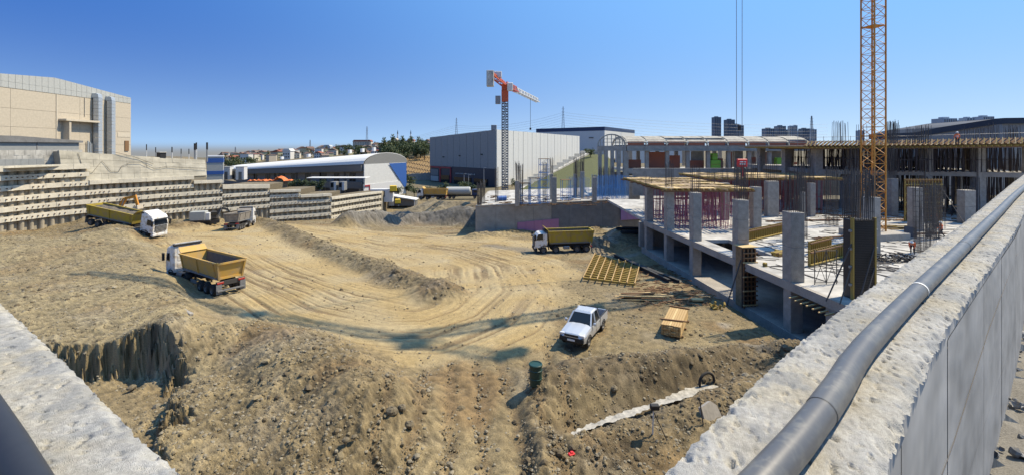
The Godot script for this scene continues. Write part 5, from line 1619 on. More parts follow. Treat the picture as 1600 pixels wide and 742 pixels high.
# wall formwork panel: plywood skin with timber girders and steel walers; stands along +x from its origin
func form_panel(label: String, at: Vector3, turn: float, w: float, h: float, tilt := 0.0, mat_ := "timber_yellow", skin := "timber_brown") -> void:
	var t := thing("wall_formwork", label, "formwork", at, turn, "timber formwork panels")
	t.rotation.x = tilt
	var m := MB.new(); m.b(0, w, 0, h, -0.05, -0.02); put(m, "plywood_skin", skin, t)
	var n := maxi(3, int(w / 0.36))
	for i in n:
		m = MB.new(); var x := 0.06 + (w - 0.12) * i / (n - 1)
		m.cham(x - 0.04, x + 0.04, 0, h, -0.02, 0.14, 0.008); put(m, "girder", mat_, t)
	var k := maxi(2, int(h / 0.55))
	for i in k:
		m = MB.new(); var y := 0.15 + (h - 0.3) * i / (k - 1)
		m.cham(-0.02, w + 0.02, y - 0.06, y + 0.06, 0.14, 0.24, 0.01); put(m, "waler", "timber_yellow" if i % 2 == 0 else "timber_brown", t)
	m = MB.new()
	for i in 2:
		var x := 0.2 + (w - 0.4) * i
		m.bar(Vector3(x, h * 0.8, 0.2), Vector3(x, 0.02, h * 0.55 + 0.3), 0.05)
	if h > 1.6: put(m, "brace", "rebar", t)

const DY := 3.2      # deck level
const BY := -0.5     # basement floor
func deck_x(d: float) -> float:   # left edge of the deck at distance d
	return lerpf(20.7, 17.7, (d - 27.4) / (59.7 - 27.4))
func near_structure() -> void:
	var root := thing("unfinished_building", "unfinished concrete frame with a white deck, columns and open basement on the right", "building", Vector3(19, BY, -45))
	var o := root.position
	var m: MB
	# deck in bays: [x0 offset from edge, x1, d0, d1]; two openings let the sun into the basement
	var bays := []
	var ds := [18.0, 26.5, 33.5, 40.5, 47.5, 54.5, 60.0]
	var xs := [0.35, 7.5, 15.0, 23.0, 31.0, 40.0]
	for j in 6:
		for i in 5:
			if j == 3 and i == 0: continue
			bays.append([xs[i], xs[i + 1], ds[j], ds[j + 1]])
	for q in bays:
		m = MB.new()
		var e := 0.006
		var p := []
		for y in [DY - 0.35, DY]:
			for k in [[q[0], q[2]], [q[1], q[2]], [q[1], q[3]], [q[0], q[3]]]:
				p.append(Vector3(deck_x(k[1]) + k[0] - (e if k[0] == q[1] else 0.0), y, -k[1] + (e if k[1] == q[3] else 0.0)) - o)
		m.box8(p)
		put(m, "deck_slab", "deck", root)
	# half of the bay with the opening
	m = MB.new()
	m.box8([Vector3(deck_x(40.5) + 4.2, DY - 0.35, -40.5) - o, Vector3(deck_x(40.5) + 7.5, DY - 0.35, -40.5) - o, Vector3(deck_x(47.5) + 7.5, DY - 0.35, -47.5) - o, Vector3(deck_x(47.5) + 4.2, DY - 0.35, -47.5) - o,
		Vector3(deck_x(40.5) + 4.2, DY, -40.5) - o, Vector3(deck_x(40.5) + 7.5, DY, -40.5) - o, Vector3(deck_x(47.5) + 7.5, DY, -47.5) - o, Vector3(deck_x(47.5) + 4.2, DY, -47.5) - o])
	put(m, "deck_slab", "deck", root)
	m = MB.new()
	m.box8([Vector3(deck_x(40.5) + 0.35, DY - 0.35, -40.5) - o, Vector3(deck_x(40.5) + 1.6, DY - 0.35, -40.5) - o, Vector3(deck_x(47.5) + 1.6, DY - 0.35, -47.5) - o, Vector3(deck_x(47.5) + 0.35, DY - 0.35, -47.5) - o,
		Vector3(deck_x(40.5) + 0.35, DY, -40.5) - o, Vector3(deck_x(40.5) + 1.6, DY, -40.5) - o, Vector3(deck_x(47.5) + 1.6, DY, -47.5) - o, Vector3(deck_x(47.5) + 0.35, DY, -47.5) - o])
	put(m, "deck_slab", "deck", root)
	# far part of the deck
	for i in 8:
		m = MB.new(); m.b(17.9 + i * 8.0, 25.88 + i * 8.0, DY - 0.35, DY, -84, -60.01)
		put(m, "deck_slab", "deck", root, Transform3D(Basis(), -o))
	m = MB.new(); m.b(60, 90, DY - 0.35, DY, -60, -20); put(m, "deck_slab", "deck", root, Transform3D(Basis(), -o))
	# edge beam
	for j in 6:
		m = MB.new()
		m.box8([Vector3(deck_x(ds[j]), DY - 0.62, -ds[j] - 0.004) - o, Vector3(deck_x(ds[j]) + 0.345, DY - 0.62, -ds[j] - 0.004) - o, Vector3(deck_x(ds[j + 1]) + 0.345, DY - 0.62, -ds[j + 1]) - o, Vector3(deck_x(ds[j + 1]), DY - 0.62, -ds[j + 1]) - o,
			Vector3(deck_x(ds[j]), DY + 0.012, -ds[j] - 0.004) - o, Vector3(deck_x(ds[j]) + 0.345, DY + 0.012, -ds[j] - 0.004) - o, Vector3(deck_x(ds[j + 1]) + 0.345, DY + 0.012, -ds[j + 1]) - o, Vector3(deck_x(ds[j + 1]), DY + 0.012, -ds[j + 1]) - o])
		put(m, "edge_beam", "conc", root)
	# basement floor and walls
	m = MB.new()
	m.box8([Vector3(deck_x(18), BY - 1.2, -18) - o, Vector3(64, BY - 1.2, -18) - o, Vector3(64, BY - 1.2, -60.8) - o, Vector3(deck_x(60.8), BY - 1.2, -60.8) - o, Vector3(deck_x(18), BY, -18) - o, Vector3(64, BY, -18) - o, Vector3(64, BY, -60.8) - o, Vector3(deck_x(60.8), BY, -60.8) - o])
	put(m, "basement_floor", "conc", root)
	m = MB.new(); m.b(17.4, 64, BY, DY - 0.36, -61.5, -60.9); put(m, "basement_wall", "conc", root, Transform3D(Basis(), -o))
	m = MB.new(); m.b(63, 63.6, BY, DY - 0.36, -60.8, -18); put(m, "basement_wall", "conc", root, Transform3D(Basis(), -o))
	m = MB.new(); m.b(20.6, 63, BY, DY - 0.36, -18.6, -18.0); put(m, "basement_wall", "conc", root, Transform3D(Basis(), -o))
	# sloping concrete skirt along the basement edge
	m = MB.new()
	m.box8([PX(1075, -1.1, 50) - o, PX(1130, -1.1, 46) - o, PX(1092, -0.9, 58) - o, PX(1035, -1.2, 60) - o, PX(1075, -0.75, 50) - o, PX(1130, -0.45, 46) - o, PX(1092, -0.5, 58) - o, PX(1035, -0.9, 60) - o])
	put(m, "skirt_slab", "conc", root)
	# columns of the edge row: basement lengths and upper lengths. [px, row on the deck, top row, side, bars, n]
	var cols := [[1014, 345, 291, 0.85, 1.2, 10], [1047, 358, 293, 0.9, 3.0, 14], [1088, 375, 301, 0.9, 2.6, 14], [1150, 404, 312, 0.95, 3.2, 18], [1250, 438, 331, 1.0, 3.2, 20]]
	for i in cols.size():
		var q = cols[i]
		var p := PH(q[0], q[1], DY)
		p.x = deck_x(-p.z) + 0.56
		var h: float = (q[1] - q[2]) / F * -p.z
		column(root, p - o + Vector3(0, 0.0, 0), q[3], h, "conc_col", q[4], q[5], 30 + i, 1.05)
		column(root, Vector3(p.x - 0.02, BY, p.z) - o, 0.9, DY - 0.625 - BY, "conc_col", 0.0)
	for d in [29.0, 25.5]: column(root, Vector3(deck_x(d) + 0.55, BY, -d) - o, 0.9, DY - 0.625 - BY, "conc_col", 0.0)
	# inner basement columns
	for q in [[27, 33], [27, 41], [27, 49], [27, 56], [35, 36], [35, 46], [35, 55], [44, 40], [44, 52]]: column(root, Vector3(q[0], BY, -q[1]) - o, 0.9, DY - 0.36 - BY, "conc_col", 0.0)
	# columns standing free on the deck: [px, deck row, top row, width, depth, bars, n]
	var free := [[1133, 343, 286, 0.9, 1.0, 3.0, 14], [1181, 356, 292, 1.0, 1.0, 3.2, 16], [1206, 338, 283, 1.6, 1.0, 2.6, 18], [1268, 338, 286, 0.7, 0.9, 4.0, 18], [1322, 326, 275, 1.1, 1.1, 3.5, 18], [1362, 400, 308, 0.95, 1.0, 2.4, 18], [1395, 337, 279, 1.0, 1.0, 4.4, 20], [1432, 360, 293, 1.1, 1.1, 0.6, 12], [1511, 348, 297, 1.4, 1.1, 0.5, 14], [1348, 346, 300, 0.8, 0.8, 2.5, 12], [1255, 345, 300, 0.5, 0.5, 3.8, 14]]
	for i in free.size():
		var q = free[i]
		var p := PH(q[0], q[1], DY)
		column(root, p - o, q[3], (q[1] - q[2]) / F * -p.z, "conc_col", q[5], q[6], 60 + i, q[4])
	# cages of columns still to be cast
	for q in [[1252, 372, 270, 0.9, 24, 8], [1300, 352, 262, 1.0, 26, 8], [1342, 352, 285, 1.0, 26, 8], [1446, 396, 288, 1.1, 34, 12], [1457, 372, 285, 1.1, 34, 12], [1466, 358, 292, 1.0, 24, 6], [1160, 352, 262, 0.9, 16, 5], [1112, 345, 268, 0.8, 12, 4]]:
		var p := PH(q[0], q[1], DY)
		put(rebar_mb(Vector3.ZERO, q[3], 0.0, (q[1] - q[2]) / F * -p.z, q[4], 0.019, int(q[0]), q[5]), "rebar_cage", "rebar", root, Transform3D(Basis(), p - o))
	# mats of reinforcement and offcuts lying about the deck
	var g := RandomNumberGenerator.new(); g.seed = 12
	m = MB.new()
	for i in 320:
		var p := PH(g.randf_range(1150, 1500), g.randf_range(326, 430), DY + 0.03)
		if p.x < deck_x(-p.z) + 1: continue
		var a := g.randf_range(-0.3, 0.3) + (1.2 if g.randf() < 0.4 else 0.0)
		m.bar(p - o, p - o + Vector3(cos(a), 0, sin(a)) * g.randf_range(0.6, 3.4), 0.05, 0.04)
	put(m, "scattered_bars", "rebar", root).set_meta("kind", "stuff")
	m = MB.new()
	for i in 170:
		var p := PH(g.randf_range(1270, 1500), g.randf_range(322, 345), DY + 0.05)
		m.bar(p - o, p - o + Vector3(g.randf_range(-1.5, 2.5), 0, g.randf_range(-0.4, 0.4)), 0.14, 0.09)
	put(m, "scattered_timber", "timber_brown", root).set_meta("kind", "stuff")
	# tops of the beams waiting for their slab at the near end: short bars sticking out
	m = MB.new()
	for i in 15:
		var d := lerpf(32.0, 24.5, i / 14.0)
		var p := Vector3(deck_x(d) + 0.1, DY - 0.8 - 0.02 * (i % 3), -d) - o
		m.bar(p + Vector3(0.3, 0, 0), p + Vector3(-0.75, -0.05, 0.35), 0.1, 0.08)
	put(m, "ledger_bars", "timber_pale", root).set_meta("kind", "stuff")
func near_fittings() -> void:
	# props and decks at the far corner
	prop_field("red_props", "dense field of red steel props under the nearer formwork deck", "prop_purple", 19.4, 27.6, 53.5, 66, DY, 7.75, 0.68, 1, 0.16, 0.03)
	prop_field("red_props", "field of red steel props under the formwork deck farther back", "prop_red", 29.5, 47, 65.5, 76, DY, 8.2, 0.75, 2, 0.16, 0.03)
	form_deck("timber formwork deck on red props at the far left corner of the white deck", 18.0, 28.2, 52.5, 72, 8.15)
	form_deck("timber formwork deck on red props behind the wide concrete pier", 28.8, 47.5, 64.5, 77, 8.6)
	# panels lying and standing on the deck
	var p := PH(1167, 378, DY)
	var q := PH(1228, 364, DY)
	form_panel("dark timber formwork panel behind the second free column", p, atan2(-(q - p).z, (q - p).x), p.distance_to(q), 1.25)
	p = PH(1264, 397, DY); q = PH(1298, 388, DY)
	form_panel("shorter timber panel right of the big corner column", p, atan2(-(q - p).z, (q - p).x), p.distance_to(q), 1.15)
	p = PH(1264, 416, DY); q = PH(1325, 400, DY)
	form_panel("longer timber panel in front of its shorter neighbour by the corner column", p, atan2(-(q - p).z, (q - p).x), p.distance_to(q), 1.3)
	# column formwork standing outside the deck edge
	var c := PH(1167, 478, -0.6)
	var lab := "tall timber lattice column form standing against the deck edge"
	var t := thing("column_form", lab, "formwork", c, 0.15, "column forms")
	var m: MB
	for i in 4:
		m = MB.new(); var x := -0.52 + 0.35 * i
		m.cham(x - 0.05, x + 0.05, 0.0, 5.0, 0.3, 0.45, 0.01); put(m, "girder", "timber_brown", t)
	for i in 12:
		m = MB.new(); var y := 0.25 + i * 0.4
		m.cham(-0.68, 0.68, y - 0.05, y + 0.05, 0.45, 0.56, 0.01); put(m, "waler", "timber_brown" if i % 3 else "timber_pale", t)
	m = MB.new(); m.b(-0.6, 0.6, 0.0, 4.95, 0.2, 0.29); put(m, "skin", "ply_black", t)
	m = MB.new(); m.cham(-0.6, 0.6, 0.0, 5.1, -0.6, 0.19, 0.02); put(m, "side_form", "plywood", t)
	m = MB.new(); m.b(-0.75, 0.75, 5.1, 5.16, -0.7, 0.5); put(m, "top_platform", "timber_pale", t)
	m = MB.new(); m.bar(Vector3(-0.6, 4.0, 0.1), Vector3(-2.6, 0.1, 0.9), 0.08); put(m, "brace", "rebar", t)
	# big column form in the foreground
	c = PH(1346, 466, DY)
	t = thing("column_form", "big black meshed column form with yellow edge posts, nearest on the deck", "formwork", c, 0.12, "column forms")
	m = MB.new(); m.cham(-0.72, 0.72, 0, 5.1, -0.6, 0.2, 0.02); put(m, "core", "ply_black", t)
	m = MB.new()
	for i in 18: m.tube(Vector3(-0.68 + 1.36 * i / 17, 0.05, 0.25), Vector3(-0.68 + 1.36 * i / 17, 5.15, 0.25), 0.018, 5)
	for i in 46: m.bar(Vector3(-0.7, 0.1 + i * 0.11, 0.285), Vector3(0.7, 0.1 + i * 0.11, 0.285), 0.018)
	put(m, "mesh_face", "rebar", t)
	for s in [-1, 1]:
		m = MB.new(); m.cham(s * 0.8 - 0.06, s * 0.8 + 0.06, 0, 5.25, 0.1, 0.3, 0.01); put(m, "edge_post", "timber_yellow", t)
		m = MB.new(); m.tube(Vector3(s * 0.85, 3.6, 0.2), Vector3(s * 0.85 - 1.9, 0.03, 0.6 + s * 0.3), 0.045, 6); m.tube(Vector3(s * 0.85, 2.2, 0.2), Vector3(s * 0.85 - 1.5, 0.03, 0.9), 0.04, 6); put(m, "brace", "rebar", t)
		for k in 4:
			m = MB.new(); m.cham(s * 0.92 - 0.09, s * 0.92 + 0.09, 0.9 + k * 1.15, 1.05 + k * 1.15, 0.1, 0.25, 0.02); put(m, "clamp", "steel", t)
	put(rebar_mb(Vector3(0, 0, -0.2), 1.15, 5.1, 8.2, 34, 0.026, 5, 3), "starter_bars", "rebar", t)
	# yellow wall form at the back
	c = PH(1414, 346, DY)
	form_panel("tall yellow timber wall form at the back of the deck", c, 0.0, 4.9, 5.6, 0.0)
	# shoring tower beside the corner column
	c = PH(1290, 444, DY)
	t = thing("bracing_frame", "thin steel bracing frame standing right of the corner column", "scaffold", c, 0.1)
	m = MB.new()
	for x in [0.0, 0.9, 1.7]:
		m.tube(Vector3(x - 0.8, 0, 0), Vector3(x - 0.8, 2.5, 0), 0.03, 6)
		if x < 1.5:
			m.tube(Vector3(x - 0.8, 0.1, 0), Vector3(x + 0.1, 2.4, 0), 0.02, 5); m.tube(Vector3(x + 0.1, 0.1, 0), Vector3(x - 0.8, 2.4, 0), 0.02, 5)
	m.tube(Vector3(-0.8, 2.4, 0), Vector3(0.9, 2.4, 0), 0.025, 6); m.tube(Vector3(-0.8, 0.15, 0), Vector3(0.9, 0.15, 0), 0.025, 6)
	put(m, "frame", "rebar", t)
	var bl2 := [["bundle of long steel bars lying beside the shorter timber panel", 1302, 372, 0.25], ["bundle of steel bars lying in the middle of the deck", 1285, 345, 0.1], ["bundle of steel bars lying left of the yellow crane mast", 1330, 338, -0.15], ["bundle of steel bars lying behind the second free column", 1225, 346, 0.2], ["bundle of bars lying at the foot of the yellow wall form", 1440, 366, 0.05]]
	for e in bl2:
		t = thing("bar_bundle", e[0], "bars", PH(e[1], e[2], DY + 0.004), e[3], "steel bar bundles on the deck")
		m = MB.new()
		for i in 14: m.tube(Vector3(-2.6 + 0.1 * (i % 3), 0.03 + 0.05 * (i / 6), -0.2 + 0.07 * (i % 6)), Vector3(2.6 + 0.15 * (i % 4), 0.03 + 0.05 * (i / 6), -0.2 + 0.07 * (i % 6)), 0.022, 5)
		put(m, "bars", "rebar_rust", t)
		for x in [-1.6, 1.6]:
			m = MB.new(); m.b(x - 0.06, x + 0.06, 0.0, 0.2, -0.3, 0.32); put(m, "tie", "timber_brown", t)
	var pl2 := [["low stack of yellow formwork girders on the deck near the corner column", 1226, 398, 0.5], ["stack of yellow girders on the deck behind the big column form", 1372, 366, -0.2], ["stack of formwork girders by the crane footing", 1352, 352, 0.3]]
	for e in pl2:
		t = thing("girder_stack", e[0], "girders", PH(e[1], e[2], DY + 0.004), e[3], "girder stacks on the deck")
		for i in 10:
			m = MB.new(); m.cham(-1.3 - 0.05 * (i % 3), 1.3, 0.02 + 0.17 * (i / 5), 0.18 + 0.17 * (i / 5), -0.4 + 0.16 * (i % 5), -0.31 + 0.16 * (i % 5), 0.008); put(m, "girder", "timber_yellow" if i % 4 else "timber_brown", t)
	# small things on the deck
	var bl := [["small yellow block on the deck near the lattice column form", 1196, 416], ["second small yellow block farther along the white deck", 1214, 395]]
	for e in bl:
		t = thing("timber_block", e[0], "block", PH(e[1], e[2], DY + 0.002), 0.4, "yellow blocks on the deck")
		m = MB.new(); m.cham(-0.13, 0.13, 0, 0.32, -0.13, 0.13, 0.02); put(m, "block", "timber_yellow", t)
		m = MB.new(); m.b(-0.14, 0.14, 0.14, 0.18, -0.14, 0.14); put(m, "strap", "black", t)
	t = thing("timber_heap", "heap of dark timber offcuts on the deck left of the workers", "timber", PH(1385, 358, DY))
	var g := RandomNumberGenerator.new(); g.seed = 3
	for i in 16:
		m = MB.new(); var a := Vector3(g.randf_range(-1.6, 0.6), 0.06 + 0.11 * (i / 4), g.randf_range(-0.8, 0.8)); m.bar(a, a + Vector3(2.2, 0, g.randf_range(-0.3, 0.3)), 0.12, 0.1); put(m, "timber", "plywood" if i % 3 else "timber_yellow", t)
	t = thing("blue_tarp", "dark blue tarpaulin hanging at the foot of a column", "tarpaulin", PH(1424, 372, DY), 0.1)
	m = MB.new(); m.prism(PackedVector2Array([Vector2(-0.8, 0), Vector2(0.8, 0), Vector2(0.75, 1.15), Vector2(-0.7, 1.3)]), -0.06, 0.0); put(m, "sheet", "tarp", t)
	t = thing("debris_heap", "dark heap of wire and rags on the deck beside the crouching worker", "debris", PH(1408, 408, DY))
	m = MB.new()
	for i in 120:
		var a := Vector3(g.randf_range(-1.6, 1.6), g.randf_range(0.03, 0.6), g.randf_range(-0.5, 0.5)); m.bar(a, a + Vector3(g.randf_range(-0.5, 0.5), g.randf_range(-0.2, 0.1), g.randf_range(-0.4, 0.4)), 0.07)
	put(m, "scrap", "ply_black", t)
	# red phone-box-like safety sign on the far formwork
	t = thing("red_sign", "red lifting hook block on a red post above the formwork deck", "sign", PX(1160, 8.65, 66))
	m = MB.new(); m.cham(-0.75, 0.75, 1.4, 2.6, -0.15, 0.15, 0.08); put(m, "plate", "sign_red", t)
	m = MB.new(); m.cham(-0.15, 0.15, -0.4, 1.4, -0.12, 0.12, 0.03); put(m, "post", "sign_red", t)
	m = MB.new(); m.cham(-0.4, 0.5, 1.75, 1.95, 0.15, 0.18, 0.01); m.cham(-0.4, 0.5, 2.1, 2.25, 0.15, 0.18, 0.01); put(m, "white_marks", "clip_white", t)

func far_structure() -> void:
	# two storeys behind the deck: columns, middle slab, formwork roof on dark props
	var root := thing("unfinished_annex", "dark two-storey concrete frame under formwork along the back right", "building", PX(1400, DY, 66))
	var o := root.position
	var px := [1277, 1333, 1386, 1448, 1530, 1612, 1690]
	var dd := [72.0, 70.5, 69.0, 67.0, 64.5, 62.0, 60.0]
	var m: MB
	for i in px.size():
		var p := PX(px[i], DY, dd[i])
		column(root, p - o, 1.2, 9.9, "conc_col", 0.0)
		column(root, p - o + Vector3(0, 0, -8), 1.1, 9.9, "conc_col", 0.0)
		column(root, p - o + Vector3(0, 0, -16), 1.1, 9.9, "conc_col", 0.0)
		if i < px.size() - 1:
			var q := PX(px[i + 1], DY, dd[i + 1])
			for e in [[5.55, 6.25, "conc", 0.62]]:
				m = MB.new()
				var a := p - o + Vector3(0.02, e[0], e[3]); var b := q - o + Vector3(-0.02, e[0], e[3]); var u := Vector3(0, e[1] - e[0], 0); var k := Vector3(0, 0, -22)
				m.box8([a, b, b + k, a + k, a + u, b + u, b + u + k, a + u + k]); put(m, "floor_slab", e[2], root)
	# starter bars and shear cages in front of and above
	for e in [[1309, 5], [1318, 4], [1347, 3], [1394, 9], [1398, 6], [1425, 5], [1441, 6], [1446, 5], [1510, 7], [1530, 7], [1552, 6], [1580, 7], [1586, 5]]:
		var p := PX(e[0], 13.5, 64)
		put(rebar_mb(Vector3.ZERO, 0.9, 0.0, 2.2 + 0.25 * (e[0] % 5), e[1] * 2, 0.026, e[0]), "starter_bars", "rebar", root, Transform3D(Basis(), p - o))
	# back wall closing the dark space
	m = MB.new(); m.b(-32, 90, 0, 5.5, -25.2, -24.6); put(m, "back_wall", "conc", root)
	# dark props below the roof and below the slab
	prop_field("dark_props", "thicket of dark steel props on the upper floor of the far frame", "prop_dark", 50, 80, 63, 82, DY + 6.26, 12.9, 0.85, 11, 0.2, 0.05)
	prop_field("dark_props", "dark props on the ground floor of the far frame", "prop_dark", 60, 84, 63, 82, DY, DY + 5.5, 1.0, 12, 0.2, 0.05)
	# formwork roof with rows of raking props on its edge
	var t := thing("formwork_roof", "long formwork roof edge with slanting yellow struts above the far frame", "formwork", PX(1430, 13.1, 62))
	var o2 := t.position
	var p0 := PX(1255, 13.05, 70.5); var p1 := PX(1430, 13.15, 65.5); var p2 := PX(1680, 13.5, 57)
	for sgn in 2:
		var a: Vector3 = [p0, p1][sgn] - o2; var b: Vector3 = [p1, p2][sgn] - o2
		m = MB.new(); m.box8([a, b, b + Vector3(0, 0, -20), a + Vector3(0, 0, -20), a + Vector3(0, 0.12, 0), b + Vector3(0, 0.12, 0), b + Vector3(0, 0.12, -20), a + Vector3(0, 0.12, -20)]); put(m, "deck_boards", "plywood", t)
		var n := 26
		for i in n:
			var c := a.lerp(b, (i + 0.5) / n)
			m = MB.new(); m.bar(c + Vector3(0, -0.15, 0.9), c + Vector3(0, -0.15, -18), 0.1, 0.22); put(m, "joist", "timber_yellow", t)
			m = MB.new(); m.bar(c + Vector3(-0.25, 0.1, 0.85), c + Vector3(0.35, 0.95, 0.25), 0.09); put(m, "raking_strut", "timber_yellow" if i % 2 else "timber_pale", t)
			m = MB.new(); m.bar(c + Vector3(-0.1, 0.14, 0.12), c + Vector3(0.85, 0.85, 0.1), 0.5, 0.06); put(m, "edge_board", "timber_brown", t)
		for k in 3:
			m = MB.new(); m.bar(a + Vector3(0, -0.32, 0.6 - k * 5.0), b + Vector3(0, -0.32, 0.6 - k * 5.0), 0.12, 0.2); put(m, "bearer", "timber_brown", t)
		# guard rail
		m = MB.new()
		for i in 12:
			var c := a.lerp(b, i / 12.0) + Vector3(0, 0.1, -1.2); m.tube(c, c + Vector3(0, 1.5, 0), 0.03, 5)
		m.tube(a + Vector3(0, 1.5, -1.2), b + Vector3(0, 1.5, -1.2), 0.025, 5)
		put(m, "guard_rail", "steel", t)

func podium() -> void:
	var root := thing("podium", "grey concrete podium with white deck and columns behind the yellow truck", "building", PX(744, -4, 86))
	var o := root.position
	var Yt := 1.6
	var A := PX(744, 0, 86); var B := PX(1000, 0, 98); var dir := (B - A).normalized()
	var nrm := Vector3(-dir.z, 0, dir.x); if nrm.z < 0: nrm = -nrm
	var L := A.distance_to(B)
	var m: MB
	var n := 14
	for i in n:
		var a := A + dir * (L * 1.5 * (i + 0.004) / n) - o; var b := A + dir * (L * 1.5 * (i + 0.996) / n) - o
		m = MB.new(); var w := -nrm * 0.6; a.y = 0; b.y = 0
		var y0 := Vector3(0, -6 - o.y, 0); var y1 := Vector3(0, Yt - o.y, 0)
		m.box8([a + y0 + w, b + y0 + w, b + y0, a + y0, a + y1 + w, b + y1 + w, b + y1, a + y1])
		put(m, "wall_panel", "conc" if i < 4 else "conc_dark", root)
	# left return wall
	m = MB.new(); var bk := Vector3(0.6, 0, -30)
	var ao := A - o; ao.y = 0
	m.box8([ao + Vector3(0, -6 - o.y, 0) - nrm * 0.61, ao + Vector3(0.6, -6 - o.y, 0) - nrm * 0.61, ao + Vector3(0.6, -6 - o.y, 0) + bk, ao + Vector3(0, -6 - o.y, 0) + bk, ao + Vector3(0, Yt - o.y - 0.01, 0) - nrm * 0.61, ao + Vector3(0.6, Yt - o.y - 0.01, 0) - nrm * 0.61, ao + Vector3(0.6, Yt - o.y - 0.01, 0) + bk, ao + Vector3(0, Yt - o.y - 0.01, 0) + bk])
	put(m, "wall_panel", "conc", root)
	m = MB.new()
	var c0 := A - nrm * 0.62 - o + dir * 0.62; var c1 := A + dir * (L + 55) - nrm * 0.62 - o; c0.y = Yt - o.y - 0.4; c1.y = c0.y
	m.box8([c0, c1, c1 + bk, c0 + bk, c0 + Vector3(0, 0.4, 0), c1 + Vector3(0, 0.4, 0), c1 + bk + Vector3(0, 0.4, 0), c0 + bk + Vector3(0, 0.4, 0)])
	put(m, "deck", "deck", root)
	# kerb along the deck edge
	m = MB.new(); var k0 := A - o; k0.y = Yt - o.y; var k1 := B - o; k1.y = Yt - o.y
	m.box8([k0 - nrm * 0.55, k1 - nrm * 0.55, k1 + nrm * 0.12, k0 + nrm * 0.12, k0 - nrm * 0.55 + Vector3(0, 0.18, 0), k1 - nrm * 0.55 + Vector3(0, 0.18, 0), k1 + nrm * 0.12 + Vector3(0, 0.18, 0), k0 + nrm * 0.12 + Vector3(0, 0.18, 0)])
	put(m, "kerb", "conc", root)
	# columns: [px, base row, top row, side, bars]
	for q in [[808, 322, 283, 0.85, 3.6], [866, 318, 277, 0.95, 0.5], [929, 316, 277, 0.85, 0.4], [991.5, 313, 275, 2.2, 0.0], [862, 312, 272, 0.7, 3.4], [910, 309, 268, 0.9, 4.2], [899, 308, 272, 0.8, 3.6]]:
		var p := PH(q[0], q[1], Yt)
		column(root, p - o, q[3], (q[1] - q[2]) / F * -p.z, "conc_col", q[4], 16, int(q[0]), 0.9)
	# cages
	for q in [[812, 320, 258, 1.2, 30], [754, 318, 284, 0.9, 26], [851, 318, 256, 0.7, 14], [905, 308, 252, 1.6, 26], [749, 322, 288, 0.8, 24], [776, 316, 262, 0.6, 10], [940, 306, 262, 1.0, 18], [955, 306, 262, 1.0, 18]]:
		var p := PH(q[0], q[1], Yt)
		put(rebar_mb(Vector3.ZERO, q[3], 0.0, (q[1] - q[2]) / F * -p.z, q[4], 0.035, int(q[0]), 5), "rebar_cage", "rebar", root, Transform3D(Basis(), p - o))
	# blue props
	for e in [["blue_props", "dense field of blue props at the right end of the podium deck", 936, 990, 96.5, 106, 6.6, 0.7, 21], ["blue_props", "thinner field of blue props in the middle of the podium deck", 893, 924, 98, 106, 6.2, 0.95, 22]]:
		var a := PX(e[2], Yt, e[4]); var b := PX(e[3], Yt, e[4])
		prop_field(e[0], e[1], "prop_blue", a.x, b.x, e[4], e[5], Yt, e[6], e[7], e[8], 0.12, 0.03)
	# blue scaffold towers
	var sl := ["tall blue scaffold tower in the middle of the podium deck", "low blue scaffold frame left of the tall one", "low blue scaffold frame between the column and the tall tower", "low blue scaffold frame right of the tower, farther back"]
	for k in 4:
		var q = [[850, 319, 9.0], [820, 320, 4.2], [835, 320, 5.2], [884, 314, 4.4]][k]
		var t := thing("scaffold_tower", sl[k], "scaffold", PH(q[0], q[1], Yt), 0.2, "blue scaffold towers on the podium")
		m = MB.new(); var h: float = q[2]
		for s in [Vector2(-0.9, -0.6), Vector2(0.9, -0.6), Vector2(0.9, 0.6), Vector2(-0.9, 0.6)]: m.tube(Vector3(s.x, 0, s.y), Vector3(s.x, h, s.y), 0.06, 5)
		put(m, "standards", "prop_blue", t)
		m = MB.new()
		for i in int(h / 1.5):
			var y := 0.3 + i * 1.5
			for z in [-0.6, 0.6]:
				m.bar(Vector3(-0.9, y, z), Vector3(0.9, y, z), 0.07); m.bar(Vector3(-0.9, y, z), Vector3(0.9, y + 1.3, z), 0.045)
			for x in [-0.9, 0.9]: m.bar(Vector3(x, y, -0.6), Vector3(x, y, 0.6), 0.07)
		put(m, "braces", "prop_blue", t)
		m = MB.new(); m.b(-1.0, 1.0, h, h + 0.1, -0.7, 0.7); put(m, "platform", "timber_brown", t)
	# blue drum and timber lying on the deck's left part
	var dr := thing("blue_drum", "blue drum lying at the foot of the red crane", "drum", PH(784, 314, Yt) + Vector3(0, 0.55, 0), 0.3)
	m = MB.new(); m.tube(Vector3(-0.9, 0, 0), Vector3(0.9, 0, 0), 0.5, 14); put(m, "body", "blue_paint", dr)
	for x in [-0.9, 0.0, 0.9]:
		m = MB.new(); m.tube(Vector3(x - 0.05, 0, 0), Vector3(x + 0.05, 0, 0), 0.55, 14); put(m, "hoop", "prop_blue", dr)
	var g := RandomNumberGenerator.new(); g.seed = 5
	m = MB.new()
	for i in 160:
		var p := PH(g.randf_range(750, 960), g.randf_range(305, 322), Yt + 0.08)
		m.bar(p - o, p - o + Vector3(g.randf_range(-1.8, 1.8), 0, g.randf_range(-0.8, 0.8)), 0.12, 0.12)
	put(m, "scattered_timber", "timber_brown", root).set_meta("kind", "stuff")
	# pink and purple insulation boards against the wall
	var pk := [["pink insulation boards leaning at the foot of the podium wall", "pink_board", 5, 802, 9.0, 2.0, 1.2], ["purple insulation boards against the podium wall near the white deck", "purple_board", 4, 966, 6.4, 2.4, 1.9]]
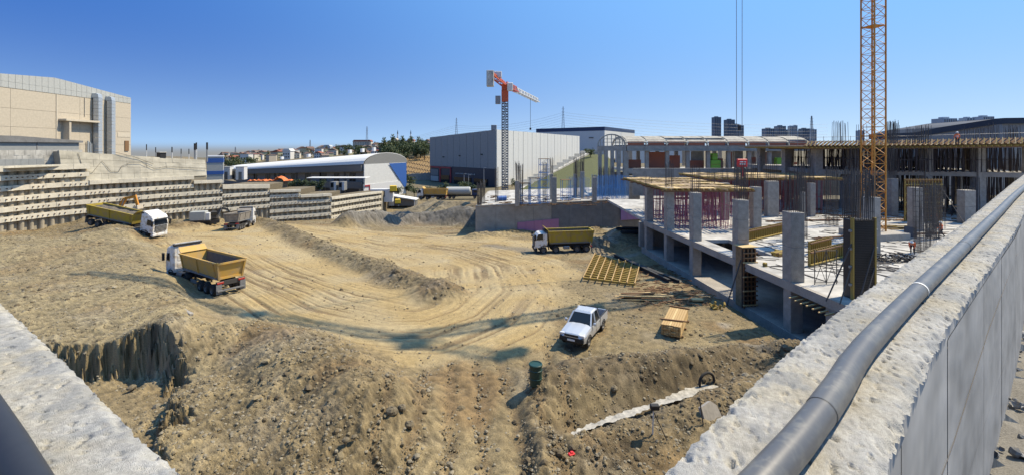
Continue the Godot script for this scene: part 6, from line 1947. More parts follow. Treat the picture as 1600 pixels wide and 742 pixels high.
	for e in pk:
		var p: Vector3 = A + dir * ((e[3] - 744.0) / 256.0 * L) + nrm * 0.12

		var t := thing("insulation_boards", e[0], "boards", Vector3(p.x, 1.55 - (4.5 if e[2] == 5 else 2.75), p.z), -atan2(dir.z, dir.x) , "insulation boards on the podium wall")
		for i in e[2]:
			m = MB.new(); var x: float = e[4] * i / e[2]; var h: float = e[5] + e[6] * 0.25 * i / e[2]
			m.b(x, x + e[4] / e[2] - 0.03, -1.5, h - (0.9 if e[2] == 5 else 0.0), 0, 0.08 + 0.01 * (i % 2)); put(m, "board", e[1], t)
	# black pipe bundles in front of the wall
	var bl := [["long bundle of black pipes below the podium wall, left of the others", 845, 356, 14, 9.0], ["bundle of black pipes behind the yellow truck", 905, 354, 14, 9.5], ["bundle of black pipes below the purple boards", 965, 349, 12, 9.0], ["bundle of black pipes beside the concrete frame's corner", 990, 360, 10, 5.0], ["small bundle of pipes lying lowest beside the concrete frame", 993, 366, 8, 4.0]]
	for e in bl:
		var p := on(e[1], e[2])
		var t := thing("pipe_bundle", e[0], "pipes", p, -0.05 + g.randf_range(-0.12, 0.12), "black pipe bundles")
		for i in e[3]:
			m = MB.new(); var y := 0.1 + 0.17 * (int(i) / 5); var z := -0.5 + 0.22 * (int(i) % 5)
			var s := Vector3(-e[4] / 2 + g.randf_range(-0.6, 0.6), y + 0.15, z); m.sweep([s, s + Vector3(e[4] * 0.33, g.randf_range(-0.06, 0.06), g.randf_range(-0.2, 0.2)), s + Vector3(e[4] * 0.66, g.randf_range(-0.06, 0.06), g.randf_range(-0.2, 0.2)), s + Vector3(e[4], 0, g.randf_range(-0.2, 0.2))], 0.1, 6); put(m, "pipe", "wire", t)

func arch_building() -> void:
	# open precast frame with a vaulted roof skeleton, brick infill and two floors
	var Yb := 1.6; var Yf := 7.6; var Ye := 12.6
	var A := PX(979, 0, 108); var B := PX(1275, 0, 106)
	var root := thing("arched_frame_building", "open concrete frame building with arched roof ribs and red brick infill", "building", Vector3(A.x, Yb, A.z))
	var o := root.position
	var L := B.x - A.x; var W := 15.0
	var m: MB
	# slabs and beams along the front, in bays
	var nb := 9
	for i in nb:
		var x0 := L * i / nb + 0.01; var x1 := L * (i + 1) / nb - 0.01
		m = MB.new(); m.b(x0, x1, Yf - 1.0 - Yb, Yf + 0.25 - Yb, -0.45, 0.35); put(m, "floor_beam", "conc", root)
		m = MB.new(); m.b(x0, x1, Ye - 0.3 - Yb, Ye + 0.75 - Yb, -0.5, 0.5); put(m, "eaves_beam", "conc", root)
		m = MB.new(); m.b(x0, x1, Ye - 0.55 - Yb, Ye - 0.31 - Yb, -0.5, 0.9); put(m, "gutter_ledge", "conc", root)
		m = MB.new(); m.b(x0, x1, Yf - 0.6 - Yb, Yf - 0.05 - Yb, -W, -0.46); put(m, "floor_slab", "deck", root)
	# columns
	for i in nb + 1:
		var x := L * i / nb
		for z in [0.0, -W * 0.5, -W]:
			m = MB.new(); m.cham(x - 0.42, x + 0.42, Yf + 0.26 - Yb, Ye - 0.56 - Yb, z - 0.42, z + 0.42, 0.03); put(m, "column", "conc", root)
			m = MB.new(); m.cham(x - 0.5, x + 0.5, 0, Yf - 1.01 - Yb, z - 0.45, z + 0.45, 0.03); put(m, "column", "conc", root)
		# roof ribs
		m = MB.new()
		var pts := []
		for k in 13:
			var a := PI * k / 12.0
			pts.append(Vector3(x, Ye + 0.76 - Yb + 2.1 * sin(a), -W / 2 + (W / 2 - 0.2) * cos(a)))
		for k in 12: m.bar(pts[k], pts[k + 1], 0.28, 0.45)
		put(m, "roof_rib", "roof_truss", root)
	# purlins
	for k in 11:
		var a := PI * (k + 1) / 12.0
		m = MB.new(); var y := Ye + 0.95 - Yb + 2.1 * sin(a); var z := -W / 2 + (W / 2 - 0.2) * cos(a)
		m.bar(Vector3(-0.2, y, z), Vector3(L + 0.2, y, z), 0.3, 0.16); put(m, "purlin", "roof_truss", root)
	# partly laid roof sheets
	var g := RandomNumberGenerator.new(); g.seed = 8
	for i in nb:
		for k in [1, 2, 3, 4, 5]:
			if g.randf() < 0.1: continue
			var a0: float = PI * (k + 0.1) / 12.0; var a1: float = PI * (k + 0.95) / 12.0
			var x0 := L * i / nb + 0.2; var x1 := L * (i + 1) / nb - 0.2
			m = MB.new()
			var p0 := Vector3(x0, Ye + 1.08 - Yb + 2.1 * sin(a0), -W / 2 + (W / 2 - 0.2) * cos(a0)); var p1 := Vector3(x0, Ye + 1.08 - Yb + 2.1 * sin(a1), -W / 2 + (W / 2 - 0.2) * cos(a1)); var dx := Vector3(x1 - x0, 0, 0); var u := Vector3(0, 0.06, 0)
			m.box8([p0, p0 + dx, p1 + dx, p1, p0 + u, p0 + dx + u, p1 + dx + u, p1 + u]); put(m, "roof_sheet", "roof_truss", root)
	# brick upstand behind the eaves and brick walls on the floor
	for i in nb:
		var x0 := L * i / nb + 0.5; var x1 := L * (i + 1) / nb - 0.5
		m = MB.new(); m.b(x0, x1, Ye + 0.75 - Yb, Ye + 1.75 - Yb, -0.7, -0.5); put(m, "brick_panel", "brick_red", root)
	for q in [[0, 0.75, 0.55], [1, 0.95, 1.0], [2, 0.7, 0.8], [3, 0.9, 0.5], [4, 0.85, 0.62], [5, 0.3, 1.0], [6, 0.5, 0.7], [7, 0.25, 1.0], [8, 0.6, 0.4]]:
		var x0: float = L * q[0] / nb + 0.5
		m = MB.new(); m.b(x0, x0 + L / nb * q[1], Yf - 0.05 - Yb, Yf + 4.2 * q[2] - Yb, -2.4, -2.2); put(m, "brick_wall", "brick_red", root)
	for q in [[3.4, 3.0], [5.6, 2.0], [7.4, 2.6]]:
		m = MB.new(); m.b(L * q[0] / nb, L * q[0] / nb + q[1], Yf - 0.05 - Yb, Ye - 0.6 - Yb, -3.0, -2.7); put(m, "concrete_pier", "conc", root)
	for q in [[0.6, 12.0, 3.9], [3.8, 18.0, 4.0], [7.6, 8.0, 4.0]]:
		m = MB.new(); m.b(L * q[0] / nb, L * q[0] / nb + q[1], 0, q[2], -2.6, -2.4); put(m, "brick_wall", "brick_red" if q[0] < 9 else "conc", root)
	m = MB.new(); m.b(0, L, 0, 4.6, -W - 0.5, -W); put(m, "back_wall", "conc", root)
	# left gable: arched truss over a row of columns
	var gx := -0.4
	for i in 5:
		var z := -W * i / 4.0
		m = MB.new(); m.cham(gx - 6.0 + 1.5 * i - 0.4, gx - 6.0 + 1.5 * i + 0.4, 1.0, Ye - 0.5 - Yb, -0.4, 0.4, 0.03); put(m, "gable_column", "conc", root)
	m = MB.new(); m.b(gx - 6.6, gx + 0.2, Ye - 0.5 - Yb, Ye + 0.7 - Yb, -0.4, 0.4); put(m, "gable_beam", "conc", root)
	m = MB.new()
	var prev := []
	for k in 11:
		var a := PI * k / 10.0
		prev.append(Vector3(gx - 3.2 - 3.3 * cos(a), Ye + 0.75 - Yb + 2.7 * sin(a), 0))
	for k in 10: m.bar(prev[k], prev[k + 1], 0.3, 0.3)
	for k in range(1, 10): m.bar(prev[k], Vector3(prev[k].x, Ye + 0.7 - Yb, 0), 0.16)
	for y in [0.8, 1.6]: m.bar(Vector3(gx - 5.8 + y * 0.4, Ye + 0.75 + y - Yb, 0), Vector3(gx - 0.6 - y * 0.4, Ye + 0.75 + y - Yb, 0), 0.12)
	put(m, "gable_truss", "roof_truss", root)
	m = MB.new(); m.b(gx - 6.6, gx + 4, -0.1, 1.0, -6, -0.5); put(m, "gable_plinth", "conc", root)
	# green wrapped pallets on its floor
	var pl := [["bright green wrapped stack standing on the floor of the arched frame building", 1117, 2.6, 2.0], ["upper green wrapped crate on top of the stack in the arched frame building", 1116, 1.4, 1.6], ["green sack hanging farther right in the arched frame building", 1219, 2.2, 1.0]]
	for k in 3:
		var q = pl[k]
		var t := thing("green_pallet", q[0], "pallet", PX(q[1], Yf + 0.255 + (2.05 if k == 1 else 0.0) , 108.6), 0.1, "green wrapped pallets")
		m = MB.new(); m.cham(-q[2] / 2, q[2] / 2, 0.0, q[3] if k != 2 else 2.6, -0.6, 0.6, 0.12); put(m, "wrapping", "green_fab", t)
		m = MB.new(); m.cham(-q[2] / 2 - 0.05, q[2] / 2 + 0.05, 0.9, 1.0, -0.65, 0.65, 0.02); put(m, "strap", "timber_yellow", t)

# ---------------------------------------------------------------- tower cranes
func lattice(m: MB, a: Vector3, b: Vector3, w: float, h: float, bays: int, chord: float, lace: float, tri := false) -> void:
	var d := (b - a).normalized()
	var up := Vector3.UP if absf(d.y) < 0.9 else Vector3.BACK
	var s := d.cross(up).normalized() * w / 2
	var k := s.cross(d).normalized() * h
	if absf(d.y) > 0.9: k = s.cross(d).normalized() * h / 2
	var offs := [-s - k, s - k, s + k, -s + k]
	if tri: offs = [-s, s, k]
	for f in offs: m.bar(a + f, b + f, chord)
	var n := offs.size()
	for i in bays:
		var p := a.lerp(b, float(i) / bays); var q := a.lerp(b, float(i + 1) / bays)
		for j in n:
			var f: Vector3 = offs[j]; var g: Vector3 = offs[(j + 1) % n]
			if i % 2 == 0: m.bar(p + f, q + g, lace)
			else: m.bar(p + g, q + f, lace)
			m.bar(p + f, p + g, lace)
func cranes() -> void:
	var m: MB
	# yellow crane: mast rises out of the picture, its jib swings over the pit
	var b := PX(1365.5, DY, 49)
	var root := thing("yellow_tower_crane", "tall yellow lattice tower crane rising out of the picture at the right", "crane", b, 0.2)
	var top := 68.0
	for i in 17:
		m = MB.new()
		lattice(m, Vector3(0, i * 4.0, 0), Vector3(0, i * 4.0 + 3.98, 0), 1.5, 1.5, 4, 0.12, 0.045)
		put(m, "mast_section", "crane_yellow", root)
	m = MB.new(); lattice(m, Vector3(0, 0, 0), Vector3(0, top, 0), 0.35, 0.05, 90, 0.04, 0.025); put(m, "ladder", "crane_yellow", root)
	for i in 5:
		m = MB.new(); m.b(-0.7, 0.7, 11.0 + i * 12, 11.06 + i * 12, -0.7, 0.7); put(m, "landing", "crane_yellow", root)
	m = MB.new(); m.cham(-2.2, 2.2, -0.1, 0.7, -2.2, 2.2, 0.05); put(m, "footing", "conc", root)
	m = MB.new(); m.cham(-0.6, 0.6, top, top + 1.4, -0.6, 0.6, 0.1); put(m, "slewing_unit", "crane_yellow", root)
	var jd := (Basis(Vector3.UP, -0.2) * Vector3(-0.94, 0, -0.33)).normalized()
	m = MB.new(); lattice(m, Vector3(0, top + 1.5, 0), Vector3(0, top + 1.5, 0) + jd * 36, 1.1, 1.2, 26, 0.24, 0.1, true); put(m, "jib", "crane_yellow", root)
	m = MB.new(); lattice(m, Vector3(0, top + 1.5, 0), Vector3(0, top + 1.5, 0) - jd * 8, 1.2, 1.0, 6, 0.14, 0.07, true); put(m, "counter_jib", "crane_yellow", root)
	m = MB.new(); m.cham(-0.5, 0.5, -2.2, 0.2, -0.6, 0.6, 0.1, Transform3D(Basis(Vector3.UP, atan2(-jd.z, jd.x)), Vector3(0, top + 1.3, 0) - jd * 7.4)); put(m, "counterweight", "conc", root)
	m = MB.new(); m.cham(-0.5, 0.5, top - 0.9, top + 0.8, 0.85, 1.9, 0.1); put(m, "cab", "truck_white", root)
	# hoist ropes from the trolley down to the hook block over the formwork deck
	var tr := jd * 13.2 + Vector3(0, top + 1.4, 0)
	m = MB.new(); m.cham(-0.8, 0.8, -0.4, 0.1, -0.7, 0.7, 0.05, Transform3D(Basis(), tr)); put(m, "trolley", "crane_yellow", root)
	m = MB.new()
	for s in [-0.42, 0.42]: m.tube(tr + Vector3(s, -0.3, 0), Vector3(tr.x + s * 0.9, 15.5 - DY, tr.z), 0.035, 5)
	put(m, "hoist_ropes", "steel", root)
	m = MB.new(); m.cham(-0.16, 0.16, 15.0 - DY, 15.6 - DY, -0.12, 0.12, 0.05, Transform3D(Basis(), Vector3(tr.x, 0, tr.z))); put(m, "hook_block", "black", root)
	# red and white crane
	b = PX(789, -4.5, 122)
	root = thing("red_white_tower_crane", "red and white tower crane standing before the white warehouse", "crane", b)
	var mh := P(789, 150, 122).y - b.y
	var ns := 11
	for i in ns:
		m = MB.new(); lattice(m, Vector3(0, mh * i / ns, 0), Vector3(0, mh * (i + 0.995) / ns, 0), 1.6, 1.6, 4, 0.26, 0.15); put(m, "mast_section", "crane_grey", root)
	var tp := Vector3(0, mh, 0)
	m = MB.new(); m.cham(-0.95, 0.95, -1.6, 1.6, -0.95, 0.95, 0.1, Transform3D(Basis(), tp)); put(m, "slewing_unit", "crane_red", root)
	m = MB.new(); m.cham(-0.9, 0.9, 1.6, 3.2, -0.9, 0.9, 0.1, Transform3D(Basis(), tp)); put(m, "tower_head", "crane_red", root)
	m = MB.new(); m.cham(-2.6, -1.2, -2.2, 0.0, -0.7, 0.7, 0.05, Transform3D(Basis(), tp)); put(m, "platform", "steel", root)
	m = MB.new(); m.cham(0.6, 2.2, 1.2, 3.4, 0.4, 1.8, 0.15, Transform3D(Basis(), tp)); put(m, "cab", "crane_white", root)
	# jib runs away to the right, counter jib comes towards the viewer on the left
	var je := P(841, 160, 155) - b; var j0 := tp + Vector3(0, 2.6, 0)
	var jv := (je - j0)
	m = MB.new(); lattice(m, j0 + jv * 0.04, j0 + jv * 0.3, 1.3, 1.5, 6, 0.2, 0.11, true); put(m, "jib_root", "crane_red", root)
	m = MB.new(); lattice(m, j0 + jv * 0.3, je, 1.2, 1.3, 16, 0.18, 0.1, true); put(m, "jib", "crane_white", root)
	var ce := P(766, 117, 112) - b
	m = MB.new(); lattice(m, j0, ce, 1.4, 1.1, 5, 0.24, 0.13, true); put(m, "counter_jib", "crane_red", root)
	m = MB.new(); m.cham(-0.9, 0.9, -2.9, 1.0, -1.1, 1.1, 0.1, Transform3D(Basis(), ce)); put(m, "counterweight", "conc_pale", root)
	m = MB.new(); m.cham(-1.0, 1.0, -0.6, 1.0, -0.8, 0.8, 0.1, Transform3D(Basis(), j0.lerp(ce, 0.5) + Vector3(0, 1.4, 0))); put(m, "winch", "crane_white", root)
	m = MB.new(); m.tube(j0 + jv * 0.72, j0 + jv * 0.72 + Vector3(0, -9.5, 0), 0.06, 5); put(m, "hoist_rope", "wire", root)
	m = MB.new(); m.cham(-0.3, 0.3, -10.2, -9.5, -0.3, 0.3, 0.08, Transform3D(Basis(), j0 + jv * 0.72)); put(m, "hook_block", "black", root)
	m = MB.new(); m.cham(-2, 2, -3, 0.6, -2, 2, 0.05); put(m, "footing", "conc", root)
# ---------------------------------------------------------------- vehicles: forward is +x, the origin lies on the ground
var wheel_cache := {}
func wheel(root: Node3D, x: float, z: float, r: float, w: float, out: float) -> void:
	var key := "%.2f_%.2f" % [r, w]
	if not wheel_cache.has(key):
		var t := Transform3D(Basis(Vector3.RIGHT, PI / 2), Vector3.ZERO)
		var m := MB.new()
		m.lathe(PackedVector2Array([Vector2(r * 0.58, -w / 2), Vector2(r * 0.9, -w / 2), Vector2(r * 0.98, -w * 0.36), Vector2(r, -w * 0.2), Vector2(r, w * 0.2), Vector2(r * 0.98, w * 0.36), Vector2(r * 0.9, w / 2), Vector2(r * 0.58, w / 2)]), 20, t)
		var m2 := MB.new()
		m2.lathe(PackedVector2Array([Vector2(0.0, w * 0.42), Vector2(r * 0.2, w * 0.42), Vector2(r * 0.24, w * 0.25), Vector2(r * 0.48, w * 0.2), Vector2(r * 0.52, w * 0.46), Vector2(r * 0.59, w * 0.5), Vector2(r * 0.59, -w * 0.5), Vector2(0.0, -w * 0.45)]), 16, t)
		wheel_cache[key] = [mesh_of(m, mt.tyre), mesh_of(m2, mt.rim)]
	var h := Node3D.new(); h.name = "wheel"; root.add_child(h, true)
	h.position = Vector3(x, r, z); h.rotation.y = 0.0 if out > 0 else PI
	share(wheel_cache[key][0], "tyre", h, Transform3D()); share(wheel_cache[key][1], "rim", h, Transform3D())
# lorry cab; front face at x = xf
func cab(root: Node3D, xf: float, len_: float, h: float, paint: String, sleeper: bool) -> void:
	var W := 1.22
	var m := MB.new()
	var b := 0.95
	var prof := PackedVector2Array([Vector2(xf - len_, b), Vector2(xf - 0.08, b - 0.1), Vector2(xf, b + 0.25), Vector2(xf - 0.02, 2.05), Vector2(xf - 0.32, h - 0.35), Vector2(xf - 0.55, h - 0.1), Vector2(xf - 0.8, h), Vector2(xf - len_, h)])
	m.prism(prof, -W + 0.06, W - 0.06)
	var sm := PackedVector2Array()
	var c := Vector2(xf - len_ / 2, (h + b) / 2)
	for p in prof: sm.append(c + (p - c) * 0.965)
	m.prism(sm, -W, W)
	put(m, "cab", paint, root)
	# windscreen, side windows
	m = MB.new(); m.box8([Vector3(xf - 0.01, 2.08, -1.05), Vector3(xf + 0.03, 2.08, -1.05), Vector3(xf + 0.03, 2.08, 1.05), Vector3(xf - 0.01, 2.08, 1.05), Vector3(xf - 0.28, h - 0.5, -0.98), Vector3(xf - 0.24, h - 0.5, -0.98), Vector3(xf - 0.24, h - 0.5, 0.98), Vector3(xf - 0.28, h - 0.5, 0.98)])
	put(m, "windscreen", "glass_dark", root)
	for s in [-1, 1]:
		m = MB.new(); m.prism(PackedVector2Array([Vector2(xf - 1.15, 2.0), Vector2(xf - 0.2, 1.95), Vector2(xf - 0.42, 2.75), Vector2(xf - 1.15, 2.8)]), s * W - 0.015, s * W + 0.015); put(m, "side_window", "glass_dark", root)
		m = MB.new(); m.cham(xf - 0.15, xf + 0.12, 1.95, 2.75, s * (W + 0.12), s * (W + 0.32), 0.04) if s > 0 else m.cham(xf - 0.15, xf + 0.12, 1.95, 2.75, -W - 0.32, -W - 0.12, 0.04); put(m, "mirror", "black", root)
		m = MB.new(); m.cham(xf - 0.06, xf + 0.07, 0.75, 1.05, minf(s * 0.75, s * 1.15), maxf(s * 0.75, s * 1.15), 0.03); put(m, "headlight", "lamp_clear", root)
		m = MB.new(); m.prism(PackedVector2Array([Vector2(xf - 2.05, 0.55), Vector2(xf - 1.95, 1.1), Vector2(xf - 1.4, 1.22), Vector2(xf - 0.8, 1.1), Vector2(xf - 0.7, 0.55), Vector2(xf - 0.82, 0.55), Vector2(xf - 0.95, 1.0), Vector2(xf - 1.4, 1.1), Vector2(xf - 1.85, 1.0), Vector2(xf - 1.93, 0.55)]), minf(s * 0.8, s * 1.25), maxf(s * 0.8, s * 1.25)); put(m, "mudguard", "black", root)
		m = MB.new(); m.b(xf - 1.25, xf - 1.2, 1.25, 1.32, s * W - 0.03, s * W + 0.04); put(m, "door_handle", "black", root)
	m = MB.new(); m.cham(xf - 0.03, xf + 0.05, 1.05, 1.95, -0.95, 0.95, 0.02); var gr := put(m, "grille", "black", root)
	for i in 4:
		m = MB.new(); m.cham(xf + 0.05, xf + 0.07, 1.15 + i * 0.2, 1.22 + i * 0.2, -0.9, 0.9, 0.008); put(m, "grille_bar", "steel", gr)
	m = MB.new(); m.cham(xf - 0.35, xf + 0.1, 0.4, 0.8, -1.2, 1.2, 0.06); put(m, "bumper", paint if sleeper else "black", root)
	m = MB.new(); m.cham(xf - 0.05, xf + 0.22, h - 0.52, h - 0.42, -1.05, 1.05, 0.02); put(m, "sun_visor", "black", root)
	if sleeper:
		m = MB.new(); m.prism(PackedVector2Array([Vector2(xf - len_ + 0.05, h), Vector2(xf - 0.9, h), Vector2(xf - len_ + 0.4, h + 0.35), Vector2(xf - len_ + 0.05, h + 0.38)]), -W + 0.1, W - 0.1); put(m, "roof_fairing", paint, root)
		for i in 3:
			m = MB.new(); m.cham(xf - len_ - 0.02, xf - len_ + 0.0, 1.4 + i * 0.7, 1.9 + i * 0.7, -0.9, 0.9, 0.004); put(m, "rear_panel", paint, root)
	m = MB.new(); m.cham(xf - len_ - 0.1, xf - len_ + 0.25, h + 0.1, h + 0.3, -W - 0.02, W + 0.02, 0.03); put(m, "light_bar", "black", root)
# open tipper body from x0 (rear) to x1 (front)
func tipper(root: Node3D, x0: float, x1: float, y0: float, y1: float, paint: String, fill: float, sd: int) -> void:
	var W := 1.25; var wb := 1.02; var th := 0.08
	var m: MB
	var rk := 0.28   # rake of the ends
	for s in [-1, 1]:
		m = MB.new()
		var bi := Vector3(x0 + rk, y0, s * (wb - th)); var bo := Vector3(x0 + rk, y0, s * wb)
		m.box8([Vector3(x0 + rk, y0, s * wb), Vector3(x1 - rk, y0, s * wb), Vector3(x1 - rk, y0, s * (wb - th)), Vector3(x0 + rk, y0, s * (wb - th)), Vector3(x0, y1, s * W), Vector3(x1, y1, s * W), Vector3(x1, y1, s * (W - th)), Vector3(x0, y1, s * (W - th))])
		var sd_ := put(m, "side_wall", paint, root)
		# stiffening ribs and the top rail
		for i in 3:
			var x := lerpf(x0 + 0.5, x1 - 0.5, i / 2.0)
			m = MB.new(); m.bar(Vector3(x, y0 + 0.05, s * (wb + 0.05)), Vector3(x, y1 - 0.02, s * (W + 0.04)), 0.12, 0.07); put(m, "rib", paint, sd_)
		m = MB.new(); m.cham(x0 - 0.04, x1 + 0.04, y1 - 0.02, y1 + 0.1, minf(s * (W - 0.1), s * (W + 0.07)), maxf(s * (W - 0.1), s * (W + 0.07)), 0.02); put(m, "top_rail", paint, sd_)
		m = MB.new(); m.bar(Vector3(x0 + rk, y0 + 0.08, s * (wb + 0.05)), Vector3(x1 - rk, y0 + 0.08, s * (wb + 0.05)), 0.1, 0.16); put(m, "bottom_rail", "conc_dark", sd_)
	m = MB.new()
	for s in [-1, 1]: m.box8([Vector3(x0 + rk + 0.02, y0 + 0.07, s * (wb - th - 0.005)), Vector3(x1 - rk - 0.02, y0 + 0.07, s * (wb - th - 0.005)), Vector3(x1 - rk - 0.02, y0 + 0.07, s * (wb - th - 0.02)), Vector3(x0 + rk + 0.02, y0 + 0.07, s * (wb - th - 0.02)), Vector3(x0 + 0.02, y1 - 0.1, s * (W - th - 0.005)), Vector3(x1 - 0.02, y1 - 0.1, s * (W - th - 0.005)), Vector3(x1 - 0.02, y1 - 0.1, s * (W - th - 0.02)), Vector3(x0 + 0.02, y1 - 0.1, s * (W - th - 0.02))])
	put(m, "lining", "tub_inner", root)
	m = MB.new(); m.box8([Vector3(x0 + rk, y0 - 0.02, wb), Vector3(x1 - rk, y0 - 0.02, wb), Vector3(x1 - rk, y0 - 0.02, -wb), Vector3(x0 + rk, y0 - 0.02, -wb), Vector3(x0 + rk, y0 + 0.06, wb - 0.05), Vector3(x1 - rk, y0 + 0.06, wb - 0.05), Vector3(x1 - rk, y0 + 0.06, -wb + 0.05), Vector3(x0 + rk, y0 + 0.06, -wb + 0.05)]); put(m, "floor", "tub_inner", root)
	for e in [[x0, x0 + rk, -1.0, "tailgate"], [x1, x1 - rk, 1.0, "front_wall"]]:
		m = MB.new(); var t: float = e[2] * 0.07
		m.box8([Vector3(e[1], y0, wb), Vector3(e[1] + t, y0, wb), Vector3(e[1] + t, y0, -wb), Vector3(e[1], y0, -wb), Vector3(e[0], y1 + 0.05, W), Vector3(e[0] + t, y1 + 0.05, W), Vector3(e[0] + t, y1 + 0.05, -W), Vector3(e[0], y1 + 0.05, -W)])
		var g := put(m, e[3], paint, root)
		if e[3] == "tailgate":
			for s in [-1, 1]:
				m = MB.new(); m.bar(Vector3(e[1] - 0.12, y0 - 0.05, s * (wb - 0.08)), Vector3(e[0] - 0.12, y1 + 0.12, s * (W - 0.08)), 0.14, 0.14); put(m, "gate_post", paint, g)
			m = MB.new(); m.bar(Vector3(e[0] - 0.12, y1 - 0.02, -W + 0.1), Vector3(e[0] - 0.12, y1 - 0.02, W - 0.1), 0.12, 0.16); m.bar(Vector3(e[1] - 0.12, y0 + 0.1, -wb + 0.1), Vector3(e[1] - 0.12, y0 + 0.1, wb - 0.1), 0.12, 0.18); put(m, "gate_rail", paint, g)
		else:
			m = MB.new(); m.prism(PackedVector2Array([Vector2(x1 - 0.02, y1 + 0.05), Vector2(x1 + 0.5, y1 + 0.55), Vector2(x1 + 0.5, y1 + 0.62), Vector2(x1 - 0.08, y1 + 0.14)]), -W + 0.1, W - 0.1); put(m, "cab_guard", paint, g)
	# load or dusty lining
	m = MB.new()
	var nz := FastNoiseLite.new(); nz.seed = sd; nz.frequency = 0.6; nz.fractal_octaves = 4
	var nx := 40; var nzz := 12
	var yl := lerpf(y0 + 0.12, y1 - 0.12, fill)
	var ww := lerpf(wb, W, fill) - th - 0.02
	var g2 := []
	for i in nx + 1:
		var row := []
		for j in nzz + 1:
			var x := lerpf(x0 + 0.18, x1 - 0.18, float(i) / nx); var z := lerpf(-ww, ww, float(j) / nzz)
			var hump := fill * 0.35 * (1 - pow(absf(z) / ww, 2)) * (0.6 + 0.4 * sin(x * 1.1)) if fill > 0.3 else 0.25 * smoothstep(x1 - 2.4, x1 - 0.4, x)
			row.append(Vector3(x, yl + hump + nz.get_noise_2d(x, z) * (0.3 * fill + 0.04), z))
		g2.append(row)
	for i in nx:
		for j in nzz: m.quad(g2[i][j], g2[i][j + 1], g2[i + 1][j + 1], g2[i + 1][j])
	put(m, "soil_load" if fill > 0.3 else "soil_residue", "load" if fill > 0.3 else "tub_inner", root)
func semi(label: String, at: Vector3, turn: float, cab_paint: String, tub: String, fill: float, sd: int, sc := 1.0) -> Node3D:
	var t := thing("tipper_truck", label, "truck", at, turn, "tipper trucks in the pit")
	t.scale = Vector3.ONE * sc
	var m: MB
	cab(t, 6.0, 2.25, 3.45, cab_paint, true)
	tipper(t, -6.0, 2.3, 1.5, 2.95, tub, fill, sd)
	m = MB.new(); m.cham(-0.6, 5.7, 0.75, 1.02, -0.45, 0.45, 0.03); put(m, "tractor_chassis", "chassis", t)
	m = MB.new(); m.cham(-5.6, 2.0, 1.12, 1.44, -0.5, 0.5, 0.03); put(m, "trailer_chassis", "chassis", t)
	for s in [-1, 1]:
		wheel(t, 4.55, s * 1.05, 0.52, 0.34, s)
		wheel(t, 1.15, s * 0.98, 0.52, 0.56, s)
		for x in [-2.4, -3.7, -5.0]: wheel(t, x, s * 1.05, 0.52, 0.4, s)
		m = MB.new(); m.prism(PackedVector2Array([Vector2(0.45, 0.85), Vector2(0.6, 1.15), Vector2(1.15, 1.26), Vector2(1.7, 1.15), Vector2(1.85, 0.85), Vector2(1.78, 0.85), Vector2(1.6, 1.08), Vector2(1.15, 1.18), Vector2(0.7, 1.08), Vector2(0.52, 0.85)]), minf(s * 0.68, s * 1.26), maxf(s * 0.68, s * 1.26)); put(m, "mudguard", "black", t)
		m = MB.new(); m.tube(Vector3(2.1, 0.75, s * 0.85), Vector3(3.5, 0.75, s * 0.85), 0.33, 12); put(m, "fuel_tank", "rim", t)
		m = MB.new(); m.cham(-5.95, -5.9, 0.25, 1.1, minf(s * 0.75, s * 1.22), maxf(s * 0.75, s * 1.22), 0.01); put(m, "mud_flap", "conc_dark", t)
		m = MB.new(); m.cham(-5.97, -5.9, 1.12, 1.3, minf(s * 0.6, s * 1.15), maxf(s * 0.6, s * 1.15), 0.02); put(m, "tail_lamp", "lamp_red", t)
		m = MB.new(); m.bar(Vector3(-1.5, 0.75, s * 1.15), Vector3(-0.2, 0.75, s * 1.15), 0.05, 0.3); put(m, "side_guard", "steel", t)
		m = MB.new(); m.tube(Vector3(0.0, 0.1, s * 0.7), Vector3(0.0, 1.2, s * 0.7), 0.07, 6); put(m, "landing_leg", "chassis", t)
	m = MB.new(); m.cham(-6.05, -5.9, 0.45, 0.6, -1.15, 1.15, 0.02); put(m, "underrun_bar", "conc_dark", t)
	m = MB.new(); m.cham(-5.9, -5.8, 0.95, 1.35, -1.2, 1.2, 0.02); put(m, "rear_board", "chassis", t)
	return t
func rigid8(called: String, label: String, at: Vector3, turn: float, cab_paint: String, tub: String, fill: float, sd: int, group := "tipper trucks in the pit") -> Node3D:
	var t := thing(called, label, "truck", at, turn, group)
	var m: MB
	cab(t, 4.3, 1.75, 2.85, cab_paint, false)
	tipper(t, -4.1, 2.35, 1.35, 3.05, tub, fill, sd)
	m = MB.new(); m.cham(-3.9, 4.0, 0.78, 1.08, -0.45, 0.45, 0.03); put(m, "chassis", "chassis", t)
	m = MB.new(); m.cham(-3.9, 2.2, 1.09, 1.32, -0.6, 0.6, 0.03); put(m, "subframe", "chassis", t)
	for s in [-1, 1]:
		for x in [3.1, 1.3, -1.75, -3.15]: wheel(t, x, s * 1.02, 0.53, 0.4, s)
		m = MB.new(); m.cham(-0.7, 0.2, 0.55, 1.0, minf(s * 0.7, s * 1.15), maxf(s * 0.7, s * 1.15), 0.06); put(m, "fuel_tank", "steel", t)
		m = MB.new(); m.cham(-3.95, -3.85, 0.7, 0.9, minf(s * 0.6, s * 1.1), maxf(s * 0.6, s * 1.1), 0.02); put(m, "tail_lamp", "lamp_red", t)
	return t
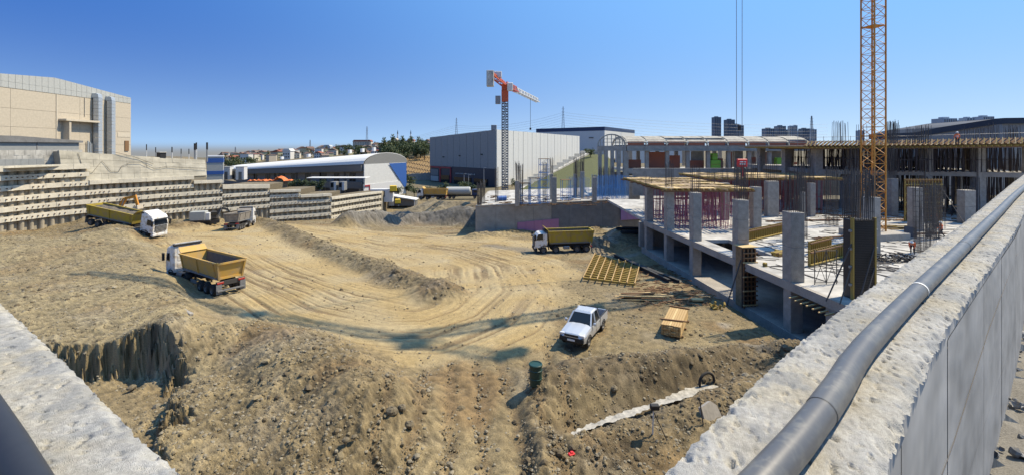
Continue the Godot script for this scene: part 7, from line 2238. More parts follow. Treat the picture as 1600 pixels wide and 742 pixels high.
func pickup() -> void:
	var f := on(897, 541)
	var r := on(926, 509)
	var dir := (f - r); dir.y = 0; dir = dir.normalized()
	var mid := (f + r) / 2
	mid += Vector3(0.05, 0, 0)
	var t := thing("pickup_truck", "silver double-cab pickup parked facing the viewer on the pit floor", "pickup", mid, atan2(-dir.z, dir.x))
	t.position.y = ground(mid.x, -mid.z) + 0.02
	var m: MB
	# body shell lofted through stations: [x, half width at sill, half width at shoulder, sill y, shoulder y, top half width]
	var st := [[2.55, 0.62, 0.66, 0.55, 0.86, 0.5], [2.42, 0.8, 0.84, 0.46, 0.98, 0.7], [2.1, 0.86, 0.89, 0.42, 1.04, 0.78], [1.4, 0.87, 0.9, 0.42, 1.1, 0.8], [1.0, 0.87, 0.9, 0.42, 1.14, 0.82], [0.0, 0.87, 0.9, 0.42, 1.12, 0.84], [-0.72, 0.87, 0.9, 0.42, 1.12, 0.84]]
	m = MB.new(); loft(m, st); put(m, "body", "car_silver", t)
	# cabin: bottom ring and roof ring
	m = MB.new()
	var cb := [Vector3(1.05, 1.1, 0.8), Vector3(1.05, 1.1, -0.8), Vector3(-0.78, 1.1, -0.82), Vector3(-0.78, 1.1, 0.82)]
	var ct := [Vector3(0.38, 1.72, 0.62), Vector3(0.38, 1.72, -0.62), Vector3(-0.62, 1.74, -0.64), Vector3(-0.62, 1.74, 0.64)]
	m.box8([cb[0], cb[1], cb[2], cb[3], ct[0], ct[1], ct[2], ct[3]])
	put(m, "cabin", "glass_dark", t)
	m = MB.new()
	m.box8([ct[0] + Vector3(0.04, -0.02, 0.02), ct[1] + Vector3(0.04, -0.02, -0.02), ct[2] + Vector3(-0.05, -0.02, -0.02), ct[3] + Vector3(-0.05, -0.02, 0.02), Vector3(0.28, 1.79, 0.52), Vector3(0.28, 1.79, -0.52), Vector3(-0.56, 1.8, -0.54), Vector3(-0.56, 1.8, 0.54)])
	var rf := put(m, "roof", "car_silver", t)
	for i in 5:
		m = MB.new(); m.cham(-0.5, 0.22, 1.795, 1.815, -0.4 + i * 0.2 - 0.02, -0.4 + i * 0.2 + 0.02, 0.005); put(m, "roof_ridge", "car_silver", rf)
	for s in [0, 1]:
		var k := 1.0 if s == 0 else -1.0
		for e in [[cb[s], ct[s], 0.09], [Vector3(0.18, 1.1, k * 0.815), Vector3(0.0, 1.73, k * 0.635), 0.08], [cb[3 - s], ct[3 - s], 0.16]]:
			m = MB.new(); m.bar(e[0] + Vector3(0, 0, k * 0.005), e[1] + Vector3(0, 0, k * 0.005), e[2], 0.07); put(m, "pillar", "car_silver", t)
		m = MB.new(); m.bar(Vector3(0.95, 1.13, k * 0.83), Vector3(-0.75, 1.13, k * 0.84), 0.06, 0.05); put(m, "sill_moulding", "black", t)
		# doors' seams, handles, mirror
		for x in [0.12, -0.74]:
			m = MB.new(); m.b(x - 0.008, x + 0.008, 0.5, 1.1, minf(k * 0.89, k * 0.905), maxf(k * 0.89, k * 0.905)); put(m, "door_seam", "black", t)
			m = MB.new(); m.cham(x + 0.06, x + 0.24, 0.95, 0.99, minf(k * 0.89, k * 0.925), maxf(k * 0.89, k * 0.925), 0.01); put(m, "door_handle", "black", t)
		m = MB.new(); m.cham(0.78, 0.92, 1.12, 1.32, minf(k * 0.92, k * 1.12), maxf(k * 0.92, k * 1.12), 0.04); put(m, "mirror", "car_silver", t)
		m = MB.new(); m.cham(2.32, 2.5, 0.84, 1.0, minf(k * 0.5, k * 0.83), maxf(k * 0.5, k * 0.83), 0.03); put(m, "headlight", "lamp_clear", t)
		wheel(t, 1.62, k * 0.78, 0.36, 0.25, k); wheel(t, -1.45, k * 0.78, 0.36, 0.25, k)
		for x in [1.62, -1.45]:
			m = MB.new()
			var arch := PackedVector2Array()
			for i in 9: arch.append(Vector2(x + 0.46 * cos(PI * i / 8.0), 0.38 + 0.42 * sin(PI * i / 8.0)))
			for i in 9: arch.append(Vector2(x - 0.4 * cos(PI * i / 8.0), 0.38 + 0.37 * sin(PI * i / 8.0)))
			m.prism(arch, minf(k * 0.7, k * 0.925), maxf(k * 0.7, k * 0.925)); put(m, "wheel_arch", "black", t)
		# load bed side
		m = MB.new(); m.cham(-2.5, -0.8, 0.5, 1.12, minf(k * 0.82, k * 0.9), maxf(k * 0.82, k * 0.9), 0.03); put(m, "bed_side", "car_silver", t)
		m = MB.new(); m.cham(-2.5, -0.8, 1.12, 1.16, minf(k * 0.8, k * 0.91), maxf(k * 0.8, k * 0.91), 0.01); put(m, "bed_rail", "black", t)
		m = MB.new(); m.cham(-2.53, -2.48, 0.75, 1.08, minf(k * 0.78, k * 0.9), maxf(k * 0.78, k * 0.9), 0.01); put(m, "tail_lamp", "lamp_red", t)
	m = MB.new(); m.cham(-2.48, -0.8, 0.5, 0.62, -0.82, 0.82, 0.01); put(m, "bed_floor", "black", t)
	m = MB.new(); m.cham(-2.52, -2.44, 0.5, 1.12, -0.8, 0.8, 0.02); put(m, "tailgate", "car_silver", t)
	m = MB.new(); m.tube(Vector3(-0.95, 1.14, -0.75), Vector3(-0.95, 1.72, -0.6), 0.035, 8); m.tube(Vector3(-0.95, 1.72, -0.6), Vector3(-0.95, 1.72, 0.6), 0.035, 8); m.tube(Vector3(-0.95, 1.14, 0.75), Vector3(-0.95, 1.72, 0.6), 0.035, 8); put(m, "roll_bar", "black", t)
	m = MB.new(); m.cham(2.4, 2.58, 0.5, 0.82, -0.82, 0.82, 0.05); put(m, "bumper", "black", t)
	m = MB.new(); m.cham(2.5, 2.57, 0.84, 0.98, -0.48, 0.48, 0.02); put(m, "grille", "black", t)
	m = MB.new(); m.cham(2.575, 2.6, 0.58, 0.7, -0.26, 0.26, 0.008); put(m, "number_plate", "clip_white", t)
	m = MB.new(); m.cham(-2.4, 2.3, 0.32, 0.5, -0.5, 0.5, 0.02); put(m, "chassis", "chassis", t)
	for s in [-1, 1]:
		m = MB.new(); m.tube(Vector3(1.02, 1.16, s * 0.3), Vector3(0.75, 1.35, s * 0.3 - 0.5), 0.012, 5); put(m, "wiper", "black", t)
func loft(m: MB, st: Array) -> void:
	var rings := []
	for q in st:
		var ring := []
		for p in [[-q[1], q[3]], [-q[2], lerpf(q[3], q[4], 0.35)], [-q[2], lerpf(q[3], q[4], 0.75)], [-q[5] - 0.03, q[4] - 0.03], [-q[5] * 0.6, q[4] + 0.03], [0.0, q[4] + 0.045], [q[5] * 0.6, q[4] + 0.03], [q[5] + 0.03, q[4] - 0.03], [q[2], lerpf(q[3], q[4], 0.75)], [q[2], lerpf(q[3], q[4], 0.35)], [q[1], q[3]]]:
			ring.append(Vector3(q[0], p[1], p[0]))
		rings.append(ring)
	for i in rings.size() - 1:
		var n: int = rings[i].size()
		for j in n:
			var k := (j + 1) % n
			var c: Vector3 = (rings[i][0] + rings[i][5] + rings[i + 1][0] + rings[i + 1][10]) / 4.0
			m.quad_out(Vector3(c.x, 0.75, 0), rings[i][j], rings[i + 1][j], rings[i + 1][k], rings[i][k])
	for e in [0, rings.size() - 1]:
		var cc := Vector3(rings[e][0].x, (rings[e][0].y + rings[e][5].y) / 2, 0)
		for j in rings[e].size():
			var a: Vector3 = rings[e][j]; var b: Vector3 = rings[e][(j + 1) % rings[e].size()]
			if e == 0: m.tri(cc, b, a)
			else: m.tri(cc, a, b)
func excavator(label: String, at: Vector3, turn: float, paint: String, sc: float, boom: Array) -> void:
	var t := thing("excavator", label, "excavator", at, turn, "excavators in the pit")
	t.scale = Vector3.ONE * sc
	var m: MB
	for s in [-1, 1]:
		m = MB.new()
		var tr := PackedVector2Array()
		for i in 9: tr.append(Vector2(1.6 + 0.45 * cos(-PI / 2 + PI * i / 8.0), 0.45 + 0.45 * sin(-PI / 2 + PI * i / 8.0)))
		for i in 9: tr.append(Vector2(-1.6 - 0.45 * cos(-PI / 2 + PI * i / 8.0), 0.45 - 0.45 * sin(-PI / 2 + PI * i / 8.0)))
		m.prism(tr, minf(s * 0.9, s * 1.5), maxf(s * 0.9, s * 1.5)); put(m, "track", "black", t)
	m = MB.new(); m.cham(-0.8, 0.8, 0.5, 1.1, -0.9, 0.9, 0.1); put(m, "turntable", "chassis", t)
	m = MB.new(); m.cham(-2.6, 1.4, 1.1, 1.5, -1.35, 1.35, 0.1); put(m, "house", paint, t)
	m = MB.new(); m.cham(-2.8, -0.6, 1.5, 2.5, -1.35, 1.35, 0.2); put(m, "engine_cover", paint, t)
	m = MB.new(); m.cham(-0.3, 1.4, 1.5, 3.0, 0.35, 1.35, 0.12); var cb := put(m, "cab", paint, t)
	m = MB.new(); m.cham(-0.15, 1.44, 2.0, 2.85, 0.31, 1.39, 0.04); put(m, "cab_glass", "glass_dark", cb)
	var p: Array = boom
	m = MB.new(); m.bar(p[0], p[1], 0.5, 0.6); put(m, "boom", paint, t)
	m = MB.new(); m.bar(p[1], p[2], 0.4, 0.5); put(m, "boom_upper", paint, t)
	m = MB.new(); m.bar(p[2] + Vector3(0, 0.3, 0), p[3], 0.35, 0.45); put(m, "stick", paint, t)
	m = MB.new(); m.tube(p[0] + Vector3(0.7, -0.2, 0.35), p[1] + Vector3(0, -0.2, 0.35), 0.1, 8); put(m, "ram", "steel", t)
	m = MB.new()
	var bk := PackedVector2Array([Vector2(0.4, 0.3), Vector2(0.5, -0.5), Vector2(0.1, -1.0), Vector2(-0.5, -1.05), Vector2(-0.85, -0.6), Vector2(-0.7, -0.55), Vector2(-0.4, -0.85), Vector2(0.05, -0.8), Vector2(0.3, -0.4), Vector2(0.2, 0.2)])
	m.prism(bk, -0.75, 0.75, Transform3D(Basis(), p[3]))
	m.prism(PackedVector2Array([Vector2(0.3, 0.2), Vector2(0.4, -0.45), Vector2(0.05, -0.9), Vector2(-0.5, -0.95), Vector2(-0.8, -0.6)]), 0.7, 0.76, Transform3D(Basis(), p[3])); m.prism(PackedVector2Array([Vector2(0.3, 0.2), Vector2(0.4, -0.45), Vector2(0.05, -0.9), Vector2(-0.5, -0.95), Vector2(-0.8, -0.6)]), -0.76, -0.7, Transform3D(Basis(), p[3]))
	put(m, "bucket", "beige", t)
# place a vehicle so that its front and rear wheels stand at two picture points
func stand(front: Array, rear: Array, half := 0.0) -> Array:
	var f := on(front[0], front[1]); var r := on(rear[0], rear[1])
	var c := (f + r) / 2
	var d := f - r
	return [c, atan2(-d.z, d.x), f.distance_to(r)]
func level(t: Node3D, rear_x: float, front_x: float) -> void:
	# tip the vehicle so that both ends touch the ground
	var b := Basis(Vector3.UP, t.rotation.y)
	var f := t.position + b * Vector3(front_x, 0, 0); var r := t.position + b * Vector3(rear_x, 0, 0)
	var yf := ground(f.x, -f.z); var yr := ground(r.x, -r.z)
	t.rotation.z = atan2(yf - yr, front_x - rear_x)
	t.position.y = lerpf(yr, yf, (0 - rear_x) / (front_x - rear_x)) + 0.03
func vehicles() -> void:
	var s := stand([277, 428], [367, 466])
	var t := semi("empty yellow tipper truck with white cab driving away on the haul road", s[0], s[1] + 0.03, "truck_white", "tub_yellow", 0.06, 1, 0.98)
	level(t, -4.5, 4.6)
	t = semi("loaded truck with olive tipper and white cab in front of the pile wall", on(243, 373) + Vector3(-5.2, 0, -1.0), -0.16, "truck_white", "tub_olive", 0.85, 2, 0.95)
	level(t, -4.5, 4.6)
	s = stand([394, 349], [352, 364])
	t = semi("dusty grey tipper truck driving away at the foot of the pile wall", s[0], s[1], "truck_white", "truck_grey", 0.7, 3)
	level(t, -4.5, 4.6)
	s = stand([848, 394], [912, 392])
	t = rigid8("rigid_tipper_truck", "yellow four-axle tipper with white cab seen side-on below the podium", s[0], s[1], "truck_white", "tub_olive", 0.0, 4)
	level(t, -3.2, 3.1)
	t = rigid8("rigid_tipper_truck", "small far yellow tipper beside a tank truck at the head of the ramp", PX(676, -4.3, 148), PI * 0.98, "truck_white", "tub_yellow", 0.2, 5)
	t.scale = Vector3.ONE * 1.15
	# tank truck
	var k := thing("tank_truck", "far grey tank truck right of the small yellow tipper", "truck", PX(716, -4.4, 152), 0.05)
	var m := MB.new(); m.lathe(PackedVector2Array([Vector2(0, -4.2), Vector2(1.2, -4.1), Vector2(1.4, -3.8), Vector2(1.4, 3.8), Vector2(1.2, 4.1), Vector2(0, 4.2)]), 18, Transform3D(Basis(Vector3.BACK, -PI / 2), Vector3(0, 2.5, 0))); put(m, "tank", "clad_grey", k)
	m = MB.new(); m.cham(-4.2, 6.8, 0.7, 1.1, -0.5, 0.5, 0.05); put(m, "chassis", "chassis", k)
	m = MB.new(); m.cham(4.6, 6.6, 1.0, 3.1, -1.2, 1.2, 0.15); put(m, "cab", "navy_trim", k)
	m = MB.new(); m.b(5.2, 6.62, 2.0, 2.8, -1.22, 1.22); put(m, "cab_window", "glass_dark", k)
	for sgn in [-1, 1]:
		for x in [5.6, -1.5, -2.8]: wheel(k, x, sgn * 1.0, 0.52, 0.4, sgn)
	# excavators
	excavator("yellow excavator loading the olive tipper truck", PX(172, 0.5, 75), 0.05, "crane_yellow", 0.85, [Vector3(0.9, 1.6, -0.2), Vector3(2.6, 4.6, -0.2), Vector3(4.4, 4.9, -0.2), Vector3(5.0, 3.0, -0.2)])
	excavator("small dark excavator beside grey boulders at the foot of the pile wall", on(322, 350) + Vector3(0, 0.0, -1.0), 0.6, "chassis", 0.75, [Vector3(0.9, 1.6, -0.2), Vector3(2.4, 3.6, -0.2), Vector3(3.6, 3.2, -0.2), Vector3(4.6, 1.6, -0.2)])
	var gt := thing("generator_box", "grey generator box standing in front of the pile wall", "generator", on(302, 349) + Vector3(0, 0.05, -1.5), 0.3)
	m = MB.new(); m.cham(-1.4, 1.2, 0.3, 2.0, -0.8, 0.8, 0.08); put(m, "case", "clad_grey", gt)
	m = MB.new(); m.cham(1.2, 1.9, 0.3, 1.7, -0.7, 0.7, 0.08); put(m, "radiator", "white_paint", gt)
	m = MB.new(); m.cham(-1.5, 2.0, 0.0, 0.3, -0.85, 0.85, 0.04); put(m, "skid", "black", gt)
	pickup()
# ---------------------------------------------------------------- things lying about the pit floor
func objects() -> void:
	var m: MB
	var g := RandomNumberGenerator.new(); g.seed = 17
	# green bin
	var p := on(837, 603)
	var t := thing("waste_bin", "dark green drum-shaped bin standing alone on the dirt", "bin", p)
	m = MB.new(); m.lathe(PackedVector2Array([Vector2(0, 0), Vector2(0.27, 0), Vector2(0.3, 0.04), Vector2(0.31, 0.35), Vector2(0.335, 0.37), Vector2(0.335, 0.41), Vector2(0.32, 0.43), Vector2(0.33, 0.78), Vector2(0.35, 0.8), Vector2(0.35, 0.84), Vector2(0.33, 0.86), Vector2(0.33, 1.08)]), 24); put(m, "barrel", "bin_green", t)
	m = MB.new(); m.lathe(PackedVector2Array([Vector2(0.36, 1.06), Vector2(0.36, 1.12), Vector2(0.33, 1.15), Vector2(0.28, 1.15), Vector2(0.27, 1.12), Vector2(0, 1.12)]), 24); put(m, "lid", "bin_green", t)
	# sawn timber stack
	var a := on(1046, 536); var b := on(1064, 494)
	p = (a + b) / 2
	var dv := b - a
	t = thing("timber_stack", "neat stack of pale sawn boards on bearers", "timber", p, atan2(-dv.z, dv.x))
	t.position.y = ground(p.x, -p.z) + 0.05
	for i in 3:
		m = MB.new(); m.cham(-1.5 + i * 1.5 - 0.06, -1.5 + i * 1.5 + 0.06, 0, 0.12, -0.75, 0.75, 0.01); put(m, "bearer", "timber_brown", t)
	for y in 7:
		for z in 8:
			m = MB.new(); var l := 1.95 + g.randf_range(-0.06, 0.06)
			m.cham(-l, l, 0.12 + y * 0.105, 0.12 + y * 0.105 + 0.092, -0.64 + z * 0.16, -0.64 + z * 0.16 + 0.145, 0.008); put(m, "board", ["timber_pale", "timber_tan", "timber_pale", "timber_tan"][g.randi() % 4], t)
	for e in [[-1.0, 0.15, 0.9], [1.85, 0.0, 0.75]]:
		m = MB.new(); m.cham(-0.06, 0.06, 0.86, 0.94, -e[2], e[2], 0.01, Transform3D(Basis(Vector3.UP, e[1]), Vector3(e[0], 0.0, 0))); put(m, "loose_batten", "timber_brown", t)
	# formwork girder mats lying on the ground
	var c := [on(930, 400), on(1000, 418), on(992, 450), on(911, 440)]
	t = thing("girder_mat", "mat of yellow formwork girders laid out in rows on the ground", "formwork", (c[0] + c[1] + c[2] + c[3]) / 4)
	var o := t.position
	for i in 8:
		var f := i / 7.0
		var q0: Vector3 = c[0].lerp(c[1], f) - o; var q1: Vector3 = c[3].lerp(c[2], f) - o
		m = MB.new(); m.bar(q0 + Vector3(0, 0.42, 0), q1 + Vector3(0, 0.42, 0), 0.08, 0.14); put(m, "waler", "timber_tan", t)
	for i in 13:
		var f := (i + 0.5) / 13.0
		var q0: Vector3 = c[0].lerp(c[3], f) - o; var q1: Vector3 = c[1].lerp(c[2], f) - o
		m = MB.new(); m.bar(q0 + Vector3(0, 0.24, 0), q1 + Vector3(0, 0.24, 0), 0.14, 0.22); put(m, "girder", "timber_yellow", t)
	# long dark steel beams beside it
	var sb := [["long dark steel beam sloping down beside the girder mat", 960, 402, 1052, 440], ["second dark steel beam lying parallel beside the girder mat", 968, 406, 1046, 443], ["third dark beam, lowest beside the girder mat", 985, 415, 1062, 444]]
	for e in sb:
		var u := on(e[1], e[2]); var w := on(e[3], e[4])
		t = thing("steel_beam", e[0], "beam", u, 0.0, "dark beams beside the girder mat")
		var q := w - u
		m = MB.new(); m.bar(Vector3(0, 0.45, 0), q + Vector3(0, 0.4, 0), 0.3, 0.04); m.bar(Vector3(0, 0.1, 0), q + Vector3(0, 0.05, 0), 0.3, 0.04); put(m, "flanges", "wire", t)
		m = MB.new(); m.bar(Vector3(0, 0.28, 0), q + Vector3(0, 0.22, 0), 0.04, 0.34); put(m, "web", "wire", t)
	# loose planks
	t = thing("plank_pile", "loose pile of brown planks fanned out on the ground", "planks", on(1000, 467))
	for i in 11:
		m = MB.new(); var u := Vector3(g.randf_range(-2.3, -1.2), 0.06 + i * 0.03, g.randf_range(-0.5, 0.5)); var ang := g.randf_range(-0.22, 0.12)
		m.bar(u, u + Vector3(cos(ang), 0.0, sin(ang)) * g.randf_range(2.8, 4.6), 0.18, 0.05); put(m, "plank", "timber_pale" if i % 3 else "timber_brown", t)
	t = thing("loose_beam", "single long dark timber lying right of the plank pile", "timber", on(1040, 470), -0.1)
	m = MB.new(); m.cham(-2.0, 2.6, 0.02, 0.16, -0.08, 0.08, 0.01); put(m, "shaft", "timber_brown", t)
	m = MB.new(); m.cham(2.2, 3.1, 0.04, 0.2, -0.4, 0.1, 0.02); put(m, "end_board", "timber_pale", t)
	# debris in the shadow along the basement edge
	m = MB.new()
	for i in 260:
		var q := on(g.randf_range(1000, 1110), g.randf_range(415, 478))
		m.bar(q + Vector3(0, 0.08, 0), q + Vector3(g.randf_range(-1.2, 1.2), 0.12, g.randf_range(-0.8, 0.8)), 0.07, 0.05)
	tag(put(m, "timber_debris", "timber_brown"), "scattered timber scraps along the foot of the concrete frame", "debris", "", "stuff")
	t = thing("yellow_sacks", "small heap of yellow clamps at the foot of the lattice column form", "clamps", on(1123, 482))
	for i in 14:
		m = MB.new(); var u := Vector3(g.randf_range(-0.5, 0.5), 0.1 + 0.15 * (i / 6), g.randf_range(-0.25, 0.25)); m.cham(-0.08, 0.08, -0.12, 0.2, -0.06, 0.06, 0.02, Transform3D(Basis.from_euler(Vector3(g.randf(), g.randf() * 6, g.randf())), u)); put(m, "clamp", "timber_yellow", t)
	# ring, post and slab by the ditch
	p = on(1105, 602)
	t = thing("black_hoop", "black rubber hoop sticking out of the muddy ditch", "hoop", p, 0.35)
	m = MB.new(); var pts := []
	for i in 17: pts.append(Vector3(0.52 * cos(PI * (i * 1.3 / 16.0 - 0.15)), 0.18 + 0.5 * sin(PI * (i * 1.3 / 16.0 - 0.15)), 0))
	m.sweep(pts, 0.075, 10); put(m, "ring", "tyre", t)
	p = on(1020, 683)
	t = thing("survey_post", "thin white post with a black head in the mud near the parapet", "post", p)
	m = MB.new(); m.tube(Vector3(0, -0.1, 0), Vector3(0.05, 1.25, 0), 0.035, 8); put(m, "shaft", "white_paint", t)
	m = MB.new(); m.cham(-0.1, 0.28, 1.2, 1.42, -0.12, 0.12, 0.03); put(m, "head", "black", t)
	m = MB.new(); m.tube(Vector3(0.05, 1.1, 0), Vector3(0.55, 0.0, 0.25), 0.02, 6); put(m, "stay", "wire", t)
	p = on(1112, 655)
	t = thing("concrete_chunk", "broken grey concrete slab tilted out of the mud beside the parapet", "rubble", p, 0.5)
	m = MB.new(); m.prism(PackedVector2Array([Vector2(-0.6, -0.2), Vector2(0.55, -0.2), Vector2(0.5, 0.35), Vector2(0.2, 0.6), Vector2(-0.5, 0.5)]), -0.1, 0.1, Transform3D(Basis(Vector3.RIGHT, -0.5), Vector3(0, 0.1, 0))); put(m, "slab", "conc", t)
	m = MB.new(); m.tube(Vector3(-0.8, 0, 0.2), Vector3(-0.95, 1.3, 0.1), 0.03, 6); put(m, "bent_rod", "rebar", t)
	p = on(893, 712)
	t = thing("red_rag", "small crumpled red rag on the dirt at the bottom", "rag", p)
	m = MB.new(); m.cham(-0.14, 0.14, 0, 0.09, -0.09, 0.09, 0.03, Transform3D(Basis(Vector3.UP, 0.4), Vector3(0, 0.02, 0))); m.cham(-0.05, 0.08, 0.05, 0.16, -0.07, 0.04, 0.02); put(m, "cloth", "sign_red", t)
	p = on(288, 486)
	t = thing("concrete_pipe_piece", "pale broken concrete strip half buried in the rubble left of the road", "rubble", p, -0.6)
	m = MB.new(); m.cham(-0.8, 0.8, -0.1, 0.1, -0.13, 0.13, 0.05); put(m, "strip", "conc", t)
	m = MB.new(); m.cham(0.85, 1.2, -0.1, 0.1, -0.12, 0.15, 0.04); put(m, "fragment", "conc", t)
	# boulders that stand out
	var bs := [[612, 645, 0.24, "dark flat boulder in the middle of the dirt slope"], [628, 640, 0.18, "dark boulder on top of the flat one"], [640, 665, 0.2, "brown boulder below the dark flat one"], [540, 690, 0.14, "rounded stone low on the dirt slope"], [553, 684, 0.11, "small stone beside the rounded one low on the slope"], [1228, 545, 0.26, "rounded boulder on the spoil ridge near the parapet"], [960, 610, 0.2, "dark clod boulder on the spoil bank above the ditch"], [205, 607, 0.2, "lump of earth at the foot of the cut face at lower left"]]
	for e in bs:
		p = on(e[0], e[1])
		t = thing("boulder", e[3], "boulder", p + Vector3(0, 0.05, 0), g.randf() * 6, "boulders on the dirt")
		var sm := MB.new(); boulder(sm, int(e[0]), e[2]); put(sm, "rock", "upper_soil", t)
	# muddy water in the ditch
	m = MB.new()
	var L := []
	var widths := [0.05, 0.2, 0.3, 0.3, 0.45, 0.7, 0.6]
	for i in ditch.size() - 1:
		for k in 20:
			var f := k / 20.0
			var q := ditch[i].lerp(ditch[i + 1], f)
			var d2 := (ditch[i + 1] - ditch[i]).normalized(); var nr := Vector2(-d2.y, d2.x)
			var w: float = lerpf(widths[i], widths[i + 1], f) * (0.8 + 0.5 * nB.get_noise_2d(q.x * 1.1, q.y * 1.1))
			L.append([q - nr * (w + 0.12 * nC.get_noise_2d(q.x * 2, q.y)), q + nr * (w + 0.2 * nC.get_noise_2d(q.x, q.y * 2 + 9))])
	var yw := -0.42
	for i in L.size() - 1:
		m.quad(Vector3(L[i][0].x, yw, -L[i][0].y), Vector3(L[i + 1][0].x, yw, -L[i + 1][0].y), Vector3(L[i + 1][1].x, yw, -L[i + 1][1].y), Vector3(L[i][1].x, yw, -L[i][1].y))
	tag(put(m, "water", "mudwater"), "", "", "", "structure")
	workers()
func boulder(m: MB, sd: int, s: float) -> void:
	var r := RandomNumberGenerator.new(); r.seed = sd
	var rings := []
	for j in 6:
		var ph := PI * j / 5.0
		var ring := []
		for i in 9:
			var q := s * r.randf_range(0.82, 1.12)
			ring.append(Vector3(sin(ph) * cos(TAU * i / 9) * q * 1.2, cos(ph) * q * 0.75, sin(ph) * sin(TAU * i / 9) * q))
		rings.append(ring)
	for j in 5:
		for i in 9:
			var k := (i + 1) % 9
			m.quad_out(Vector3.ZERO, rings[j][i], rings[j][k], rings[j + 1][k], rings[j + 1][i])

# ---------------------------------------------------------------- people
# one continuous skin meshed from a field of tapered capsules; each bone [a, b, ra, rb]
func body_mesh(bones: Array, cell: float) -> Array:
	var lo := Vector3.ONE * 1e9; var hi := -lo
	for q in bones:
		for k in 2:
			lo = lo.min(q[k] - Vector3.ONE * (q[2 + k] + cell * 2)); hi = hi.max(q[k] + Vector3.ONE * (q[2 + k] + cell * 2))
	var n := Vector3i(((hi - lo) / cell).ceil()) + Vector3i.ONE
	var f := PackedFloat32Array(); f.resize(n.x * n.y * n.z); f.fill(1.0)
	var own := PackedInt32Array(); own.resize(f.size())
	for bi in bones.size():
		var q = bones[bi]
		var a: Vector3 = q[0]; var b: Vector3 = q[1]; var ab := b - a; var l2 := maxf(ab.length_squared(), 1e-6)
		var rm := maxf(q[2], q[3]) + cell * 3
		var i0 := Vector3i(((a.min(b) - Vector3.ONE * rm - lo) / cell).floor()).clamp(Vector3i.ZERO, n - Vector3i.ONE)
		var i1 := Vector3i(((a.max(b) + Vector3.ONE * rm - lo) / cell).ceil()).clamp(Vector3i.ZERO, n - Vector3i.ONE)
		for z in range(i0.z, i1.z + 1):
			for y in range(i0.y, i1.y + 1):
				for x in range(i0.x, i1.x + 1):
					var p := lo + Vector3(x, y, z) * cell
					var t := clampf((p - a).dot(ab) / l2, 0, 1)
					var d: float = p.distance_to(a + ab * t) - lerpf(q[2], q[3], t)
					var id := (z * n.y + y) * n.x + x
					var o := f[id]
					var k := 0.03
					var h := clampf(0.5 + 0.5 * (o - d) / k, 0, 1)
					if d < o: own[id] = q[4]
					f[id] = lerpf(o, d, h) - k * h * (1 - h)
	# surface nets
	var vid := {}
	var vs := PackedVector3Array(); var vo := PackedInt32Array()
	var stx := 1; var sty := n.x; var stz := n.x * n.y
	for z in n.z - 1:
		for y in n.y - 1:
			for x in n.x - 1:
				var id := z * stz + y * sty + x
				if absf(f[id]) > cell * 2.2: continue
				var acc := Vector3.ZERO; var c := 0
				for e in [[0, 1], [0, 2], [0, 4], [1, 3], [1, 5], [2, 3], [2, 6], [3, 7], [4, 5], [4, 6], [5, 7], [6, 7]]:
					var ea: int = e[0]; var eb: int = e[1]
					var fa := f[id + (ea & 1) * stx + ((ea >> 1) & 1) * sty + (ea >> 2) * stz]
					var fb := f[id + (eb & 1) * stx + ((eb >> 1) & 1) * sty + (eb >> 2) * stz]
					if (fa < 0) != (fb < 0):
						var t := fa / (fa - fb)
						var pa := Vector3(ea & 1, (ea >> 1) & 1, ea >> 2); var pb := Vector3(eb & 1, (eb >> 1) & 1, eb >> 2)
						acc += pa.lerp(pb, t); c += 1
				if c > 0:
					vid[id] = vs.size(); vs.append(lo + (Vector3(x, y, z) + acc / c) * cell); vo.append(own[id])
	var out := {}
	for id in vid:
		for ax in 3:
			var st: int = [stx, sty, stz][ax]; var u: int = [sty, stz, stx][ax]; var w: int = [stz, stx, sty][ax]
			if (f[id] < 0) == (f[id + st] < 0): continue
			if not (vid.has(id - u) and vid.has(id - w) and vid.has(id - u - w)): continue
			var q := [vid[id - u - w], vid[id - w], vid[id], vid[id - u]]
			if f[id] >= 0: q.reverse()
			var key: int = vo[vid[id]]
			if not out.has(key): out[key] = MB.new()
			out[key].quad(vs[q[0]], vs[q[1]], vs[q[2]], vs[q[3]])
	return [out]
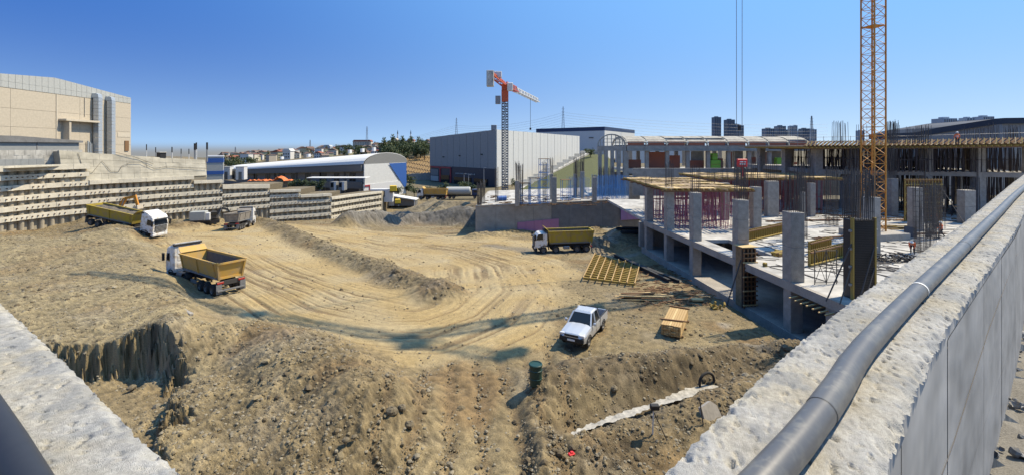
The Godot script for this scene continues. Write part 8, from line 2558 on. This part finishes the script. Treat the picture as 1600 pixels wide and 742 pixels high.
func person(label: String, at: Vector3, turn: float, pose: String) -> void:
	var t := thing("person", label, "person", at, turn, "workers on the deck")
	# joints of a 1.72 m figure facing +x
	var hip := Vector3(0, 0.92, 0); var chest := Vector3(0.02, 1.32, 0); var neck := Vector3(0.03, 1.46, 0); var head := Vector3(0.05, 1.6, 0)
	var kn := [Vector3(0.08, 0.5, -0.12), Vector3(-0.02, 0.5, 0.12)]; var an := [Vector3(0.08, 0.09, -0.14), Vector3(-0.16, 0.1, 0.13)]
	var el := [Vector3(0.02, 1.12, -0.3), Vector3(0.1, 1.13, 0.28)]; var wr := [Vector3(0.18, 0.9, -0.28), Vector3(0.32, 1.0, 0.2)]
	if pose == "bend":
		hip = Vector3(-0.15, 0.86, 0); chest = Vector3(0.28, 1.02, 0); neck = Vector3(0.42, 1.04, 0); head = Vector3(0.55, 1.02, 0)
		el = [Vector3(0.36, 0.78, -0.2), Vector3(0.38, 0.8, 0.2)]; wr = [Vector3(0.5, 0.56, -0.12), Vector3(0.52, 0.58, 0.12)]
	elif pose == "walk":
		kn = [Vector3(0.2, 0.52, -0.1), Vector3(-0.08, 0.5, 0.1)]; an = [Vector3(0.2, 0.09, -0.1), Vector3(-0.34, 0.16, 0.1)]
	var sh := (chest - hip).normalized()
	var top := chest + sh * 0.08
	var bones := [[hip, chest, 0.15, 0.165, 1], [hip + Vector3(0, 0, -0.07), hip + Vector3(0, 0, 0.07), 0.14, 0.14, 0], [top + Vector3(0, 0, -0.15), top + Vector3(0, 0, 0.15), 0.085, 0.085, 1], [neck - (head - neck) * 0.4, head, 0.055, 0.06, 2], [head - Vector3(0, 0.03, 0), head + Vector3(0.01, 0.07, 0), 0.085, 0.1, 2], [head + Vector3(0.07, -0.03, 0), head + Vector3(0.105, -0.02, 0), 0.03, 0.02, 2]]
	for k in 2:
		var s := -1.0 if k == 0 else 1.0
		bones.append([hip + Vector3(0, -0.04, s * 0.09), kn[k], 0.1, 0.07, 0]); bones.append([kn[k], an[k], 0.068, 0.05, 0])
		bones.append([an[k] + Vector3(-0.05, -0.05, 0), an[k] + Vector3(0.17, -0.06, 0), 0.045, 0.04, 0])
		bones.append([top + Vector3(0, -0.02, s * 0.19), el[k], 0.062, 0.048, 1]); bones.append([el[k], wr[k], 0.046, 0.034, 1])
		var hd: Vector3 = (wr[k] - el[k]).normalized()
		bones.append([wr[k], wr[k] + hd * 0.08, 0.032, 0.036, 2])
		for j in 4:
			var off := Vector3(0, 0, (j - 1.5) * 0.018)
			bones.append([wr[k] + hd * 0.09 + off, wr[k] + hd * [0.15, 0.165, 0.16, 0.145][j] + off + Vector3(0, -0.015, 0), 0.011, 0.009, 2])
		bones.append([wr[k] + hd * 0.04, wr[k] + hd * 0.09 + Vector3(0.02, 0.0, -s * 0.045), 0.013, 0.01, 2])
	var res: Dictionary = body_mesh(bones, 0.02)[0]
	# clothing regions of one continuous skin
	var names := {0: ["trousers", "cloth_dark"], 1: ["orange_vest", "hivis"], 2: ["body", "skin"]}
	for key in res: put(res[key], names[key][0], names[key][1], t)
	var m := MB.new()
	var hb := Transform3D(Basis(), head + Vector3(0.01, 0.07, 0))
	m.lathe(PackedVector2Array([Vector2(0.15, 0.0), Vector2(0.145, 0.03), Vector2(0.125, 0.09), Vector2(0.08, 0.135), Vector2(0.0, 0.15)]), 16, hb); m.lathe(PackedVector2Array([Vector2(0.1, -0.005), Vector2(0.17, -0.005), Vector2(0.17, 0.01), Vector2(0.14, 0.02)]), 16, hb)
	put(m, "helmet", "helmet", t)
	m = MB.new()
	for f in [0.35, 0.75]:
		var c := hip.lerp(chest, f); m.tube(c - sh * 0.025, c + sh * 0.025, lerpf(0.158, 0.17, f) + 0.006, 14, -1.0, false)
	put(m, "reflective_band", "helmet", t)
func workers() -> void:
	person("worker in an orange vest walking on the deck near the parapet", PH(1472, 372, DY), 2.6, "walk")
	person("worker in an orange vest bending over steel on the deck", PH(1427, 396, DY), -2.4, "bend")
	person("worker in an orange vest standing before the yellow wall form", PH(1461, 352, DY), 0.4, "stand")
	person("worker in red standing up on the formwork roof edge", PX(1497, 13.32, 61.5), 1.0, "stand")
func lap(s: String) -> void:
	print("%s %.1f s" % [s, (Time.get_ticks_msec() - t_start) / 1000.0])
func _ready() -> void:
	t_start = Time.get_ticks_msec()
	rng.seed = 4242
	setup()
	make_materials()
	plan_terrain()
	build_terrain()
	lap("terrain")
	far_ground()
	tilled_field()
	build_parapets()
	lap("parapets")
	build_retaining()
	shotcrete_slope()
	beige_building()
	blue_striped()
	vaulted_building()
	left_bits()
	bank_wall()
	warehouse()
	hill_town()
	skyline()
	lap("background")
	near_structure()
	near_fittings()
	far_structure()
	podium()
	arch_building()
	cranes()
	lap("structures")
	vehicles()
	lap("vehicles")
	objects()
	lap("objects")
	scatter_stones()
	lap("stones")
